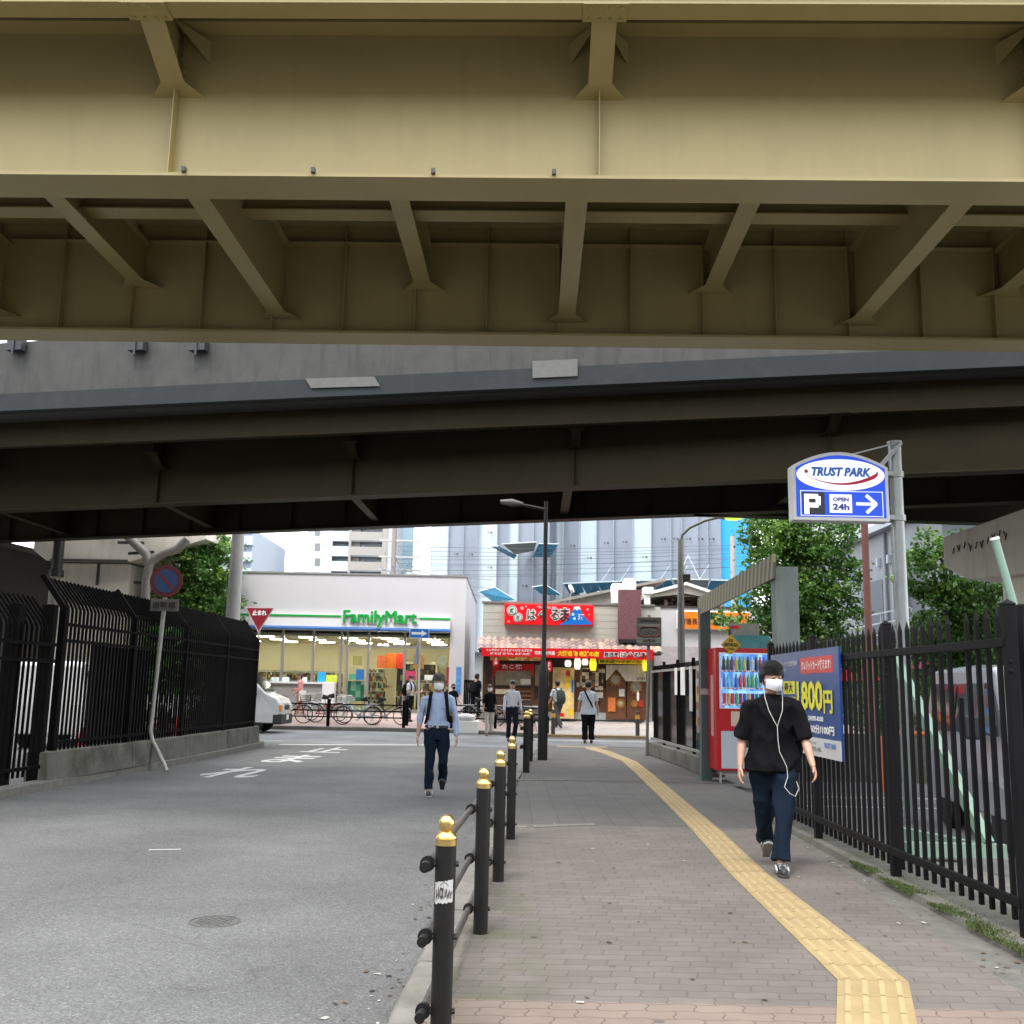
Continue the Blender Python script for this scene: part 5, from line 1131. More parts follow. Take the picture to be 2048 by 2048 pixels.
# concrete footing with moss
m_moss = M('mossy_concrete', (.085, .082, .07), .95, var=.3, scale=5, bump=.8, bscale=50, dirt=.95, dcol=(.035, .048, .012))
b = MB()
for (y0, y1) in ((4.5, 6.3), (6.3, 8.5), (8.5, 10.6), (10.6, 12.4)):
    xa, xb_ = 2.98+(y0-6)*.018, 2.98+(y1-6)*.018; xa -= .06; xb_ -= .06
    b.add([(xa, y0, -.02), (xa+.5, y0, -.02), (xb_+.5, y1, -.02), (xb_, y1, -.02), (xa+.03, y0, .045), (xa+.5, y0, .05), (xb_+.5, y1, .05), (xb_+.03, y1, .045)], [(4, 5, 6, 7), (0, 1, 5, 4), (1, 2, 6, 5), (2, 3, 7, 6), (3, 0, 4, 7)])
struct(b.build('fence_footing', m_moss))
b = MB(); rg = random.Random(5)
for i in range(9000):
    y = rg.uniform(5.4, 9.2); x = 2.9+(y-6)*.018+abs(rg.gauss(0, .075)); 
    if noise.noise(Vector((x*5, y*2.3, 0)))+rg.uniform(-.25, .25) < -.05: continue
    h = rg.uniform(.003, .012); a = rg.uniform(0, 3.1); w = .007
    b.add([(x-w*cos(a), y-w*sin(a), .04), (x+w*cos(a), y+w*sin(a), .04), (x+rg.uniform(-.01, .01), y+rg.uniform(-.01, .01), .05+h)], [(0, 1, 2)])
o = b.build('moss', M('moss', (.05, .07, .014), .9, var=.4, scale=20), fix=False); o['kind'] = 'stuff'; o['label'] = 'green moss growing along the foot of the right fence'
# blue price board on the fence
pb = thing('price_board', 'blue parking price board with big yellow digits hung on the right fence', 'sign')
X_ = 3.05
def onf(y, z, t=0.): return Vector((X_-t+(y-9)*.012, y, z))
YN, YF = 9.52, 12.12; zt, zb_ = 1.90, .86
b = MB(); b.add([onf(YF, zt), onf(YN, zt), onf(YN, zb_), onf(YF, zb_), onf(YF, zt, .02), onf(YN, zt, .02), onf(YN, zb_, .02), onf(YF, zb_, .02)], [(0, 3, 2, 1), (4, 5, 6, 7), (0, 1, 5, 4), (1, 2, 6, 5), (2, 3, 7, 6), (3, 0, 4, 7)])
b.build('board', M('board_blue', (.006, .045, .2), .3, var=.12, scale=2), pb)
def rz_(z): return zb_+(z-.46)/(1.75-.46)*(zt-zb_)
def brect(name, f0, f1, z0, z1, mat, t):   # f from far(0) to near(1)
    z0, z1 = rz_(z0), rz_(z1)
    y0, y1 = YF+(YN-YF)*f0, YF+(YN-YF)*f1
    MB().add([onf(y0, z1, t), onf(y1, z1, t), onf(y1, z0, t), onf(y0, z0, t), onf(y0, z1, .02), onf(y1, z1, .02), onf(y1, z0, .02), onf(y0, z0, .02)], [(0, 3, 2, 1), (4, 5, 6, 7), (0, 1, 5, 4), (1, 2, 6, 5), (2, 3, 7, 6), (3, 0, 4, 7)]).build(name, mat, pb)
m_bw = M('board_white', (.5, .5, .5), .5, var=.05); m_by = M('board_yellow', (.62, .58, .02), .5); m_br = M('board_red', (.5, .06, .05), .5)
def btext(s_, f0, f1, z0, z1, mat, t, bold=.0):
    z0, z1 = rz_(z0), rz_(z1)
    y0, y1 = YF+(YN-YF)*f0, YF+(YN-YF)*f1
    text(s_, mat, abs(y1-y0), z1-z0, (0, 0, 0), pb, bold=bold, fn=lambda x, y: onf((y0+y1)/2-x, (z0+z1)/2+y, t))
brect('white_strip', 0, 1, .46, .68, m_bw, .024)
brect('red_label', .5, .93, 1.46, 1.66, m_br, .024)
btext('クレジットカード使えます!', .52, .91, 1.50, 1.62, m_lw, .028, .02); btext('トラストパーク生野桃谷', .12, .46, 1.57, 1.64, m_bw, .028, .02); btext('第1駐車場', .12, .28, 1.50, 1.545, m_bw, .028)
btext('1800', .44, .80, 1.0, 1.37, m_by, .028, .035); btext('円', .81, .92, .98, 1.25, m_by, .028, .03)
brect('yellow_label', .22, .40, 1.2, 1.37, m_by, .024); btext('最大', .24, .38, 1.22, 1.35, m_blk2, .028, .02); btext('24時間', .22, .42, 1.08, 1.17, m_by, .028, .02)
btext('24:00-8:00', .6, .80, .88, .94, m_lw, .028, .03); btext('60分/100円', .62, .93, .73, .84, m_lw, .028, .03)
btext('TRUST PARK', .80, .95, .58, .64, m_blue, .03, .03); btext('お問い合わせは', .55, .7, .60, .63, m_blk2, .03); btext('0120-575-365', .55, .76, .52, .57, m_blk2, .03, .01)
# ------------------------------------------------------------------ fence beyond the driveway
ff = thing('panelled_fence', 'black fence with dark sheet panels and notices beyond the drinks machine', 'fence')
FP0, FP1 = Vector((3.62, 18.4, 0)), Vector((3.42, 24.6, 0)); FB = .3
fd = (FP1-FP0).normalized()
b = MB(); b.add([FP0+Vector((-.12, 0, 0)), FP0+Vector((.2, 0, 0)), FP1+Vector((.2, 0, 0)), FP1+Vector((-.12, 0, 0)), FP0+Vector((-.12, 0, FB)), FP0+Vector((.2, 0, FB)), FP1+Vector((.2, 0, FB)), FP1+Vector((-.12, 0, FB))], [(0, 3, 2, 1), (4, 5, 6, 7), (0, 1, 5, 4), (1, 2, 6, 5), (2, 3, 7, 6), (3, 0, 4, 7)]); b.build('footing', m_plinth, ff, bevel=.02)
b = MB()
for i in range(50): o = FP0+fd*(.1+i*.122); b.beam(o+Vector((.0, 0, FB+.08)), o+Vector((0, 0, 2.05)), .02, .02)
b.build('bar_panel', m_fen, ff)
m_sheet = M('polished_sheet', (.02, .022, .028), .12, var=.2, scale=2)
for i in range(4):
    o = FP0+fd*(.05+i*1.56); MB().beam(o+Vector((0, 0, 0)), o+Vector((0, 0, 2.12)), .06, .06).build('post', m_fen, ff)
    if i > 0: MB().box(o.x-.03, o.x-.015, o.y-1.5*0, o.y+1.46 if i < 3 else o.y+1.4, FB+.12, 1.9).build('dark_sheet', m_sheet, ff)
for z in (FB+.08, 1.92): MB().beam(FP0+Vector((-.04, 0, z)), FP1+Vector((-.04, 0, z)), .03, .05).build('rail', m_alu, ff)
def ffp(name, y0, y1, z0, z1, mat, label=None, t=.08): 
    x = FP0.x-.03*(y0-18.4)-t; return MB().box(x, x+.01, y0, y1, z0, z1).build(name, mat, ff)
ffp('notice', 20.5, 21.0, 1.4, 1.95, m_lw); ffp('notice', 21.3, 21.6, 1.4, 1.95, m_lw); ffp('notice', 19.8, 20.1, 1.1, 1.95, mm('npap', (.5, .5, .48), .6)); ffp('menu_poster', 18.5, 19.6, .72, 1.95, BLOCKS('menup', ['#7a2030', '#c8a050', '#8e8a80', '#a0303a', '#b8b0a8', '#5a2a2a'], 6, 7, .3))
# ------------------------------------------------------------------ height limit gate
hg = thing('height_gate', 'green steel height limit gate with a yellow and black striped beam', 'gate')
m_gsteel = M('green_steel', (.055, .085, .085), .6, var=.2, scale=4, dirt=.5, dcol=(.10, .10, .085)); m_gpale = M('pale_green_steel', (.12, .15, .14), .6, var=.15, scale=3, dirt=.5, dcol=(.22, .22, .19), streak=True)
b = MB(); b.box(3.28, 3.46, 17.7, 17.9, -.1, 2.9); b.build('column', m_gsteel, hg, bevel=.01)
MB().box(3.27, 3.47, 17.68, 17.7, 1.42, 1.52).build('collar', m_alu, hg)
b = MB(); b.box(3.30, 3.60, 12.75, 12.95, -.1, 3.03); b.build('column', m_gpale, hg, bevel=.01)
b = MB(); p, q = Vector((3.30, 17.95, 2.93)), Vector((3.27, 12.62, 3.02)); b.beam(p, q, .03, .30, (0, 0, 1))
mtb, tt, bb = _new('hazard_stripes'); co = tt.nodes.new('ShaderNodeTexCoord'); sp = tt.nodes.new('ShaderNodeSeparateXYZ'); ad = tt.nodes.new('ShaderNodeMath'); ad.operation = 'MULTIPLY_ADD'; ad.inputs[1].default_value = .35
md = tt.nodes.new('ShaderNodeMath'); md.operation = 'PINGPONG'; md.inputs[1].default_value = .11; lt = tt.nodes.new('ShaderNodeMath'); lt.operation = 'GREATER_THAN'; lt.inputs[1].default_value = .055; rr = tt.nodes.new('ShaderNodeMix'); rr.data_type = 'RGBA'
rr.inputs['A'].default_value = (.05, .045, .035, 1); rr.inputs['B'].default_value = (.22, .19, .08, 1)
tt.links.new(co.outputs['Object'], sp.inputs[0]); tt.links.new(sp.outputs['Z'], ad.inputs[0]); tt.links.new(sp.outputs['Y'], ad.inputs[2]); tt.links.new(ad.outputs[0], md.inputs[0]); tt.links.new(md.outputs[0], lt.inputs[0]); tt.links.new(lt.outputs[0], rr.inputs['Factor']); tt.links.new(rr.outputs['Result'], bb.inputs['Base Color'])
b.build('striped_beam', mtb, hg)
# ------------------------------------------------------------------ drinks machine
vm = thing('vending_machine', 'red drinks vending machine with rows of bottles beside the green gate column', 'vending machine', (3.43, 17.2, 0), radians(3))
VW, VD, VH = 1.06, .75, 2.2
m_vred = M('vending_red', (.42, .004, .010), .3, var=.04, dirt=.08, coat=.3)
b = MB(); b.box(0, VW, 0, VD, .2, VH); b.build('cabinet', m_vred, vm, bevel=.02)
MB().box(.06, VW-.05, -.02, .0, 1.20, 2.12).build('display_frame', m_lw, vm, bevel=.008)
MB().box(.085, VW-.075, -.024, -.019, 1.22, 2.10).build('display_back', BLOCKS('vback', ['#5a8fd8', '#7fb6ea', '#4a7fd0', '#9cc8ee', '#6aa4e2'], 14, 10, .3, .35), vm)
bc = ['#2a1210', '#4a5a20', '#6a2a6a', '#c8b030', '#1fa070', '#c9c040', '#20242c', '#c7d2dc', '#d04020', '#3070c8', '#8fc8e8', '#b03060', '#50a860', '#e0a040', '#70b8e0']
cols = [mm('can'+c, c, .3, var=.3, scale=20) for c in bc]
for r_ in range(3):
    zb0 = (1.83, 1.55, 1.28)[r_]; hh = (.23, .22, .17)[r_]
    for i in range(13):
        x = .13+i*.068; ci = cols[[0, 1, 2, 3, 4, 5, 6, 7, 6, 8, 9, 11, 13][i] if r_ == 0 else [8, 13, 8, 12, 11, 9, 13, 2, 4, 9, 8, 0, 7][i]] if r_ != 1 else cols[[9, 14, 14, 9, 8, 8, 12, 12, 12, 10, 10, 3, 3][i]]
        b = MB(); w = .029; b.lathe([(w, 0), (w, hh*.68), (w*.45, hh*.86), (w*.45, hh)] if r_ < 2 else [(w, 0), (w, hh), (w*.8, hh+.005)], (x, -.055, zb0), 10); b.build('bottle', ci, vm, smooth=True)
    MB().box(.09, VW-.08, -.085, -.025, zb0-.025, zb0-.003).build('shelf', m_lw, vm)
    b = MB()
    for i in range(13): x = .13+i*.068; b.box(x-.02, x+.02, -.092, -.086, zb0-.024, zb0-.006)
    b.build('price_buttons', BLOCKS('vbtn', ['#303030', '#d04030', '#e8e8e8'], 16, 40), vm)
MB().box(.08, VW-.02, -.006, -.0, .24, .84).build('lower_panel', M('vwhite', (.42, .46, .52), .35, var=.03), vm)
MB().box(.38, .85, -.012, -.004, .58, .78).build('dispenser_flap', m_black, vm, bevel=.01)
MB().box(.25, .40, -.008, 0, .92, 1.16).build('sticker', mm('vst', (.55, .42, .32), .6), vm)
MB().box(.46, .62, -.02, 0, .95, 1.12).build('coin_panel', m_alu, vm)
b = MB(); b.box(-.003, .0, .15, .32, .75, 1.75); b.build('side_mark', mm('vmark', (.42, .25, .24), .5), vm)
b = MB(); b.box(.1, VW-.1, .1, VD-.1, .13, .2)
for x in (.08, VW-.08):
    for y in (.08, VD-.08): b.cyl((x, y, 0), (x, y, .21), .02)
b.build('feet', m_alu, vm)
b = MB(); b.box(.35, .95, .08, .11, VH+.0, VH+.22); b.build('teal_panel', mm('teal', (.06, .26, .30), .5, var=.3, scale=6), vm); MB().box(.28, .80, .15, .18, VH+.15, VH+.42).build('grey_panel', mm('gpan', (.3, .29, .26), .6, var=.2), vm)
MB().box(.31, .45, .14, .15, VH+.33, VH+.38).build('red_label', m_red, vm)
b = MB(); b.prism([(0, -.17), (.17, 0), (0, .17), (-.17, 0)], lambda a, z, d: Vector((.26+a, d, VH+.05+z)), -.04, -.02); b.build('diamond_sign', mm('gold', (.55, .36, .03), .5), vm, bevel=.005)
text('GEORGIA', m_blk2, .24, .06, (.26, -.045, VH+.05), vm, bold=.02); text('18', m_blk2, .06, .05, (.26, -.045, VH+.12), vm, bold=.02); text('Coffee', m_blk2, .12, .035, (.26, -.045, VH-.02), vm)
MB().cyl((.26, .0, VH+.2), (.26, .02, VH+.3), .025).build('lamp', m_black, vm)
# ------------------------------------------------------------------ big parking sign
ps = thing('parking_sign', 'blue illuminated parking sign board with a white oval and arrow, high on a grey pole', 'sign')
m_galv = M('galvanised', (.32, .34, .34), .4, .5, var=.12, scale=4)
SA = Vector((5.2, 13.6, 0))
b = MB(); b.cyl(SA+Vector((0, 0, -.1)), SA+Vector((0, 0, 4.85)), .085, n=20); b.cyl(SA+Vector((0, 0, 4.85)), SA+Vector((0, 0, 4.88)), .1, n=20); b.build('pole', m_galv, ps, smooth=True)
sx0, sx1, sz0, sz1 = 3.74, 5.03, 3.74, 4.48; syf = 13.42
def arch(inset=0.):
    pts = [(sx0+inset, sz0+inset), (sx1-inset, sz0+inset), (sx1-inset, sz1-inset*.5)]
    for k in range(1, 14): f = k/14; pts.append((sx1-inset-(sx1-sx0-2*inset)*f, sz1-inset*.5+(.20-inset*.5)*sin(pi*f)**.9))
    pts.append((sx0+inset, sz1-inset*.5)); return pts
pf2 = lambda a, z, d: Vector((a, d, z))
b = MB(); b.prism(arch(), pf2, syf, syf+.22); b.build('case', m_lw, ps, bevel=.01)
m_sb = EM('sign_face_blue', (.012, .07, .62), .25); m_sw = EM('sign_face_white', (.8, .82, .9), .3)
b = MB(); b.prism(arch(.05), pf2, syf-.012, syf-.001); b.build('face', m_sb, ps)
cx = (sx0+sx1)/2
b = MB(); b.prism([(cx+.59*cos(k*pi/20), 4.36+.215*sin(k*pi/20)) for k in range(40)], pf2, syf-.02, syf-.0125); b.build('oval', m_sw, ps)
text('TRUST PARK', mm('tblue', (.01, .16, .55), .5), .80, .125, (cx+.01, syf-.022, 4.40), ps, bold=.045, shear=.25)
m_swo = mm('swoosh', (.6, .01, .05), .5)
b = MB(); up_ = []; lo_ = []
for k in range(25):
    f = k/24; x = cx-.47+.97*f; z = 4.36-.135*sin(pi*min(1, f*.93))**.7+.05*f*f*f+(.02 if k == 24 else 0); w = .004+.035*f**1.5
    up_.append((x, z+w)); lo_.append((x, z-w*.6))
for k in range(24): b.quad(*[Vector((a, syf-.024, c_)) for a, c_ in (up_[k], up_[k+1], lo_[k+1], lo_[k])])
b.lathe([(.025, -.004), (.025, 0)], (cx-.46, syf-.022, 4.40), 14, 'y'); b.build('swoosh', m_swo, ps, fix=False)
# frame line
b = MB(); fx0, fx1, fz0, fz1 = sx0+.10, sx1-.09, sz0+.06, sz0+.40
for a in ((fx0, fx1, fz0, fz0+.008), (fx0, fx1, fz1-.008, fz1), (fx0, fx0+.008, fz0, fz1), (fx1-.008, fx1, fz0, fz1)): b.box(a[0], a[1], syf-.018, syf-.0125, a[2], a[3])
b.build('outline', m_sw, ps)
MB().box(fx0+.03, fx0+.32, syf-.02, syf-.0125, fz0+.02, fz1-.02).build('led_panel', mm('ledb', (.03, .035, .045), .4), ps)
m_led = EM('led_white', (.95, .9, .95), 1.2); b = MB()
LP = ["1111110", "1111111", "1100011", "1100011", "1111111", "1111110", "1100000", "1100000", "1100000"]
for r_, row in enumerate(LP):
    for c, ch in enumerate(row):
        if ch == '1': x = fx0+.05+c*.031; z = fz1-.05-r_*.03; b.box(x, x+.027, syf-.024, syf-.02, z-.026, z)
b.build('led_letter', m_led, ps)
MB().box(fx0+.385, fx0+.685, syf-.02, syf-.0125, fz0+.045, fz1-.045).build('open_label', m_sw, ps, bevel=.006)
text('OPEN', mm('tblue2', (.01, .03, .3), .5), .21, .055, (fx0+.535, syf-.022, fz0+.225), ps, bold=.035); text('24h', mm('tblue2', (.01, .03, .3), .5), .22, .085, (fx0+.535, syf-.022, fz0+.125), ps, bold=.035)
b = MB(); ax = fx0+.74; az = (fz0+fz1)/2; b.beam((ax, syf-.02, az), (ax+.25, syf-.02, az), .01, .04); b.beam((ax+.135, syf-.0205, az+.12), (ax+.27, syf-.0205, az-.004), .01, .045, (0, 0, 1)); b.beam((ax+.135, syf-.0215, az-.12), (ax+.27, syf-.0215, az+.004), .01, .045, (0, 0, 1)); b.build('arrow', m_sw, ps)
b = MB()
for z in (3.82, 4.42): b.beam((5.03, 13.52, z), (5.22, 13.56, z), .05, .06); b.cyl(SA+Vector((0, 0, z-.04)), SA+Vector((0, 0, z+.04)), .105, n=16)
b.beam((4.55, 13.5, 4.66), (5.2, 13.5, 4.84), .02, .02); b.beam((4.93, 13.5, 4.48), (5.25, 13.5, 4.84), .05, .05); b.build('bracket', m_galv, ps)
# pale green props and posts in the car park
m_pg = M('pale_green_paint', (.17, .26, .21), .5, var=.1, scale=3, dirt=.2)
t = thing('sign_prop', 'pale green triangular steel prop frame standing in the car park', 'prop')
b = MB(); p0 = D(1792, 1300, 10.6); p0.z = 1.7
zb0 = .06
b.beam((4.02, 10.9, zb0), (4.02, 10.9, 2.02), .07, .07); b.build('upright', m_pg, t)
b = MB(); b.beam((4.02, 10.9, 1.95), (4.35, 9.6, zb0+.1), .09, .09); b.build('diagonal', m_pg, t)
b = MB(); b.beam((3.6, 9.6, .1), (4.5, 9.6, .1), .1, .12); b.beam((3.95, 10.9, .1), (4.38, 9.6, .1), .08, .1); b.build('foot', m_pg, t)
t = thing('leaning_post', 'pale green round post with a white cap leaning at the right edge', 'post')
b = MB(); a = D(1990, 1080, 9.0); q = D(2052, 1600, 9.0); q2 = D(2026, 1205, 9.0); b.path([q, q2, a], .036, 14); b.build('tube', m_pg, t, smooth=True); b = MB(); b.path([a, a+(a-q2).normalized()*.025], .04, 14); b.build('cap', m_lw, t)
for i, (px, y, lab) in enumerate(((1738, 13.1, 'thin red brown post rising behind the blue parking sign'),)):
    t = thing('steel_post', lab, 'post'); b = MB(); p = D(px, 1280, 20.); b.cyl((p.x, 20, 0), (p.x, 20, 5.2), .07, n=10); b.build('post', mm('redbrown', (.16, .06, .05), .6), t)
# ------------------------------------------------------------------ bollards with rails
m_bol = M('bollard_black', (.009, .009, .009), .4, spec=.3, var=.2, scale=9, dirt=.12, dcol=(.04, .035, .03)); m_brass = M('brass', (.72, .52, .2), .28, 1.0, var=.15, scale=8)
m_railb = M('rail_bronze', (.10, .09, .085), .35, .6, var=.2, scale=6)
BP = [(-.25, 4.5), (-.14, 6.5), (-.05, 8.2), (.05, 10.45)]
def bollard(x, y, label, h=1.0, r=.044, rails=True):
    t = thing('bollard', label, 'bollard', (x, y, 0), group='brass topped bollards along the kerb')
    b = MB(); b.lathe([(r, -.1), (r, h-.123)], n=28); b.build('post', m_bol, t, smooth=True)
    z = h-.123; b = MB(); b.lathe([(r+.003, z), (r+.003, z+.024), (r-.001, z+.026), (r+.002, z+.029), (r+.0, z+.038), (r*.78, z+.052), (r*.56, z+.056), (r*.60, z+.060), (r*.74, z+.070), (r*.80, z+.086), (r*.74, z+.102), (r*.55, z+.115), (r*.3, z+.122), (r*.05, z+.1235)], n=28); b.build('brass_cap', m_brass, t, smooth=True)
    if rails:
        b = MB()
        for zz in (.72, .43, .14): MB().cyl((r*.6, 0, zz), (r+.012, 0, zz), .012, n=8).build('bolt', m_bol, t)
    return t
bollard(*BP[0], 'nearest brass topped black bollard, with a scribbled sticker', h=.92)
bollard(*BP[1], 'second brass topped bollard from the viewer', h=.97); bollard(*BP[2], 'third brass topped bollard from the viewer', h=.98); bollard(*BP[3], 'fourth brass topped bollard, last before the driveway', h=.99)
bollard(.34, 18.65, 'brass topped bollard just before the black lamp pole', h=1.07, r=.06); bollard(.47, 21.6, 'brass topped bollard half hidden left of the black lamp pole base', h=1.05, r=.06); 
st = thing('sticker', 'torn white sticker with black scribbles on the nearest bollard', 'sticker', (BP[0][0], BP[0][1], 0))
b = MB(); vs = []; fs = []; r_ = .0448
for i in range(13):
    a = radians(-90-62+i*9.5); jt = rnd.uniform(-.004, .004); vs += [(r_*cos(a), r_*sin(a), .565+jt+i*.0008), (r_*cos(a), r_*sin(a), .65+jt*.5+i*.0012)]
for i in range(12): fs.append((i*2, i*2+2, i*2+3, i*2+1))
b.add(vs, fs); b.build('paper', mm('stk', (.42, .42, .42), .5, var=.1), st, fix=False)
b = MB(); rg = random.Random(4)
def cyp(u, z): a = radians(-90+u*50); return Vector((.0458*cos(a), .0458*sin(a), z))
for s_ in range(13):
    u0, z0 = -.95+s_*.14, .585+rg.random()*.02; pts = [cyp(u0, z0), cyp(u0+rg.uniform(.0, .2), .61+rg.random()*.03), cyp(u0+rg.uniform(.05, .3), .58+rg.random()*.03)]
    b.path(pts, .0011, 4)
b.path([cyp(-.3+.2*cos(k*.55), .61+.022*sin(k*.55)) for k in range(12)], .0012, 4); b.path([cyp(-.5, .64), cyp(.0, .655), cyp(.45, .64)], .0012, 4)
b.build('scribble', m_blk2, st)
gr = thing('guard_rail', 'three black tubular rails clamped to the roadside of the near bollards', 'rail')
for zz in (.72, .43, .14):
    pts = [Vector((x-.075, y, zz)) for x, y in BP]; pts = [pts[0]-(pts[1]-pts[0]).normalized()*.10]+pts[1:-1]+[pts[-1]+Vector((0.01, .1, 0))]
    b = MB(); b.path(pts, .018, 12); b.build('rail_tube', m_railb, gr, smooth=True)
    for k, (x, y) in enumerate(BP):
        b = MB(); d = (Vector((*BP[min(k+1, 3)], 0))-Vector((*BP[max(k-1, 0)], 0))).normalized(); c = Vector((x-.075, y, zz))
        b.path([c-d*.03, c-d*.012, c+d*.012, c+d*.03], [.024, .030, .030, .024][0], 14); b.path([c-d*.012, c+d*.012], .032, 14); b.path([c, Vector((x-.04, y, zz))], .014, 8); b.build('clamp', m_bol, gr, smooth=True)
    c = pts[0]; d = (pts[1]-pts[0]).normalized(); b = MB(); b.path([c-d*.005, c+d*.05], .0215, 14); b.path([c-d*.02, c-d*.004], .013, 12); b.build('end_cap', m_bol, gr, smooth=True)
g2 = thing('guard_rail', 'short tubular rails at the two bollards before the lamp pole', 'rail')
for zz in (.77, .45): b = MB(); b.path([(.25, 18.45, zz), (.25, 18.65, zz), (.39, 21.6, zz), (.41, 21.9, zz)], .02, 10); b.build('rail_tube', m_railb, g2, smooth=True); b = MB(); b.cyl((.25, 18.4, zz), (.25, 18.75, zz), .034); b.build('clamp', m_bol, g2)
for x, y, lab in ((1.5, 34.56, 'dark bollard with a yellow reflective band left of the white T-shirt walker'), (4.31, 34.7, 'dark bollard with a yellow reflective band in front of the restaurant doors')):
    t = thing('bollard', lab, 'bollard', (x, y, -.05)); b = MB(); b.lathe([(.07, -.05), (.07, .78), (.05, .85), (.02, .87)], n=16); b.build('post', mm('brown_post', (.06, .045, .04), .5), t, smooth=True)
    b = MB(); b.lathe([(.073, .6), (.073, .74)], n=16); b.build('reflective_band', mm('amber', (.7, .38, .02), .5), t)
# ------------------------------------------------------------------ lamp pole, sign poles
t = thing('street_lamp', 'tall black lamp pole with a grey lamp head, standing in the middle of the pavement', 'street lamp', (.74, 22.0, 0))
b = MB(); b.lathe([(.105, -.1), (.105, 1.75), (.095, 1.9), (.05, 2.05), (.045, 5.5)], n=20); b.build('pole', m_bol, t, smooth=True)
MB().box(.09, .13, -.06, .06, .55, .9).build('service_door', m_bol, t)
b = MB(); b.path([(0, 0, 5.32), (-.3, 0, 5.38), (-.55, 0, 5.42)], .035, 10); b.build('arm', m_bol, t, smooth=True)
b = MB(); b.loft([(-.5, 0, 5.43), (-.75, 0, 5.46), (-1.0, 0, 5.47)], [(.04, .04), (.09, .04), (.05, .02)], 12); b.build('lamp_head', mm('lamp_grey', (.05, .05, .05), .4), t, smooth=True)
t = thing('street_lamp', 'grey street lamp with a curved arm and a lime green lens beyond the panelled fence', 'street lamp', (5.5, 33, 0))
b = MB(); b.lathe([(.13, -.1), (.12, 2.5), (.10, 6.0), (.095, 6.35)], n=14); b.build('pole', mm('lp_grey', (.2, .2, .19), .5, .3), t, smooth=True)
b = MB(); b.path([(0, 0, 6.2), (.05, 0, 6.5), (.3, 0, 6.75), (.8, 0, 7.0), (1.25, 0, 7.12)], .05, 10); b.build('arm', mm('lp_grey2', (.12, .12, .115), .5, .3), t, smooth=True)
b = MB(); b.loft([(1.15, 0, 7.12), (1.4, 0, 7.2), (1.9, 0, 7.3), (2.2, 0, 7.28)], [(.06, .05), (.16, .10), (.2, .11), (.08, .05)], 14); b.build('lamp_head', mm('lp_head', (.4, .4, .38), .4), t, smooth=True)
b = MB(); b.ell((1.72, 0, 7.16), .36, .18, .15); b.build('lens', EM('lime_lens', (.5, .85, .08), .6), t, smooth=True)
b = MB(); b.box(.1, .3, -.1, .05, 5.0, 5.22); b.cyl((.0, 0, 4.9), (.2, 0, 5.05), .03); b.build('camera_box', m_blk2, t)
t = thing('utility_pole', 'plain concrete pole left of the convenience store, seen against the sky', 'utility pole', (-10.05, 37.3, 0))
b = MB(); b.lathe([(.29, -.1), (.2, 9.2)], n=18); b.build('pole', M('pole_concrete', (.36, .35, .34), .8, var=.06), t, smooth=True)
b = MB()
for z in (3.0, 5.0, 5.6, 6.7): b.lathe([(.245-z*.008, z), (.245-z*.008, z+.06)], n=16)
b.build('strap', m_blk2, t)
b = MB(); 
t = thing('utility_pole', 'brown utility pole with transformers and a tangle of wires above the store roof', 'utility pole', (D(788, 1100, 62).x, 62, 0))
b = MB(); b.lathe([(.2, 0), (.14, 12.5)], n=10); b.build('pole', mm('pole_br', (.2, .17, .15), .8), t)
b = MB()
for z in (9.2, 8.4, 7.6, 10.2): b.box(-.9, 1.6, -.08, .08, z, z+.1)
b.build('cross_arm', m_alu, t)
for x, z in ((-.75, 7.3), (.55, 7.0), (1.0, 7.6)): b = MB(); b.lathe([(.24, 0), (.26, .6), (.2, .7)], (x, 0, z), 12); b.build('transformer', mm('trf', (.5, .52, .52), .5), t)
b = MB(); rg = random.Random(9)
for i in range(26):
    p = Vector((rg.uniform(-1.1, 2.0), rg.uniform(-.3, .3), rg.uniform(6.7, 9.6))); q = p+Vector((rg.uniform(-.8, .8), 0, rg.uniform(-.7, .5))); b.path([p, (p+q)/2-Vector((0, 0, rg.uniform(.1, .4))), q], .025, 4)
b.build('cable_tangle', mm('cab', (.14, .2, .24), .6), t)
b = MB(); rg = random.Random(12)
for i, (y0, y1) in enumerate(((1112, 1098), (1118, 1104), (1125, 1115), (1132, 1113), (1140, 1122), (1148, 1130), (1155, 1132), (1092, 1088), (1100, 1093))):
    P = [D(795+x*(705/8), y0+(y1-y0)*x/8+6*sin(pi*x/8)+(i % 3), 56) for x in range(9)]; b.path(P, .010, 4)
for y0, y1 in ((1140, 1178), (1150, 1196), (1135, 1160)): b.path([D(805, y0, 57), D(880, (y0+y1)/2+5, 52), D(985, y1, 48)], .010, 4)
t = thing('overhead_wires', 'bundle of thin overhead wires crossing in front of the sheeted building', 'wires'); b.build('wire', mm('wire', (.05, .055, .06), .6), t)
t = thing('utility_pole', 'thin grey pole in front of the bright blue sheet', 'utility pole', (D(1466, 1100, 52).x, 52, 0)); b = MB(); b.lathe([(.17, 0), (.14, 9.4)], n=10); b.build('pole', mm('pole_g3', (.3, .3, .3), .8), t)
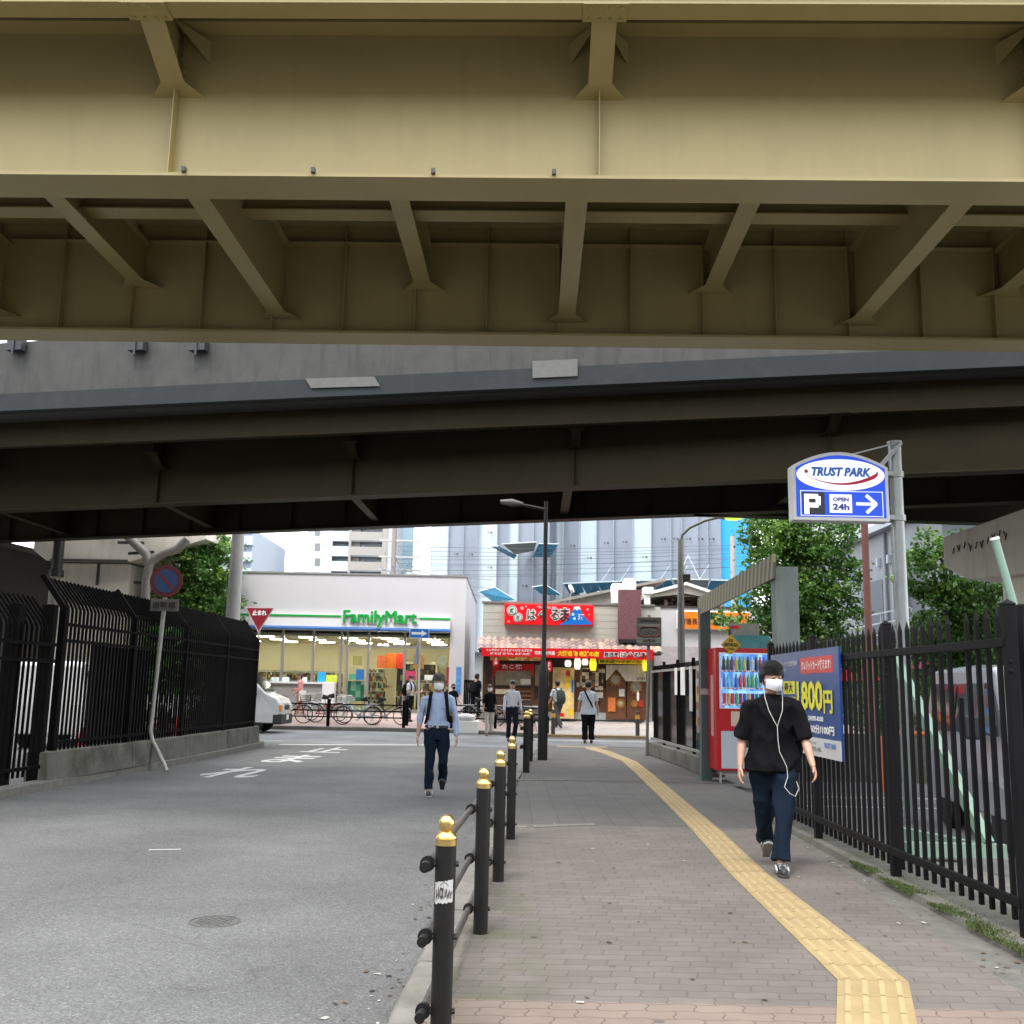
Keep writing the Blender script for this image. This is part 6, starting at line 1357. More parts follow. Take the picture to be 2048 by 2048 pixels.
# no parking sign
t = thing('road_sign', 'round blue and red no-parking sign on a white pole bent at its foot', 'road sign')
SX = -6.33; sp_ = Vector((SX, 18.8, 3.28)); m_polew = M('white_pole', (.33, .32, .29), .5, var=.1, dirt=.25)
b = MB(); b.path([(-6.0, 18.6, -.1), (-6.06, 18.65, .0), (-6.38, 18.85, .42), (-6.43, 18.86, .6), (SX, 18.86, 3.5)], .038, 12); b.build('pole', m_polew, t, smooth=True)
b = MB(); b.lathe([(.30, -.012), (.30, 0)], sp_, 36, 'y'); b.build('rim', M('sign_red_d', (.11, .008, .014), .5), t)
b = MB(); b.lathe([(.215, -.018), (.215, -.012)], sp_, 36, 'y'); b.build('blue_disc', M('sign_blue_d', (.015, .06, .18), .5), t)
b = MB(); b.beam(sp_+Vector((-.16, -.02, .16)), sp_+Vector((.16, -.02, -.16)), .006, .05, (1, 0, 1)); b.build('slash', mt_.get('x') or M('sign_red_d2', (.16, .012, .02), .5), t)
b = MB(); b.box(SX-.26, SX+.26, 18.80, 18.815, 2.73, 2.95); b.build('plate', M('plate', (.12, .12, .105), .6), t, bevel=.004); text('自動車', m_blk2, .42, .13, (SX, 18.79, 2.84), t, bold=.03)
# stop sign
t = thing('stop_sign', 'red inverted triangle stop sign with white characters at the end of the fence', 'road sign')
c = Vector((-6.7, 27.5, 3.25)); W_ = .40
tri = [(-W_, .23), (W_, .23), (0, -.46)]
b = MB(); b.prism(tri, lambda a, z, d: c+Vector((a, d, z)), -.015, 0); b.build('border', mm('pinkw', (.45, .36, .36), .5), t, bevel=.01)
b = MB(); b.prism([(a*.88, z*.88) for a, z in tri], lambda a, z, d: c+Vector((a, d, z)), -.02, -.0155); b.build('face', M('stop_red', (.20, .005, .015), .4), t)
text('止まれ', m_lw, .38, .14, c+Vector((0, -.022, .08)), t, bold=.04)
b = MB(); b.path([(-6.7, 27.56, -.1), (-6.7, 27.56, 3.4)], .035, 10); b.build('pole', m_polew, t, smooth=True)
# one way sign
t = thing('one_way_sign', 'blue one-way sign with a white arrow pointing right on a white pole', 'road sign')
c = Vector((-2.58, 29.5, 2.97)); b = MB(); b.box(c.x-.28, c.x+.28, c.y-.015, c.y, c.z-.14, c.z+.14); b.build('border', m_lw, t); MB().box(c.x-.265, c.x+.265, c.y-.02, c.y-.0155, c.z-.125, c.z+.125).build('face', m_blue, t)
b = MB(); b.prism([(-.22, -.035), (.06, -.035), (.06, -.09), (.22, 0), (.06, .09), (.06, .035), (-.22, .035)], lambda a, z, d: c+Vector((a, d, z)), -.026, -.0205); b.build('arrow', m_lw, t)
b = MB(); b.path([(-2.52, 29.55, -.1), (-2.58, 29.53, 2.95)], .033, 10); b.build('pole', mm('wpole2', (.5, .5, .48), .5), t, smooth=True); b = MB(); b.loft([(-2.66, 29.48, 2.1), (-2.62, 29.48, 2.5), (-2.60, 29.5, 2.75)], [.06, .05, .02], 8); b.build('bag', mm('bagg', (.25, .27, .3), .7), t)
# bicycle prohibition sign
t = thing('bicycle_sign', 'weathered dark no bicycle parking sign on a slim pole beside the panelled fence', 'sign')
x0, x1, z0, z1 = 2.96, 3.54, 2.50, 3.17; Y_ = 24.0
m_ds = mm('dsign', (.028, .03, .026), .6, var=.2); b = MB(); b.box(x0, x1, Y_-.03, Y_, z0, z1); b.build('board', m_ds, t, bevel=.02)
MB().box(x0+.0, x1-.0, Y_-.035, Y_-.0305, z0+.06, z0+.2).build('grey_band', mm('dband', (.075, .078, .065), .6), t); MB().box(x0+.03, x1-.03, Y_-.035, Y_-.0305, z1-.22, z1-.16).build('grey_band', mm('dband', (.08, .08, .07), .6), t)
b = MB(); cz = (z0+z1)/2+.0; P = []
for k in range(32): a = 2*pi*k/32; P.append(((.15 if cos(a) > 0 else -.15)+.09*cos(a), .09*sin(a)*1.25))
b.path([Vector(((x0+x1)/2+a, Y_-.04, cz+z)) for a, z in P+[P[0]]], .012, 6); b.build('red_oval', mm('dred', (.11, .02, .015), .6), t)
b = MB(); 
for dx in (-.09, .09): b.path([Vector(((x0+x1)/2+dx+.05*cos(k*pi/6), Y_-.04, cz-.02+.05*sin(k*pi/6))) for k in range(13)], .005, 4)
b.path([Vector(((x0+x1)/2+a, Y_-.04, cz+z)) for a, z in ((-.09, -.02), (-.04, .04), (.05, .04), (.09, -.02), (0, -.02), (-.04, .04))], .005, 4); b.build('bicycle_mark', mm('dmark', (.07, .07, .06), .6), t)
text('自転車等放置禁止', m_blk2, .46, .05, ((x0+x1)/2, Y_-.04, z1-.07), t, bold=.02); text('大阪市', m_blk2, .3, .07, ((x0+x1)/2, Y_-.04, z0+.13), t, bold=.03)
b = MB(); b.path([(3.2, 24.05, -.05), (3.26, 24.05, 3.22)], .035, 10); b.build('pole', mm('dpole', (.10, .10, .09), .5), t, smooth=True)
# guard rail across the street
t = thing('guard_fence', 'low black three-bar railing in front of the parked bicycles', 'railing')
b = MB(); YG = 36.95; xa, xb_ = D(545, 1400, YG).x, D(815, 1400, YG).x
for k, z in enumerate((.36, .58, .80)): MB().beam((xa, YG, z), (xb_, YG, z), .045, .045).build('rail', m_fen, t)
for x in (D(658, 1400, YG).x, D(809, 1400, YG).x): MB().box(x-.055, x+.055, YG-.05, YG+.05, 0, .98).build('post', m_fen, t, bevel=.01)
t = thing('guard_fence', 'low black railing continuing to the right behind the walking women', 'railing')
xa, xb_ = D(905, 1400, 37.4).x, D(1080, 1400, 36.5).x
for z in (.40, .62, .84): MB().beam((xa, 37.4, z), (xb_, 36.3, z-.03), .045, .045).build('rail', m_fen, t)
for x in (xa, (xa+xb_)/2, xb_): MB().box(x-.05, x+.05, 36.9, 37.0, 0, .95).build('post', m_fen, t)
t = thing('guard_post', 'short black double post at the right end of the near railing', 'post'); MB().box(D(815, 1400, 37.6).x-.05, D(815, 1400, 37.6).x+.05, 37.6, 37.7, 0, 1.0).build('post', m_fen, t)
t = thing('concrete_block', 'pale concrete block with a crumpled bag on it by the far kerb', 'block'); p = G(925, 1462, -.1); b = MB(); b.box(-3.7+1.9, -2.9+1.9, 35.9, 36.3, -.1, .35); b.build('block', m_lw, t, bevel=.04)
b = MB(); b.ell((-1.45, 36.1, .45), .34, .22, .14); b.build('bag', mm('bagw', (.6, .6, .58), .8), t, smooth=True)
# traffic cones behind the left fence
def cone(x, y, lab):
    t = thing('traffic_cone', lab, 'traffic cone', (x, y, .0), group='red cones behind the left fence'); b = MB(); b.box(-.19, .19, -.19, .19, 0, .04); b.build('base', mm('cone_red', (.42, .015, .02), .5), t, bevel=.02); b = MB(); b.lathe([(.14, .03), (.03, .68), (.02, .7)], n=18); b.build('cone', mm('cone_red', (.4, .01, .01)), t, smooth=True)
for (px, Y_, lab) in ((163, 17.0, 'red traffic cone behind the near bay of the left fence'), (370, 22.8, 'red traffic cone standing at the foot of a fence post, farther along')):
    p = D(px, 1480, Y_); cone(p.x-.2 if px > 200 else p.x, Y_, lab); 
# ------------------------------------------------------------------ vehicles
m_tyre = M('tyre', (.012, .012, .013), .85); m_rim = M('rim', (.35, .36, .38), .35, .7); m_head = M('headlight', (.6, .62, .62), .12, spec=.8); m_plast = M('bumper_black', (.02, .022, .025), .6)
def wheel(parent, x, y, r, w=.19):
    b = MB(); b.lathe([(r*.62, -w/2), (r*.93, -w/2), (r, -w*.3), (r, w*.3), (r*.93, w/2), (r*.62, w/2)], n=24, ax='y'); o = b.build('tyre', m_tyre, parent, smooth=True, loc=(x, y, r))
    b = MB(); b.lathe([(r*.62, -w*.42), (r*.55, -w*.35), (r*.2, -w*.45), (r*.05, -w*.45)], n=20, ax='y'); b.lathe([(r*.62, w*.42), (r*.55, w*.35), (r*.05, w*.45)], n=20, ax='y'); b.build('rim', m_rim, o, smooth=True)
def van(label, loc, rz, paint, L_=4.7, W_=1.69, H_=1.98, group=None, name='parked_van', cat='van', hl=True):
    """nose at x=0 pointing +X, body towards -X, y=0 near side"""
    t = thing(name, label, cat, loc, rz, group); k = H_/1.98; s_ = L_/4.7
    prof = [(0, .32), (.0, .62), (-.03, .95), (-.12, 1.10), (-.52, 1.26), (-1.18, 1.86), (-1.45, 1.95), (-2.6, 1.98), (-4.5, 1.95), (-4.66, 1.85), (-4.7, 1.0), (-4.66, .34)]
    prof = [(x*s_, z*k) for x, z in prof]; secs = [(-.02, .86), (.0, .94), (.09, 1.0)]
    b = MB(); rings = []
    for y, f in ((0.06, .985), (0, .93), (0, .5)): pass
    n = len(prof)
    def tuck(z): return .0 if z < 1.05*k else (z-1.05*k)/(.93*k)*.14
    for side in (0, 1):
        rings.append([Vector((x+(.05 if x > -.2 else 0)*-1, (tuck(z)+.0) if side == 0 else (W_-tuck(z)), z)) for x, z in prof])
    mid0 = [Vector((x+.04*(x > -1.2), tuck(z)+.13, z+.03*(z > 1.8*k))) for x, z in prof]; mid1 = [Vector((x+.04*(x > -1.2), W_-tuck(z)-.13, z+.03*(z > 1.8*k))) for x, z in prof]
    allr = [rings[0], mid0, mid1, rings[1]]; vs = [v for r_ in allr for v in r_]; fs = [tuple(range(n)), tuple(range(4*n-1, 3*n-1, -1))]
    for i in range(3):
        for q in range(n): q2 = (q+1) % n; fs.append((i*n+q, (i+1)*n+q, (i+1)*n+q2, i*n+q2))
    b.add(vs, fs); b.build('body', paint, t, bevel=.03)
    # windscreen
    def fr(i): return prof[i]
    (xa, za), (xb2, zb2) = (-.56*s_, 1.30*k), (-1.14*s_, 1.82*k); o = Vector((.06, 0, .04))
    b = MB(); b.add([Vector((xa, .13, za))+o, Vector((xa, W_-.13, za))+o, Vector((xb2, W_-.22, zb2))+o, Vector((xb2, .22, zb2))+o], [(0, 1, 2, 3)]); b.build('windscreen', m_wsc, t, fix=False)
    for side in (0, 1):
        sy = (lambda z: -.012+tuck(z)) if side == 0 else (lambda z: W_+.012-tuck(z))
        for x0, x1, x0t in ((-.75, -1.6, -1.28), (-1.75, -2.9, -1.75), (-3.0, -4.35, -3.0)):
            z0, z1 = 1.2*k, 1.78*k; P = [Vector((x0*s_, sy(z0), z0)), Vector((x1*s_, sy(z0), z0)), Vector((x1*s_, sy(z1), z1)), Vector((x0t*s_, sy(z1), z1))]; MB().add(P, [(0, 1, 2, 3)]).build('side_window', m_wsc, t, fix=False)
    MB().box(-.25, .06, -.01, W_+.01, .28*k, .62*k).build('bumper', m_plast, t, bevel=.05)
    for y0, y1 in ((.04, .42), (W_-.42, W_-.04)): MB().box(-.16, .055, y0, y1, .70*k, .92*k).build('headlight', m_head, t, bevel=.04)
    for y0 in (.02, W_-.10): MB().box(-.2, .05, y0, y0+.08, .70*k, .90*k).build('indicator', mm('indic', (.75, .28, .05), .3), t, bevel=.02)
    MB().box(-.05, .045, .48, W_-.48, .74*k, .90*k).build('grille', m_plast, t, bevel=.015); MB().box(.06, .075, W_/2-.17, W_/2+.17, .42*k, .58*k).build('number_plate', mm('nplate', (.6, .6, .5), .5), t)
    for y in (-.14, W_+.14): MB().box(-.95, -.85, y-.08, y+.08, 1.15*k, 1.42*k).build('wing_mirror', m_plast, t, bevel=.03)
    for x in (-.85*s_, -3.6*s_):
        for y in (.1, W_-.1): wheel(t, x, y, .31)
    return t
m_wsc = M('windscreen_glass', (.03, .04, .045), .06, spec=.9, var=.05); m_wp = M('white_paint', (.55, .55, .55), .25, var=.02, coat=.4); m_sp = M('silver_paint', (.38, .41, .45), .3, .3, var=.05, coat=.4)
van('white van with black bumper passing behind the end of the left fence', (D(571, 1420, 34.3).x, 33.5, -.1), radians(0), m_wp)
van('silver grey van parked behind the right fence', (5.15, 10.6, -.13), radians(-97), m_sp, L_=3.4, W_=1.48, H_=1.95, name='parked_van')
van('white van parked behind the far part of the left fence', (-9.2, 26.0, 0), radians(94), m_wp, L_=4.0, W_=1.6, H_=1.85)
van('white car seen through the gate at the far left', (-12.2, 21.5, 0), radians(20), m_wp, L_=3.6, W_=1.6, H_=1.5, name='parked_car', cat='car')
# motorbikes behind the left fence
def motorbike(label, loc, rz):
    t = thing('motor_scooter', label, 'scooter', loc, rz, 'scooters parked behind the left fence')
    for x in (-.6, .6): b = MB(); b.lathe([(.14, -.05), (.24, -.05), (.26, 0), (.24, .05), (.14, .05)], n=18, ax='y'); b.build('wheel', m_tyre, t, loc=(x, 0, .26))
    b = MB(); b.loft([(.45, 0, .35), (.1, 0, .30), (-.3, 0, .4), (-.7, 0, .55)], [(.12, .1), (.15, .08), (.17, .2), (.1, .12)], 12); b.loft([(.5, 0, .3), (.48, 0, .7), (.38, 0, .95)], [(.18, .06), (.2, .08), (.12, .06)], 12); b.build('body', mm('scoot', (.03, .03, .035), .3), t, smooth=True)
    b = MB(); b.loft([(0, 0, .72), (-.3, 0, .76), (-.65, 0, .78)], [(.1, .05), (.14, .06), (.1, .05)], 10); b.build('seat', m_blk2, t, smooth=True)
    b = MB(); b.path([(.3, -.33, 1.0), (.38, 0, .98), (.3, .33, 1.0)], .018, 8); b.build('handlebar', m_alu, t, smooth=True); b = MB(); b.cyl((.5, -.06, .92), (.56, -.06, .92), .07); b.build('headlight', m_head, t)
motorbike('black scooter behind the sign pole', (-7.4, 20.0, 0), radians(100)); motorbike('black scooter beside the second red cone', (-7.5, 22.0, 0), radians(80)); motorbike('black scooter near the far end of the fence', (-7.3, 24.4, 0), radians(95))
t = thing('hedge', 'dark hedge behind the far bays of the left fence', 'hedge', (-7.7, 25.1, 0)); b = MB(); rg = random.Random(3)
for i in range(5000):
    o = Vector((rg.uniform(-.9, .9), rg.uniform(-.9, .6), rg.uniform(1.2, 2.7))); n_ = Vector((rg.gauss(0, 1), rg.gauss(0, 1), rg.gauss(0, 1))).normalized(); a = n_.orthogonal(); e = n_.cross(a); i0 = len(b.v); l = .09
    b.v += [tuple(o-a*l), tuple(o+e*l*.5), tuple(o+a*l), tuple(o-e*l*.5)]; b.f.append((i0, i0+1, i0+2, i0+3)); b.m.append(0)
b.build('foliage', m_leaf, t, fix=False)
# barrier frames in the car park
for i, (px, Y_, lab) in enumerate(((1830, 17.5, 'orange tubular barrier with a red board in the car park'),)):
    t = thing('barrier', lab, 'barrier', (D(1870, 1480, Y_).x, Y_, -.1)); b = MB()
    b.path([(-.9, 0, .0), (-.9, 0, .85), (-.8, 0, .95), (.55, 0, .95), (.65, 0, .85), (.65, 0, 0)], .035, 10); b.build('tube', mm('orange_tube', (.5, .13, .02), .4), t, smooth=True); MB().box(.1, .42, .05, .09, .1, 1.15).build('red_board', m_red, t)
b = MB()
for y in (15.2, 16.6): b.box(4.3, 9, y, y+.1, -.128, -.124)
struct(b.build('parking_lines', m_white))
b = MB(); b.box(4.6, 14, 19.6, 19.75, -.12, .75); t = thing('low_wall', 'low grey wall across the back of the car park', 'wall'); b.build('wall', m_plinth, t)
# ------------------------------------------------------------------ bicycles
m_chr = M('chrome', (.5, .5, .5), .3, .8, var=.05)
def bicycle(label, loc, rz, frame, basket=True, group='bicycles parked outside the store', tilt=0.):
    t = thing('bicycle', label, 'bicycle', loc, rz, group); r = .33
    if tilt: t.rotation_euler = (tilt, 0, rz)
    for x in (-.54, .54):
        b = MB(); b.lathe([(r-.032, -.011), (r-.008, -.017), (r, 0), (r-.008, .017), (r-.032, .011)], n=28, ax='y'); 
        # open ring: drop the caps
        b.f = b.f[:-2]; b.m = b.m[:-2]; nn = 28; k = 4*nn
        for q in range(nn): b.f.append((k+q, k+(q+1) % nn, (q+1) % nn, q)); b.m.append(0)
        w = b.build('wheel', m_tyre, t, loc=(x, 0, r), smooth=True)
        b = MB(); b.cyl((0, -.04, 0), (0, .04, 0), .025, n=10)
        for q in range(14): a = q*2*pi/14; b.cyl((0, 0, 0), ((r-.03)*cos(a), 0, (r-.03)*sin(a)), .0035, n=4)
        b.build('spokes', m_chr, w)
        b = MB(); a0, a1 = (radians(20), radians(165)); P = [(x+(r+.03)*cos(a0+(a1-a0)*q/12), 0, r+(r+.03)*sin(a0+(a1-a0)*q/12)) for q in range(13)]; b.path(P, .02, 6); b.build('mudguard', m_chr, t)
    b = MB(); hd, bb_, st_ = Vector((.42, 0, .78)), Vector((-.05, 0, .3)), Vector((-.2, 0, .72)); ra = Vector((-.54, 0, r)); ht = Vector((.39, 0, .93))
    for p, q in ((hd-Vector((-.02, 0, .06)), bb_), (bb_, st_), (hd, st_.lerp(bb_, .55)), (ra, bb_), (ra, st_.lerp(bb_, .12)), (hd-Vector((-.03, 0, .1)), ht)): b.cyl(p, q, .019, n=8)
    b.build('frame', frame, t, smooth=True)
    b = MB(); b.path([(.54, 0, r), (.47, 0, .62), (.42, 0, .8)], .017, 8); b.build('fork', frame, t)
    b = MB(); b.path([(.22, -.27, 1.0), (.3, -.25, 1.03), (.41, -.1, 1.0), (.41, .1, 1.0), (.3, .25, 1.03), (.22, .27, 1.0)], .012, 8); b.cyl(ht, (.4, 0, 1.0), .014, n=8); b.build('handlebar', m_chr, t, smooth=True)
    b = MB(); b.loft([(-.05, 0, .90), (-.2, 0, .91), (-.32, 0, .93)], [(.03, .02), (.08, .03), (.09, .035)], 10); b.cyl(st_, (-.22, 0, .9), .013, n=8); b.build('saddle', m_black, t, smooth=True)
    b = MB(); b.cyl((-.05, -.05, .3), (-.05, .05, .3), .03, n=10); b.beam((-.05, -.07, .3), (.02, -.07, .17), .015, .02); b.beam((-.05, .07, .3), (-.12, .07, .43), .015, .02); b.box(-.02, .08, -.15, -.07, .155, .175); b.box(-.17, -.07, .07, .15, .42, .44); b.lathe([(.09, -.045), (.09, -.04)], (-.05, 0, .3), 16, 'y'); b.build('crank', m_chr, t)
    if basket:
        b = MB()
        for q in range(9): x = .46+q*.034; 
        for z in (.78, .86, .94, 1.0):
            f = (z-.78)/.22*.03; P = [(.46, -.13-f, z), (.74+f, -.13-f, z), (.74+f, .13+f, z), (.46, .13+f, z), (.46, -.13-f, z)]; 
            for p, q in zip(P, P[1:]): b.cyl(p, q, .006, n=4)
        for q in range(7):
            x = .46+q*.047
            for y in (-1, 1): b.cyl((x, y*.13, .78), (x, y*.16, 1.0), .004, n=4)
        for q in range(6): y = -.13+q*.052; b.cyl((.74, y, .78), (.77, y*1.2, 1.0), .004, n=4)
        b.build('basket', m_chr if frame != m_bk_black else m_black, t)
    b = MB(); b.path([(-.75, .1, .72), (-.3, .1, .72)], .008, 6); b.path([(-.75, -.1, .72), (-.3, -.1, .72)], .008, 6); b.path([(-.54, .06, r), (-.5, .1, .72)], .006, 6); b.cyl((-.5, .08, .25), (-.62, .12, .02), .01, n=6); b.build('rear_rack', m_chr, t)
    return t
m_bk_black = M('bike_black', (.015, .015, .016), .35); m_bk_red = M('bike_red', (.25, .015, .03), .35); m_bk_cyan = M('bike_cyan', (.22, .45, .48), .35); m_bk_silver = M('bike_silver', (.4, .41, .42), .3, .5)
def bk(px, Y_, lab, rz, fr, **k):
    x = D(px, 1430, Y_).x; z = .02+(Y_-36.8)*.0745; bicycle(lab, (x, Y_, z), rz, fr, **k)
bk(577, 37.6, 'black bicycle just right of the white van', radians(6), m_bk_black)
bk(660, 38.0, 'red framed bicycle with its basket, left of the light blue one', radians(-8), m_bk_red); bk(650, 38.6, 'silver bicycle behind the red framed one', radians(170), m_bk_silver)
bk(716, 37.5, 'light blue framed bicycle in the middle of the row', radians(184), m_bk_cyan)
bk(774, 37.7, 'black bicycle with a silver basket at the right end of the row', radians(5), m_bk_silver if False else m_bk_black)
bk(966, 38.2, 'black bicycle behind the woman in white trousers', radians(4), m_bk_black, group='bicycles parked right of the store'); bk(1022, 37.7, 'black bicycle behind the man in the white shirt', radians(-5), m_bk_black, group='bicycles parked right of the store')
t = thing('dark_gate', 'dark slatted gate in the gap between the store and the restaurant', 'gate'); b = MB()
xa, xb_ = D(928, 1390, 42.6).x, D(958, 1390, 42.6).x
for i in range(9): x = xa+(xb_-xa)*i/8; b.box(x-.03, x+.03, 42.6, 42.66, .4, 1.75)
b.box(xa, xb_, 42.58, 42.68, 1.7, 1.78); b.build('bar_panel', m_fen, t)
t = thing('parked_car', 'pale car at the end of the alley beside the restaurant', 'car'); van_ = None
bpy.data.objects.remove(t)
# ------------------------------------------------------------------ people
m_skin = M('skin', (.43, .245, .17), .5, var=.05); m_hair = M('hair_black', (.007, .006, .006), .45, spec=.4, var=.3, scale=30); m_hairg = M('hair_grey', (.07, .065, .06), .6, var=.3, scale=30)
m_mask = M('face_mask', (.62, .64, .66), .8, var=.03); m_eye = M('eye_white', (.5, .5, .5), .3); m_lip = M('lips', (.35, .13, .10), .5)
def cloth(name, c, **k): return mm(name, c, .9, var=.1, scale=4, bump=.15, bscale=300, spec=.12, **k)
def bake(b, name, mat, parent, voxel, smooth_it=3, fold=0., fseed=0., fscale=7.):
    o = b.build(name, mat, None)
    r = o.modifiers.new('r', 'REMESH'); r.mode = 'VOXEL'; r.voxel_size = voxel
    s_ = o.modifiers.new('s', 'SMOOTH'); s_.iterations = smooth_it; s_.factor = .5
    dg = bpy.context.evaluated_depsgraph_get(); me = bpy.data.meshes.new_from_object(o.evaluated_get(dg)); bpy.data.objects.remove(o)
    if fold:
        for v, n_ in zip(me.vertices, [Vector(n_.vector) for n_ in me.vertex_normals]):
            p = v.co; q = Vector((p.x*fscale, p.y*fscale, p.z*fscale*.55+fseed)); a = noise.noise(q); c_ = noise.noise(q*2.1+Vector((3, 1, 7)))
            v.co = p + n_*fold*(abs(a)*-1.6+.35*c_+.25)
    me.materials.clear(); me.materials.append(mat); me.shade_smooth()
    n = bpy.data.objects.new(name, me); COL.objects.link(n); n.parent = parent; return n
def seg(b, pts, rads, n=14):
    b.loft(pts, rads, n); return b
def person(label, loc, rz, H=1.72, hs=1.07, cross=.0, legs=((0, 0), (0, 0)), arms=((5, 10, 8), (5, 10, 8)), top=None, bottom=None, shoe=None, sleeve='long', hair=None, hair_len=0, mask=None, skin=None, tuck=False, female=False,
           hem=.80, pant=1.0, ankle=.09, vox=.014, head=(0, 0), lean=0., fine=False, belt=None, wide=1.0, group='people walking near the crossing', collar=False, glasses=False, fold=.018):
    """faces local -Y. legs: (hip swing forward deg, knee bend deg); arms: (swing forward, elbow bend, away from body)"""
    t = thing('person', label, 'person', loc, rz, group); s_ = H/1.72; skin = skin or m_skin; hair = hair or m_hair
    Vv = lambda x, y, z: Vector((x*s_, y*s_, z*s_)); hipz, shz = .91, 1.42; sw = (.155 if female else .175)*wide; hw = .095
    ly = -sin(radians(lean))
    def sp(z): return Vector((0, ly*(z-hipz)*s_, 0)) if z > hipz else Vector((0, 0, 0))
    P = {}
    # legs
    lowest = []
    for i, (sd, (sw_, kn)) in enumerate(zip((-1, 1), legs)):
        a = radians(sw_); k = radians(sw_-kn); h = Vv(sd*hw, 0, hipz)
        kn_ = h+Vv(-sd*cross*.4, -sin(a)*.42, -cos(a)*.42); an = kn_+Vv(-sd*cross*.6, -sin(k)*.41, -cos(k)*.41); P['leg%d' % i] = (h, kn_, an, k)
        lowest.append(an.z)
    drop = min(lowest)-.08*s_; dz = Vector((0, 0, -drop))
    for k_ in ('leg0', 'leg1'): h, kn_, an, k = P[k_]; P[k_] = (h+dz, kn_+dz, an+dz, k)
    def Tz(x, y, z): return Vv(x, y, z)+dz+sp(z)
    for i, (sd, (fs_, el, ab)) in enumerate(zip((-1, 1), arms)):
        a, e, o_ = radians(fs_), radians(fs_+el), radians(ab); s0 = Tz(sd*(sw-.003), .0, shz-.045)
        d1 = Vector((sd*sin(o_), -sin(a)*cos(o_), -cos(a)*cos(o_))).normalized(); d2 = Vector((sd*sin(o_)*.55, -sin(e)*cos(o_), -cos(e)*cos(o_))).normalized()
        e1 = s0+d1*.285*s_; w = e1+d2*.25*s_; P['arm%d' % i] = (s0, e1, w, d2)
    b = MB(); R_ = lambda x, y: (x*s_, y*s_)
    # torso skin core
    prof = [(.80, .10, .075), (.88, .15, .10), (.96, .145, .10), (1.08, .125, .088), (1.2, .135, .10), (1.32, .15, .105), (1.40, .13, .09), (1.45, .075, .065)]
    seg(b, [Tz(0, 0, z) for z, _, _ in prof], [R_(x*wide*(.93 if female else 1), y) for _, x, y in prof], 18)
    yaw, nod = radians(head[0]), radians(head[1]); hc = Tz(0, -.012, 1.60); HM = Matrix.Rotation(yaw, 3, 'Z') @ Matrix.Rotation(nod, 3, 'X')
    hp = lambda x, y, z: hc+HM @ Vv(x*hs, y*hs, z*hs)
    seg(b, [Tz(0, .01, 1.40), Tz(0, .005, 1.47), hp(0, .01, -.06)], [R_(.065, .062), R_(.052, .055), R_(.055, .06)], 14)
    # head: stacked ellipse rings (half width, front y, back y)
    rings = [(-.118, .018, -.070, -.03), (-.105, .034, -.088, .0), (-.085, .048, -.094, .03), (-.055, .060, -.096, .062), (-.02, .070, -.097, .085), (.01, .074, -.095, .094), (.045, .075, -.093, .097), (.075, .068, -.082, .090), (.10, .050, -.055, .068), (.116, .022, -.02, .03)]
    vs = []; n = 20
    for z, w, yf, yb in rings:
        cy = (yf+yb)/2; ry = (yb-yf)/2
        for k in range(n): a = 2*pi*k/n; vs.append(hp(w*cos(a), cy+ry*sin(a), z))
    fs = [(i*n+k, i*n+(k+1) % n, (i+1)*n+(k+1) % n, (i+1)*n+k) for i in range(len(rings)-1) for k in range(n)]; fs += [tuple(range(n-1, -1, -1)), tuple((len(rings)-1)*n+k for k in range(n))]
    b.add(vs, fs)
    seg(b, [hp(0, -.088, .012), hp(0, -.108, -.018), hp(0, -.112, -.03), hp(0, -.092, -.042)], [R_(.008, .008), R_(.012, .012), R_(.016, .012), R_(.012, .008)], 8)
    for sd in (-1, 1): seg(b, [hp(sd*.070, .0, -.035), hp(sd*.080, .006, -.01), hp(sd*.078, .01, .018)], [R_(.006, .012), R_(.008, .020), R_(.006, .014)], 8)
    if fine: 
        seg(b, [hp(-.035, -.092, .018), hp(.035, -.092, .018)], [R_(.01, .01)]*2, 8)
    # arms and hands
    for i, sd in ((0, -1), (1, 1)):
        s0, e1, w, d2 = P['arm%d' % i]
        seg(b, [s0, s0.lerp(e1, .5), e1, e1.lerp(w, .3), w], [R_(.047, .047), R_(.042, .044), R_(.036, .038), R_(.038, .040), R_(.024, .029)], 12)
        side = Vector((0, 1, 0)); pal = w+d2*.045*s_; nx = Vector((sd, 0, 0))
        fw_ = (Vector((0, -1, 0))-d2*Vector((0, -1, 0)).dot(d2)).normalized(); inn = d2.cross(fw_).normalized()*(1 if True else 1)
        if inn.x*sd > 0: inn = -inn       # towards the body
        seg(b, [w-d2*.01*s_, w+d2*.03*s_, w+d2*.085*s_], [R_(.026, .020), R_(.040, .017), R_(.040, .014)] if abs(fw_.y) > .5 else [R_(.020, .026), R_(.017, .04), R_(.014, .04)], 10) if False else None
        # palm as a box-like loft across fw_
        pv = []
        for (dd_, hw_, th) in ((-.01, .024, .017), (.03, .037, .017), (.065, .041, .015), (.092, .039, .012)):
            for q in range(10): a = 2*pi*q/10; pv.append(w+(d2*dd_+fw_*(hw_*cos(a))+inn*(th*sin(a)))*s_)
        b.add(pv, [(r_*10+q, r_*10+(q+1) % 10, (r_+1)*10+(q+1) % 10, (r_+1)*10+q) for r_ in range(3) for q in range(10)]+[tuple(range(9, -1, -1)), tuple(30+q for q in range(10))])
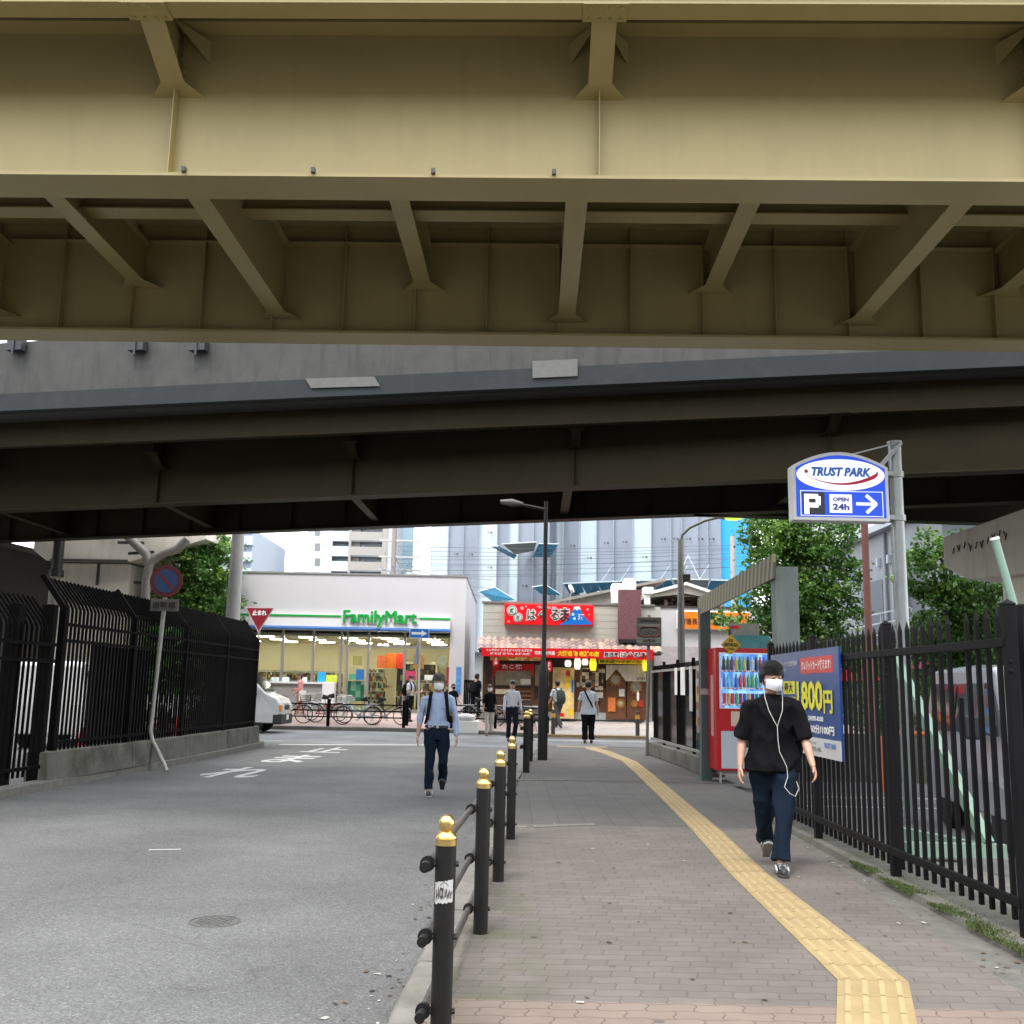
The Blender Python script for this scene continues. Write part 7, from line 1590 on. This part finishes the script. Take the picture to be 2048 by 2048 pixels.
        for q, (off, l) in enumerate(((.030, .072), (.010, .082), (-.010, .076), (-.029, .06))):
            r_ = .0092 if fine else .0105; p0 = w+(d2*.08+fw_*off)*s_; c1 = (d2+inn*(.25+.06*q)).normalized(); c2 = (d2+inn*(.9+.15*q)).normalized()
            p1 = p0+c1*l*.5*s_; p2 = p1+c2*l*.3*s_; p3 = p2+(c2+inn*.5).normalized()*l*.24*s_; seg(b, [p0, p1, p2, p3], [R_(r_, r_), R_(r_*.95, r_*.95), R_(r_*.88, r_*.88), R_(r_*.7, r_*.7)], 8)
        p0 = w+(d2*.02+fw_*.03)*s_; p1 = p0+(d2*.6+fw_*.7+inn*.2).normalized()*.035*s_; p2 = p1+(d2+fw_*.15+inn*.3).normalized()*.033*s_; p3 = p2+(d2+inn*.5).normalized()*.02*s_
        seg(b, [p0, p1, p2, p3], [R_(.013, .013), R_(.012, .012), R_(.0105, .0105), R_(.008, .008)], 8)
    for i in (0, 1):
        h, kn_, an, k = P['leg%d' % i]; seg(b, [h, h.lerp(kn_, .5), kn_, kn_.lerp(an, .35), an], [R_(.08, .085), R_(.065, .07), R_(.048, .052), R_(.05, .052), R_(.034, .036)], 12)
        seg(b, [an, an+Vv(0, -.02, -.04)], [R_(.034, .04), R_(.036, .05)], 10)
    body = bake(b, 'body', skin, t, .0065 if fine else vox*.75, 2)
    # eyes, brows, mouth
    if not (abs(head[0]) > 100):
        e_ = MB(); w_ = MB(); br = MB()
        for sd in (-1, 1):
            w_.ell(hp(sd*.031, -.083, .008), .012*s_, .010*s_, .0065*s_, 10, 6); e_.ell(hp(sd*.031, -.0915, .008), .005*s_, .003*s_, .005*s_, 8, 5)
            br.path([hp(sd*.015, -.097, .026), hp(sd*.03, -.096, .031), hp(sd*.046, -.088, .028)], .0035*s_, 6)
        w_.build('eye', m_eye, body, smooth=True); e_.build('iris', m_hair, body, smooth=True); br.build('eyebrow', hair, body, smooth=True)
        if not mask: mo = MB(); mo.path([hp(-.022, -.091, -.063), hp(0, -.098, -.061), hp(.022, -.091, -.063)], .005*s_, 6); mo.build('mouth', m_lip, body, smooth=True)
    # hair: shell over the skull
    hb_ = MB(); hr = [(-.05-hair_len*.5, .060, .02, .085), (-.03, .072, .0, .098), (.0, .080, -.015, .106), (.03, .084, -.045 if hair_len < .2 else -.03, .110), (.05, .085, -.098, .111), (.08, .079, -.096, .104), (.108, .060, -.072, .082), (.13, .028, -.03, .036)]
    vs = []; n = 22
    for z, w, yf, yb in hr:
        for k in range(n):
            a = 2*pi*k/n; cy = (yf+yb)/2; ry = (yb-yf)/2; f = 1+.05*noise.noise(Vector((cos(a)*3, sin(a)*3, z*22+H*9))); vs.append(hp(w*cos(a)*f, cy+ry*sin(a)*f, z+.006*noise.noise(Vector((a*4, z*9, H)))))
    hb_.add(vs, [(i*n+k, i*n+(k+1) % n, (i+1)*n+(k+1) % n, (i+1)*n+k) for i in range(len(hr)-1) for k in range(n)]+[tuple(range(n-1, -1, -1)), tuple((len(hr)-1)*n+k for k in range(n))])
    if fine:   # fringe and tufts
        rg = random.Random(2)
        for k in range(46):
            a = radians(rg.uniform(185, 355)); x0, y0 = .070*cos(a), .01+.085*sin(a); p = hp(x0*.8, y0*.85, .085); q = hp(x0*1.1, y0*1.12-.004, .05); e3 = hp(x0*1.14+rg.uniform(-.012, .012), y0*1.16, .032+rg.uniform(-.012, .014)); hb_.loft([p, q, e3], [.016, .014, .004], 6)
        for k in range(60):
            a = radians(rg.uniform(0, 360)); x0, y0 = .078*cos(a), .01+.1*sin(a)
            if sin(a) < -.5: continue
            hb_.loft([hp(x0*.85, y0*.9, .07+rg.uniform(0, .03)), hp(x0*1.08, y0*1.08, .02), hp(x0*1.04, y0*1.04, -.03+rg.uniform(-.02, .02))], [.018, .015, .004], 6)
        for k in range(0):
            a = radians(rg.uniform(0, 360)); q = rg.uniform(.2, .9); hb_.loft([hp(.05*cos(a)*q, .06*sin(a)*q, .11), hp(.075*cos(a)*q, .09*sin(a)*q, .128+rg.uniform(0, .012)), hp(.095*cos(a)*q, .11*sin(a)*q, .115)], [.02, .018, .006], 6)
    bake(hb_, 'hair', hair, body, .006 if fine else .012, 1)
    if fine:
        st_ = MB(); rg = random.Random(5)
        for k in range(900):
            a = radians(rg.uniform(0, 360)); u = rg.random(); z0 = .135-.05*u; f0 = .35+.6*u; dn = rg.uniform(.05, .10) if sin(a) < -.3 else rg.uniform(.07, .17)
            x0, y0 = .079*cos(a), .008+.106*sin(a); j = rg.uniform(-.25, .25); x2, y2 = .081*cos(a+j), .008+.108*sin(a+j)
            P_ = [hp(x0*f0, y0*f0, z0+.004), hp(x0*min(1.05, f0+.45), y0*min(1.05, f0+.45), z0-dn*.35), hp(x2*1.05, y2*1.05, max(z0-dn, .028 if sin(a) < -.3 else -.04)+rg.uniform(-.01, .008))]
            st_.loft(P_, [.0022, .0028, .0008], 4)
        st_.build('hair_strands', hair, body, fix=False)
    if mask:
        mk = MB(); vs = []; n = 14; zz = [(.0, .92), (-.025, 1.04), (-.06, 1.06), (-.095, .95)]; off = [.020, .034, .034, .012]
        for (z, q), o_ in zip(zz, off):
            for k in range(n+1):
                a = radians(205+130*k/n); w = .066-.10*max(0, -z-.05); f = abs((k/n)-.5)*2; vs.append(hp((w+.006)*cos(a)*1.06, -.002+(.088+o_*(1-f*f)+.006)*sin(a)*1.05, z*(1-.25*f)-.004*f))
        fs = [(i*(n+1)+k, i*(n+1)+k+1, (i+1)*(n+1)+k+1, (i+1)*(n+1)+k) for i in range(3) for k in range(n)]
        mk.add(vs, fs)
        for sd, k in ((-1, 0), (1, n)):
            if True: mk.path([vs[(n+1)+k], hp(sd*.078, -.01, -.005), hp(sd*.082, .01, .0)], .0015, 4)
        o = mk.build('face_mask', mask, t, smooth=True, fix=False)
    # clothes
    if bottom:
        b = MB(); pw = pant
        seg(b, [Tz(0, 0, z) for z in (.80, .86, .93, 1.0)], [R_(.135, .095), R_(.165, .116), R_(.160, .114), R_(.146*wide, .108)], 18)
        for i in (0, 1):
            h, kn_, an, k = P['leg%d' % i]; e = kn_.lerp(an, 1-max(0, (ankle-.04))*1.2)
            seg(b, [h+Vv(0, 0, .03), h.lerp(kn_, .5), kn_, kn_.lerp(e, .5), e], [R_(.098*pw, .108), R_(.088*pw, .095*pw), R_(.070*pw, .075*pw), R_(.066*pw, .072*pw), R_(.066*pw*1.02, .074*pw)], 16)
        bake(b, 'trousers', bottom, t, .009 if fine else vox*.9, 2, fold, H*10, 6)
    if top:
        b = MB(); tz = .97 if tuck else hem
        wd = wide*(.93 if female else 1)
        pr = ([(hem, .218, .158), (.90, .214, .150)] if not tuck else []) + [(.97, .168 if tuck else .202, .122 if tuck else .142), (1.06, .158 if tuck else .182, .116 if tuck else .124), (1.18, .160, .120), (1.30, .172, .124), (1.38, .168, .112), (1.425, .12, .09), (1.465, .066, .066)]
        seg(b, [Tz(0, 0, z) for z, _, _ in pr], [R_(x*wd, y) for _, x, y in pr], 20)
        for i, sd in ((0, -1), (1, 1)):
            s0, e1, w, d2 = P['arm%d' % i]
            ip = Tz(sd*.10, 0, 1.40)
            if sleeve == 'long': pts, rr = [ip, s0+Vv(0, 0, .0), s0.lerp(e1, .5), e1, e1.lerp(w, .5), w.lerp(e1, .05)], [R_(.046, .06), R_(.052, .062), R_(.055, .058), R_(.048, .050), R_(.046, .047), R_(.034, .037)]
            elif sleeve == 'half': pts, rr = [ip, s0, s0.lerp(e1, .5), s0.lerp(e1, 1.02)], [R_(.050, .062), R_(.062, .070), R_(.066, .074), R_(.070, .078)]
            else: pts, rr = [ip, s0, s0.lerp(e1, .4), s0.lerp(e1, .72)], [R_(.046, .06), R_(.056, .066), R_(.064, .07), R_(.070, .076)]
            seg(b, pts, rr, 14)
        sh = bake(b, 'shirt' if not collar else 'shirt', top, t, .009 if fine else vox*.9, 2, fold, H*5, 7)
        if collar:
            c_ = MB()
            for sd in (-1, 1): c_.add([Tz(sd*.005, -.085, 1.43), Tz(sd*.055, -.09, 1.405), Tz(sd*.075, -.04, 1.465), Tz(sd*.06, .03, 1.485), Tz(sd*.04, -.045, 1.475)], [(0, 1, 2, 4), (2, 3, 4)])
            c_.build('collar', top, sh, fix=False); c_ = MB(); 
            for z in (1.38, 1.30, 1.22, 1.14, 1.06): c_.ell(Tz(0, -.128 if z < 1.35 else -.118, z), .006, .003, .006, 8, 5)
            c_.build('button', m_mask, sh)
            pk = MB(); pk.box(.045*s_, .125*s_, 0, .004, 0, .10*s_); pk.build('pocket', top, sh, loc=Tz(0, -.130, 1.24), rot=(radians(-4), 0, 0))
    if belt:
        b = MB(); vs = []
        for z, g_ in ((.965, 1.0), (.965, 1.04), (1.0, 1.04), (1.0, 1.0)):
            for k in range(24): a = 2*pi*k/24; vs.append(Tz(.158*wide*g_*cos(a), .118*g_*sin(a), z))
        b.add(vs, [(i*24+k, i*24+(k+1) % 24, ((i+1) % 4)*24+(k+1) % 24, ((i+1) % 4)*24+k) for i in range(4) for k in range(24)]); b.build('belt', belt, t); MB().box(-.02, .02, -.132, -.12, 0, .035).build('buckle', m_alu, t, loc=Tz(0, 0, .965))
    # shoes
    sm = shoe or m_black
    for i in (0, 1):
        h, kn_, an, k = P['leg%d' % i]; pit = max(radians(-60), min(radians(12), k*.9 if k < 0 else k*.45)); RM = Matrix.Rotation(pit if k < 0 else -pit*.6, 3, 'X')
        fp = lambda x, y, z: an+RM @ Vv(x, y, z)
        b = MB(); seg(b, [fp(0, .065, -.045), fp(0, .045, -.035), fp(0, .0, -.025), fp(0, -.07, -.045), fp(0, -.13, -.055), fp(0, -.165, -.062)], [R_(.022, .025), R_(.036, .042), R_(.042, .05), R_(.044, .034), R_(.044, .024), R_(.025, .014)], 12)
        o = bake(b, 'shoe', sm, t, .007 if fine else .011, 2)
        if fine:
            b = MB(); P_ = [(x_, y_) for x_, y_ in ((.03, .075), (.036, 0), (.046, -.09), (.04, -.15), (.0, -.178), (-.04, -.15), (-.044, -.09), (-.034, 0), (-.03, .075))]
            b.prism(P_, lambda a, c_, d: fp(a, c_, d), -.088, -.066); b.build('sole', m_blk2 if i else m_alu, o, bevel=.006)
            b = MB()
            for q in range(5): b.beam(fp(-.03, -.02-q*.02, .022-q*.011), fp(.03, -.02-q*.02, .022-q*.011), .006, .006)
            b.beam(fp(.046, -.0, -.01), fp(.046, -.09, -.045), .012, .02); b.beam(fp(-.046, -.0, -.01), fp(-.046, -.09, -.045), .012, .02); b.build('laces', mm('shoe_silver', (.45, .46, .46), .4), o)
    if glasses:
        b = MB()
        for sd in (-1, 1): b.path([hp(sd*.031+.022*cos(k*pi/6), -.105, .005+.016*sin(k*pi/6)) for k in range(13)], .0018, 5); b.path([hp(sd*.053, -.103, .01), hp(sd*.076, -.04, .01), hp(sd*.08, .01, .005)], .0018, 5)
        b.path([hp(-.01, -.107, .01), hp(.01, -.107, .01)], .0018, 5); b.build('glasses', m_alu, t)
    t_info = dict(P=P, Tz=Tz, hp=hp, s=s_); return t, t_info
m_navy = cloth('navy_trousers', (.006, .012, .024)); m_btee = cloth('black_tshirt', (.0045, .0045, .006)); m_bshirt = cloth('light_blue_shirt', (.30, .38, .55)); m_wshirt = cloth('white_shirt', (.50, .52, .58)); m_dk = cloth('black_trousers', (.006, .006, .008))
m_beige = cloth('off_white_trousers', (.52, .48, .42)); m_greyt = cloth('grey_trousers', (.08, .075, .075)); m_suit = cloth('navy_suit', (.008, .011, .02)); m_kimono = cloth('pink_kimono', (.62, .30, .27)); m_tan = cloth('tan_shirt', (.42, .34, .2)); m_pack = cloth('backpack_black', (.006, .006, .007)); m_packg = cloth('backpack_green', (.05, .065, .055))
m_shoeg = mm('shoe_dark', (.03, .03, .032), .45)
# 1 near man
t, I = person('man in black T-shirt and navy trousers with a white earphone cord, nearest the viewer', (2.26, 8.95, 0), radians(-6), 1.74, cross=.075, legs=((-14, 26), (18, 6)), arms=((-6, 22, 12), (10, 22, 14)),
    top=m_btee, bottom=m_navy, shoe=m_shoeg, sleeve='half', mask=m_mask, fine=True, hem=.83, pant=1.12, ankle=.10, head=(16, 6), lean=5, wide=1.10, hair_len=.02, fold=.03)
Tz, hp = I['Tz'], I['hp']
m_cord = mm('cord_white', (.55, .54, .5), .5)
b = MB(); yf = -.165
b.path([hp(-.078, -.0, -.03), Tz(-.07, -.11, 1.43), Tz(-.045, -.145, 1.33), Tz(.0, yf, 1.235), Tz(.02, yf, 1.20)], .0025, 6)
b.path([hp(.078, .0, -.03), Tz(.075, -.10, 1.43), Tz(.065, -.145, 1.33), Tz(.03, yf, 1.235), Tz(.02, yf, 1.20)], .0025, 6)
b.path([Tz(.02, yf, 1.20), Tz(.02, yf-.02, 1.10), Tz(.03, yf-.03, 1.0), Tz(.085, yf-.045, .88), Tz(.09, yf-.05, .80), Tz(.06, yf-.06, .72), Tz(.10, yf-.06, .67), Tz(.15, yf-.03, .645), Tz(.19, -.13, .70), Tz(.175, -.08, .78)], .0028, 6)
b.build('earphone_cord', m_cord, t, smooth=True)
b = MB(); b.loft([Tz(.20, .08, 1.2), Tz(.21, .10, 1.05), Tz(.20, .10, .92)], [(.05, .05), (.07, .06), (.06, .05)], 12); b.build('waist_bag', m_pack, t, smooth=True)
def backpack(t, I, mat, front=True, w=.15, h=.42):
    Tz = I['Tz']; b = MB(); b.loft([Tz(0, .19, 1.40), Tz(0, .20, 1.36), Tz(0, .225, 1.22), Tz(0, .235, 1.05), Tz(0, .20, 1.40-h)], [(w*.5, .05), (w*.95, .08), (w*1.05, .10), (w*1.1, .11), (w*.9, .08)], 16); b.build('backpack', mat, t, smooth=True)
    for sd in (-1, 1):
        b = MB(); P_ = [Tz(sd*.09, .16, 1.36), Tz(sd*.105, .05, 1.475), Tz(sd*.11, -.06, 1.445), Tz(sd*.118, -.125, 1.36), Tz(sd*.135, -.145, 1.22), Tz(sd*.150, -.12, 1.10), Tz(sd*.17, .02, 1.02), Tz(sd*.12, .15, 1.0)]
        for p, q in zip(P_, P_[1:]): b.beam(p, q, .05, .014, (0, -.6, 1))
        b.build('strap', mat, t)
# 2 blue shirt man
t, I = person('man in a light blue shirt with black backpack straps walking in the road', (-1.02, 15.2, -.1), radians(4), 1.74, legs=((-2, 2), (-4, 38)), arms=((-2, 10, 12), (2, 8, 12)),
    top=m_bshirt, bottom=m_navy, sleeve='long', mask=m_mask, hair=m_hairg, tuck=True, belt=m_black, vox=.010, fine=True, collar=True, glasses=True, pant=.98, wide=1.1, fold=.028)
backpack(t, I, m_pack, h=.36)
# 3 t-shirt man seen from behind
t, I = person('man seen from behind, white T-shirt crossed by a black strap, wide black trousers', (2.40, 31.2, -.1), radians(180), 1.83, legs=((4, 6), (-3, 4)), arms=((2, 22, 12), (2, 18, 12)), top=m_wshirt, bottom=m_dk, sleeve='short', pant=1.25, hem=.80, wide=1.1)
Tz = I['Tz']; b = MB(); P_ = [Tz(.11, .02, 1.475), Tz(.09, .12, 1.40), Tz(.0, .145, 1.22), Tz(-.11, .13, 1.02), Tz(-.165, .06, .95)]
for p, q in zip(P_, P_[1:]): b.beam(p, q, .045, .012, (0, .8, .6))
b.build('strap', m_pack, t)
# 4 woman black top
t, I = person('woman with a white mask in a black top and off-white trousers', (-.62, 34.8, -.1), radians(12), 1.68, legs=((8, 6), (-6, 10)), arms=((4, 12, 10), (-4, 12, 10)), top=m_btee, bottom=m_beige, sleeve='half', mask=m_mask, female=True, hair_len=.02, shoe=mm('heels', (.12, .09, .08), .4))
# 5 white shirt man
t, I = person('man in a white shirt and dark trousers looking down with one knee bent', (.12, 31.4, -.1), radians(14), 1.80, legs=((2, 4), (16, 42)), arms=((6, 16, 12), (2, 14, 12)), top=m_wshirt, bottom=m_suit, sleeve='long', tuck=True, collar=True, head=(0, 22), belt=m_black)
# 6 backpack man
t, I = person('man with a dark green backpack striding left past the yellow poster', (1.75, 36.6, .10), radians(208), 1.72, legs=((24, 8), (-22, 12)), arms=((-14, 40, 8), (14, 30, 8)), top=m_wshirt, bottom=m_greyt, sleeve='short', tuck=True, lean=5)
backpack(t, I, m_packg, w=.16, h=.46)
# 7 kimono woman
t, I = person('woman in a pale pink kimono-like outfit walking left by the store window', (-8.15, 40.7, .31), radians(-90), 1.58, legs=((10, 8), (-10, 8)), arms=((14, 60, 6), (0, 40, 6)), top=m_kimono, bottom=m_kimono, sleeve='long', female=True, pant=1.2, hem=.76, hair_len=.06, hair=mm('hair_brown', (.04, .022, .015), .5), shoe=mm('sandal', (.5, .3, .22), .6))
Tz = I['Tz']; MB().box(-.02, .02, -.1, .16, 0, .38).build('handbag', m_lw, t, loc=Tz(.22, .12, .60))
# 8 phone man
t, I = person('man in a white shirt with black backpack looking at his phone by the store', (D(820, 1400, 39).x, 39.0, .18), radians(62), 1.70, legs=((6, 6), (-8, 4)), arms=((10, 80, 6), (12, 84, 6)), top=m_wshirt, bottom=m_dk, sleeve='short', mask=m_mask, head=(0, 22), tuck=True, pant=1.1)
backpack(t, I, m_pack)
# 9 inside the store
t, I = person('shopper with a black backpack inside the store near the drinks cabinet', (D(763, 1400, 44.4).x, 44.4, .43), radians(120), 1.70, legs=((2, 4), (-2, 4)), arms=((10, 70, 6), (8, 70, 6)), top=m_tan, bottom=m_dk, sleeve='long')
backpack(t, I, m_pack)
# 10 masked woman
t, I = person('woman in black top and mask, half hidden behind the man in light blue', (D(906, 1400, 38.8).x, 38.8, .1), radians(30), 1.50, legs=((4, 20), (0, 10)), arms=((10, 50, 10), (10, 40, 10)), top=m_btee, bottom=m_dk, sleeve='short', mask=m_pack, female=True)
# 11 suit man
t, I = person('man in a dark navy suit with a backpack walking away beside the dark gate', (D(951, 1400, 40.2).x, 40.2, .27), radians(150), 1.74, legs=((10, 8), (-10, 10)), arms=((18, 40, 8), (10, 30, 8)), top=m_suit, bottom=m_suit, sleeve='long', lean=6)
backpack(t, I, m_pack, w=.17)
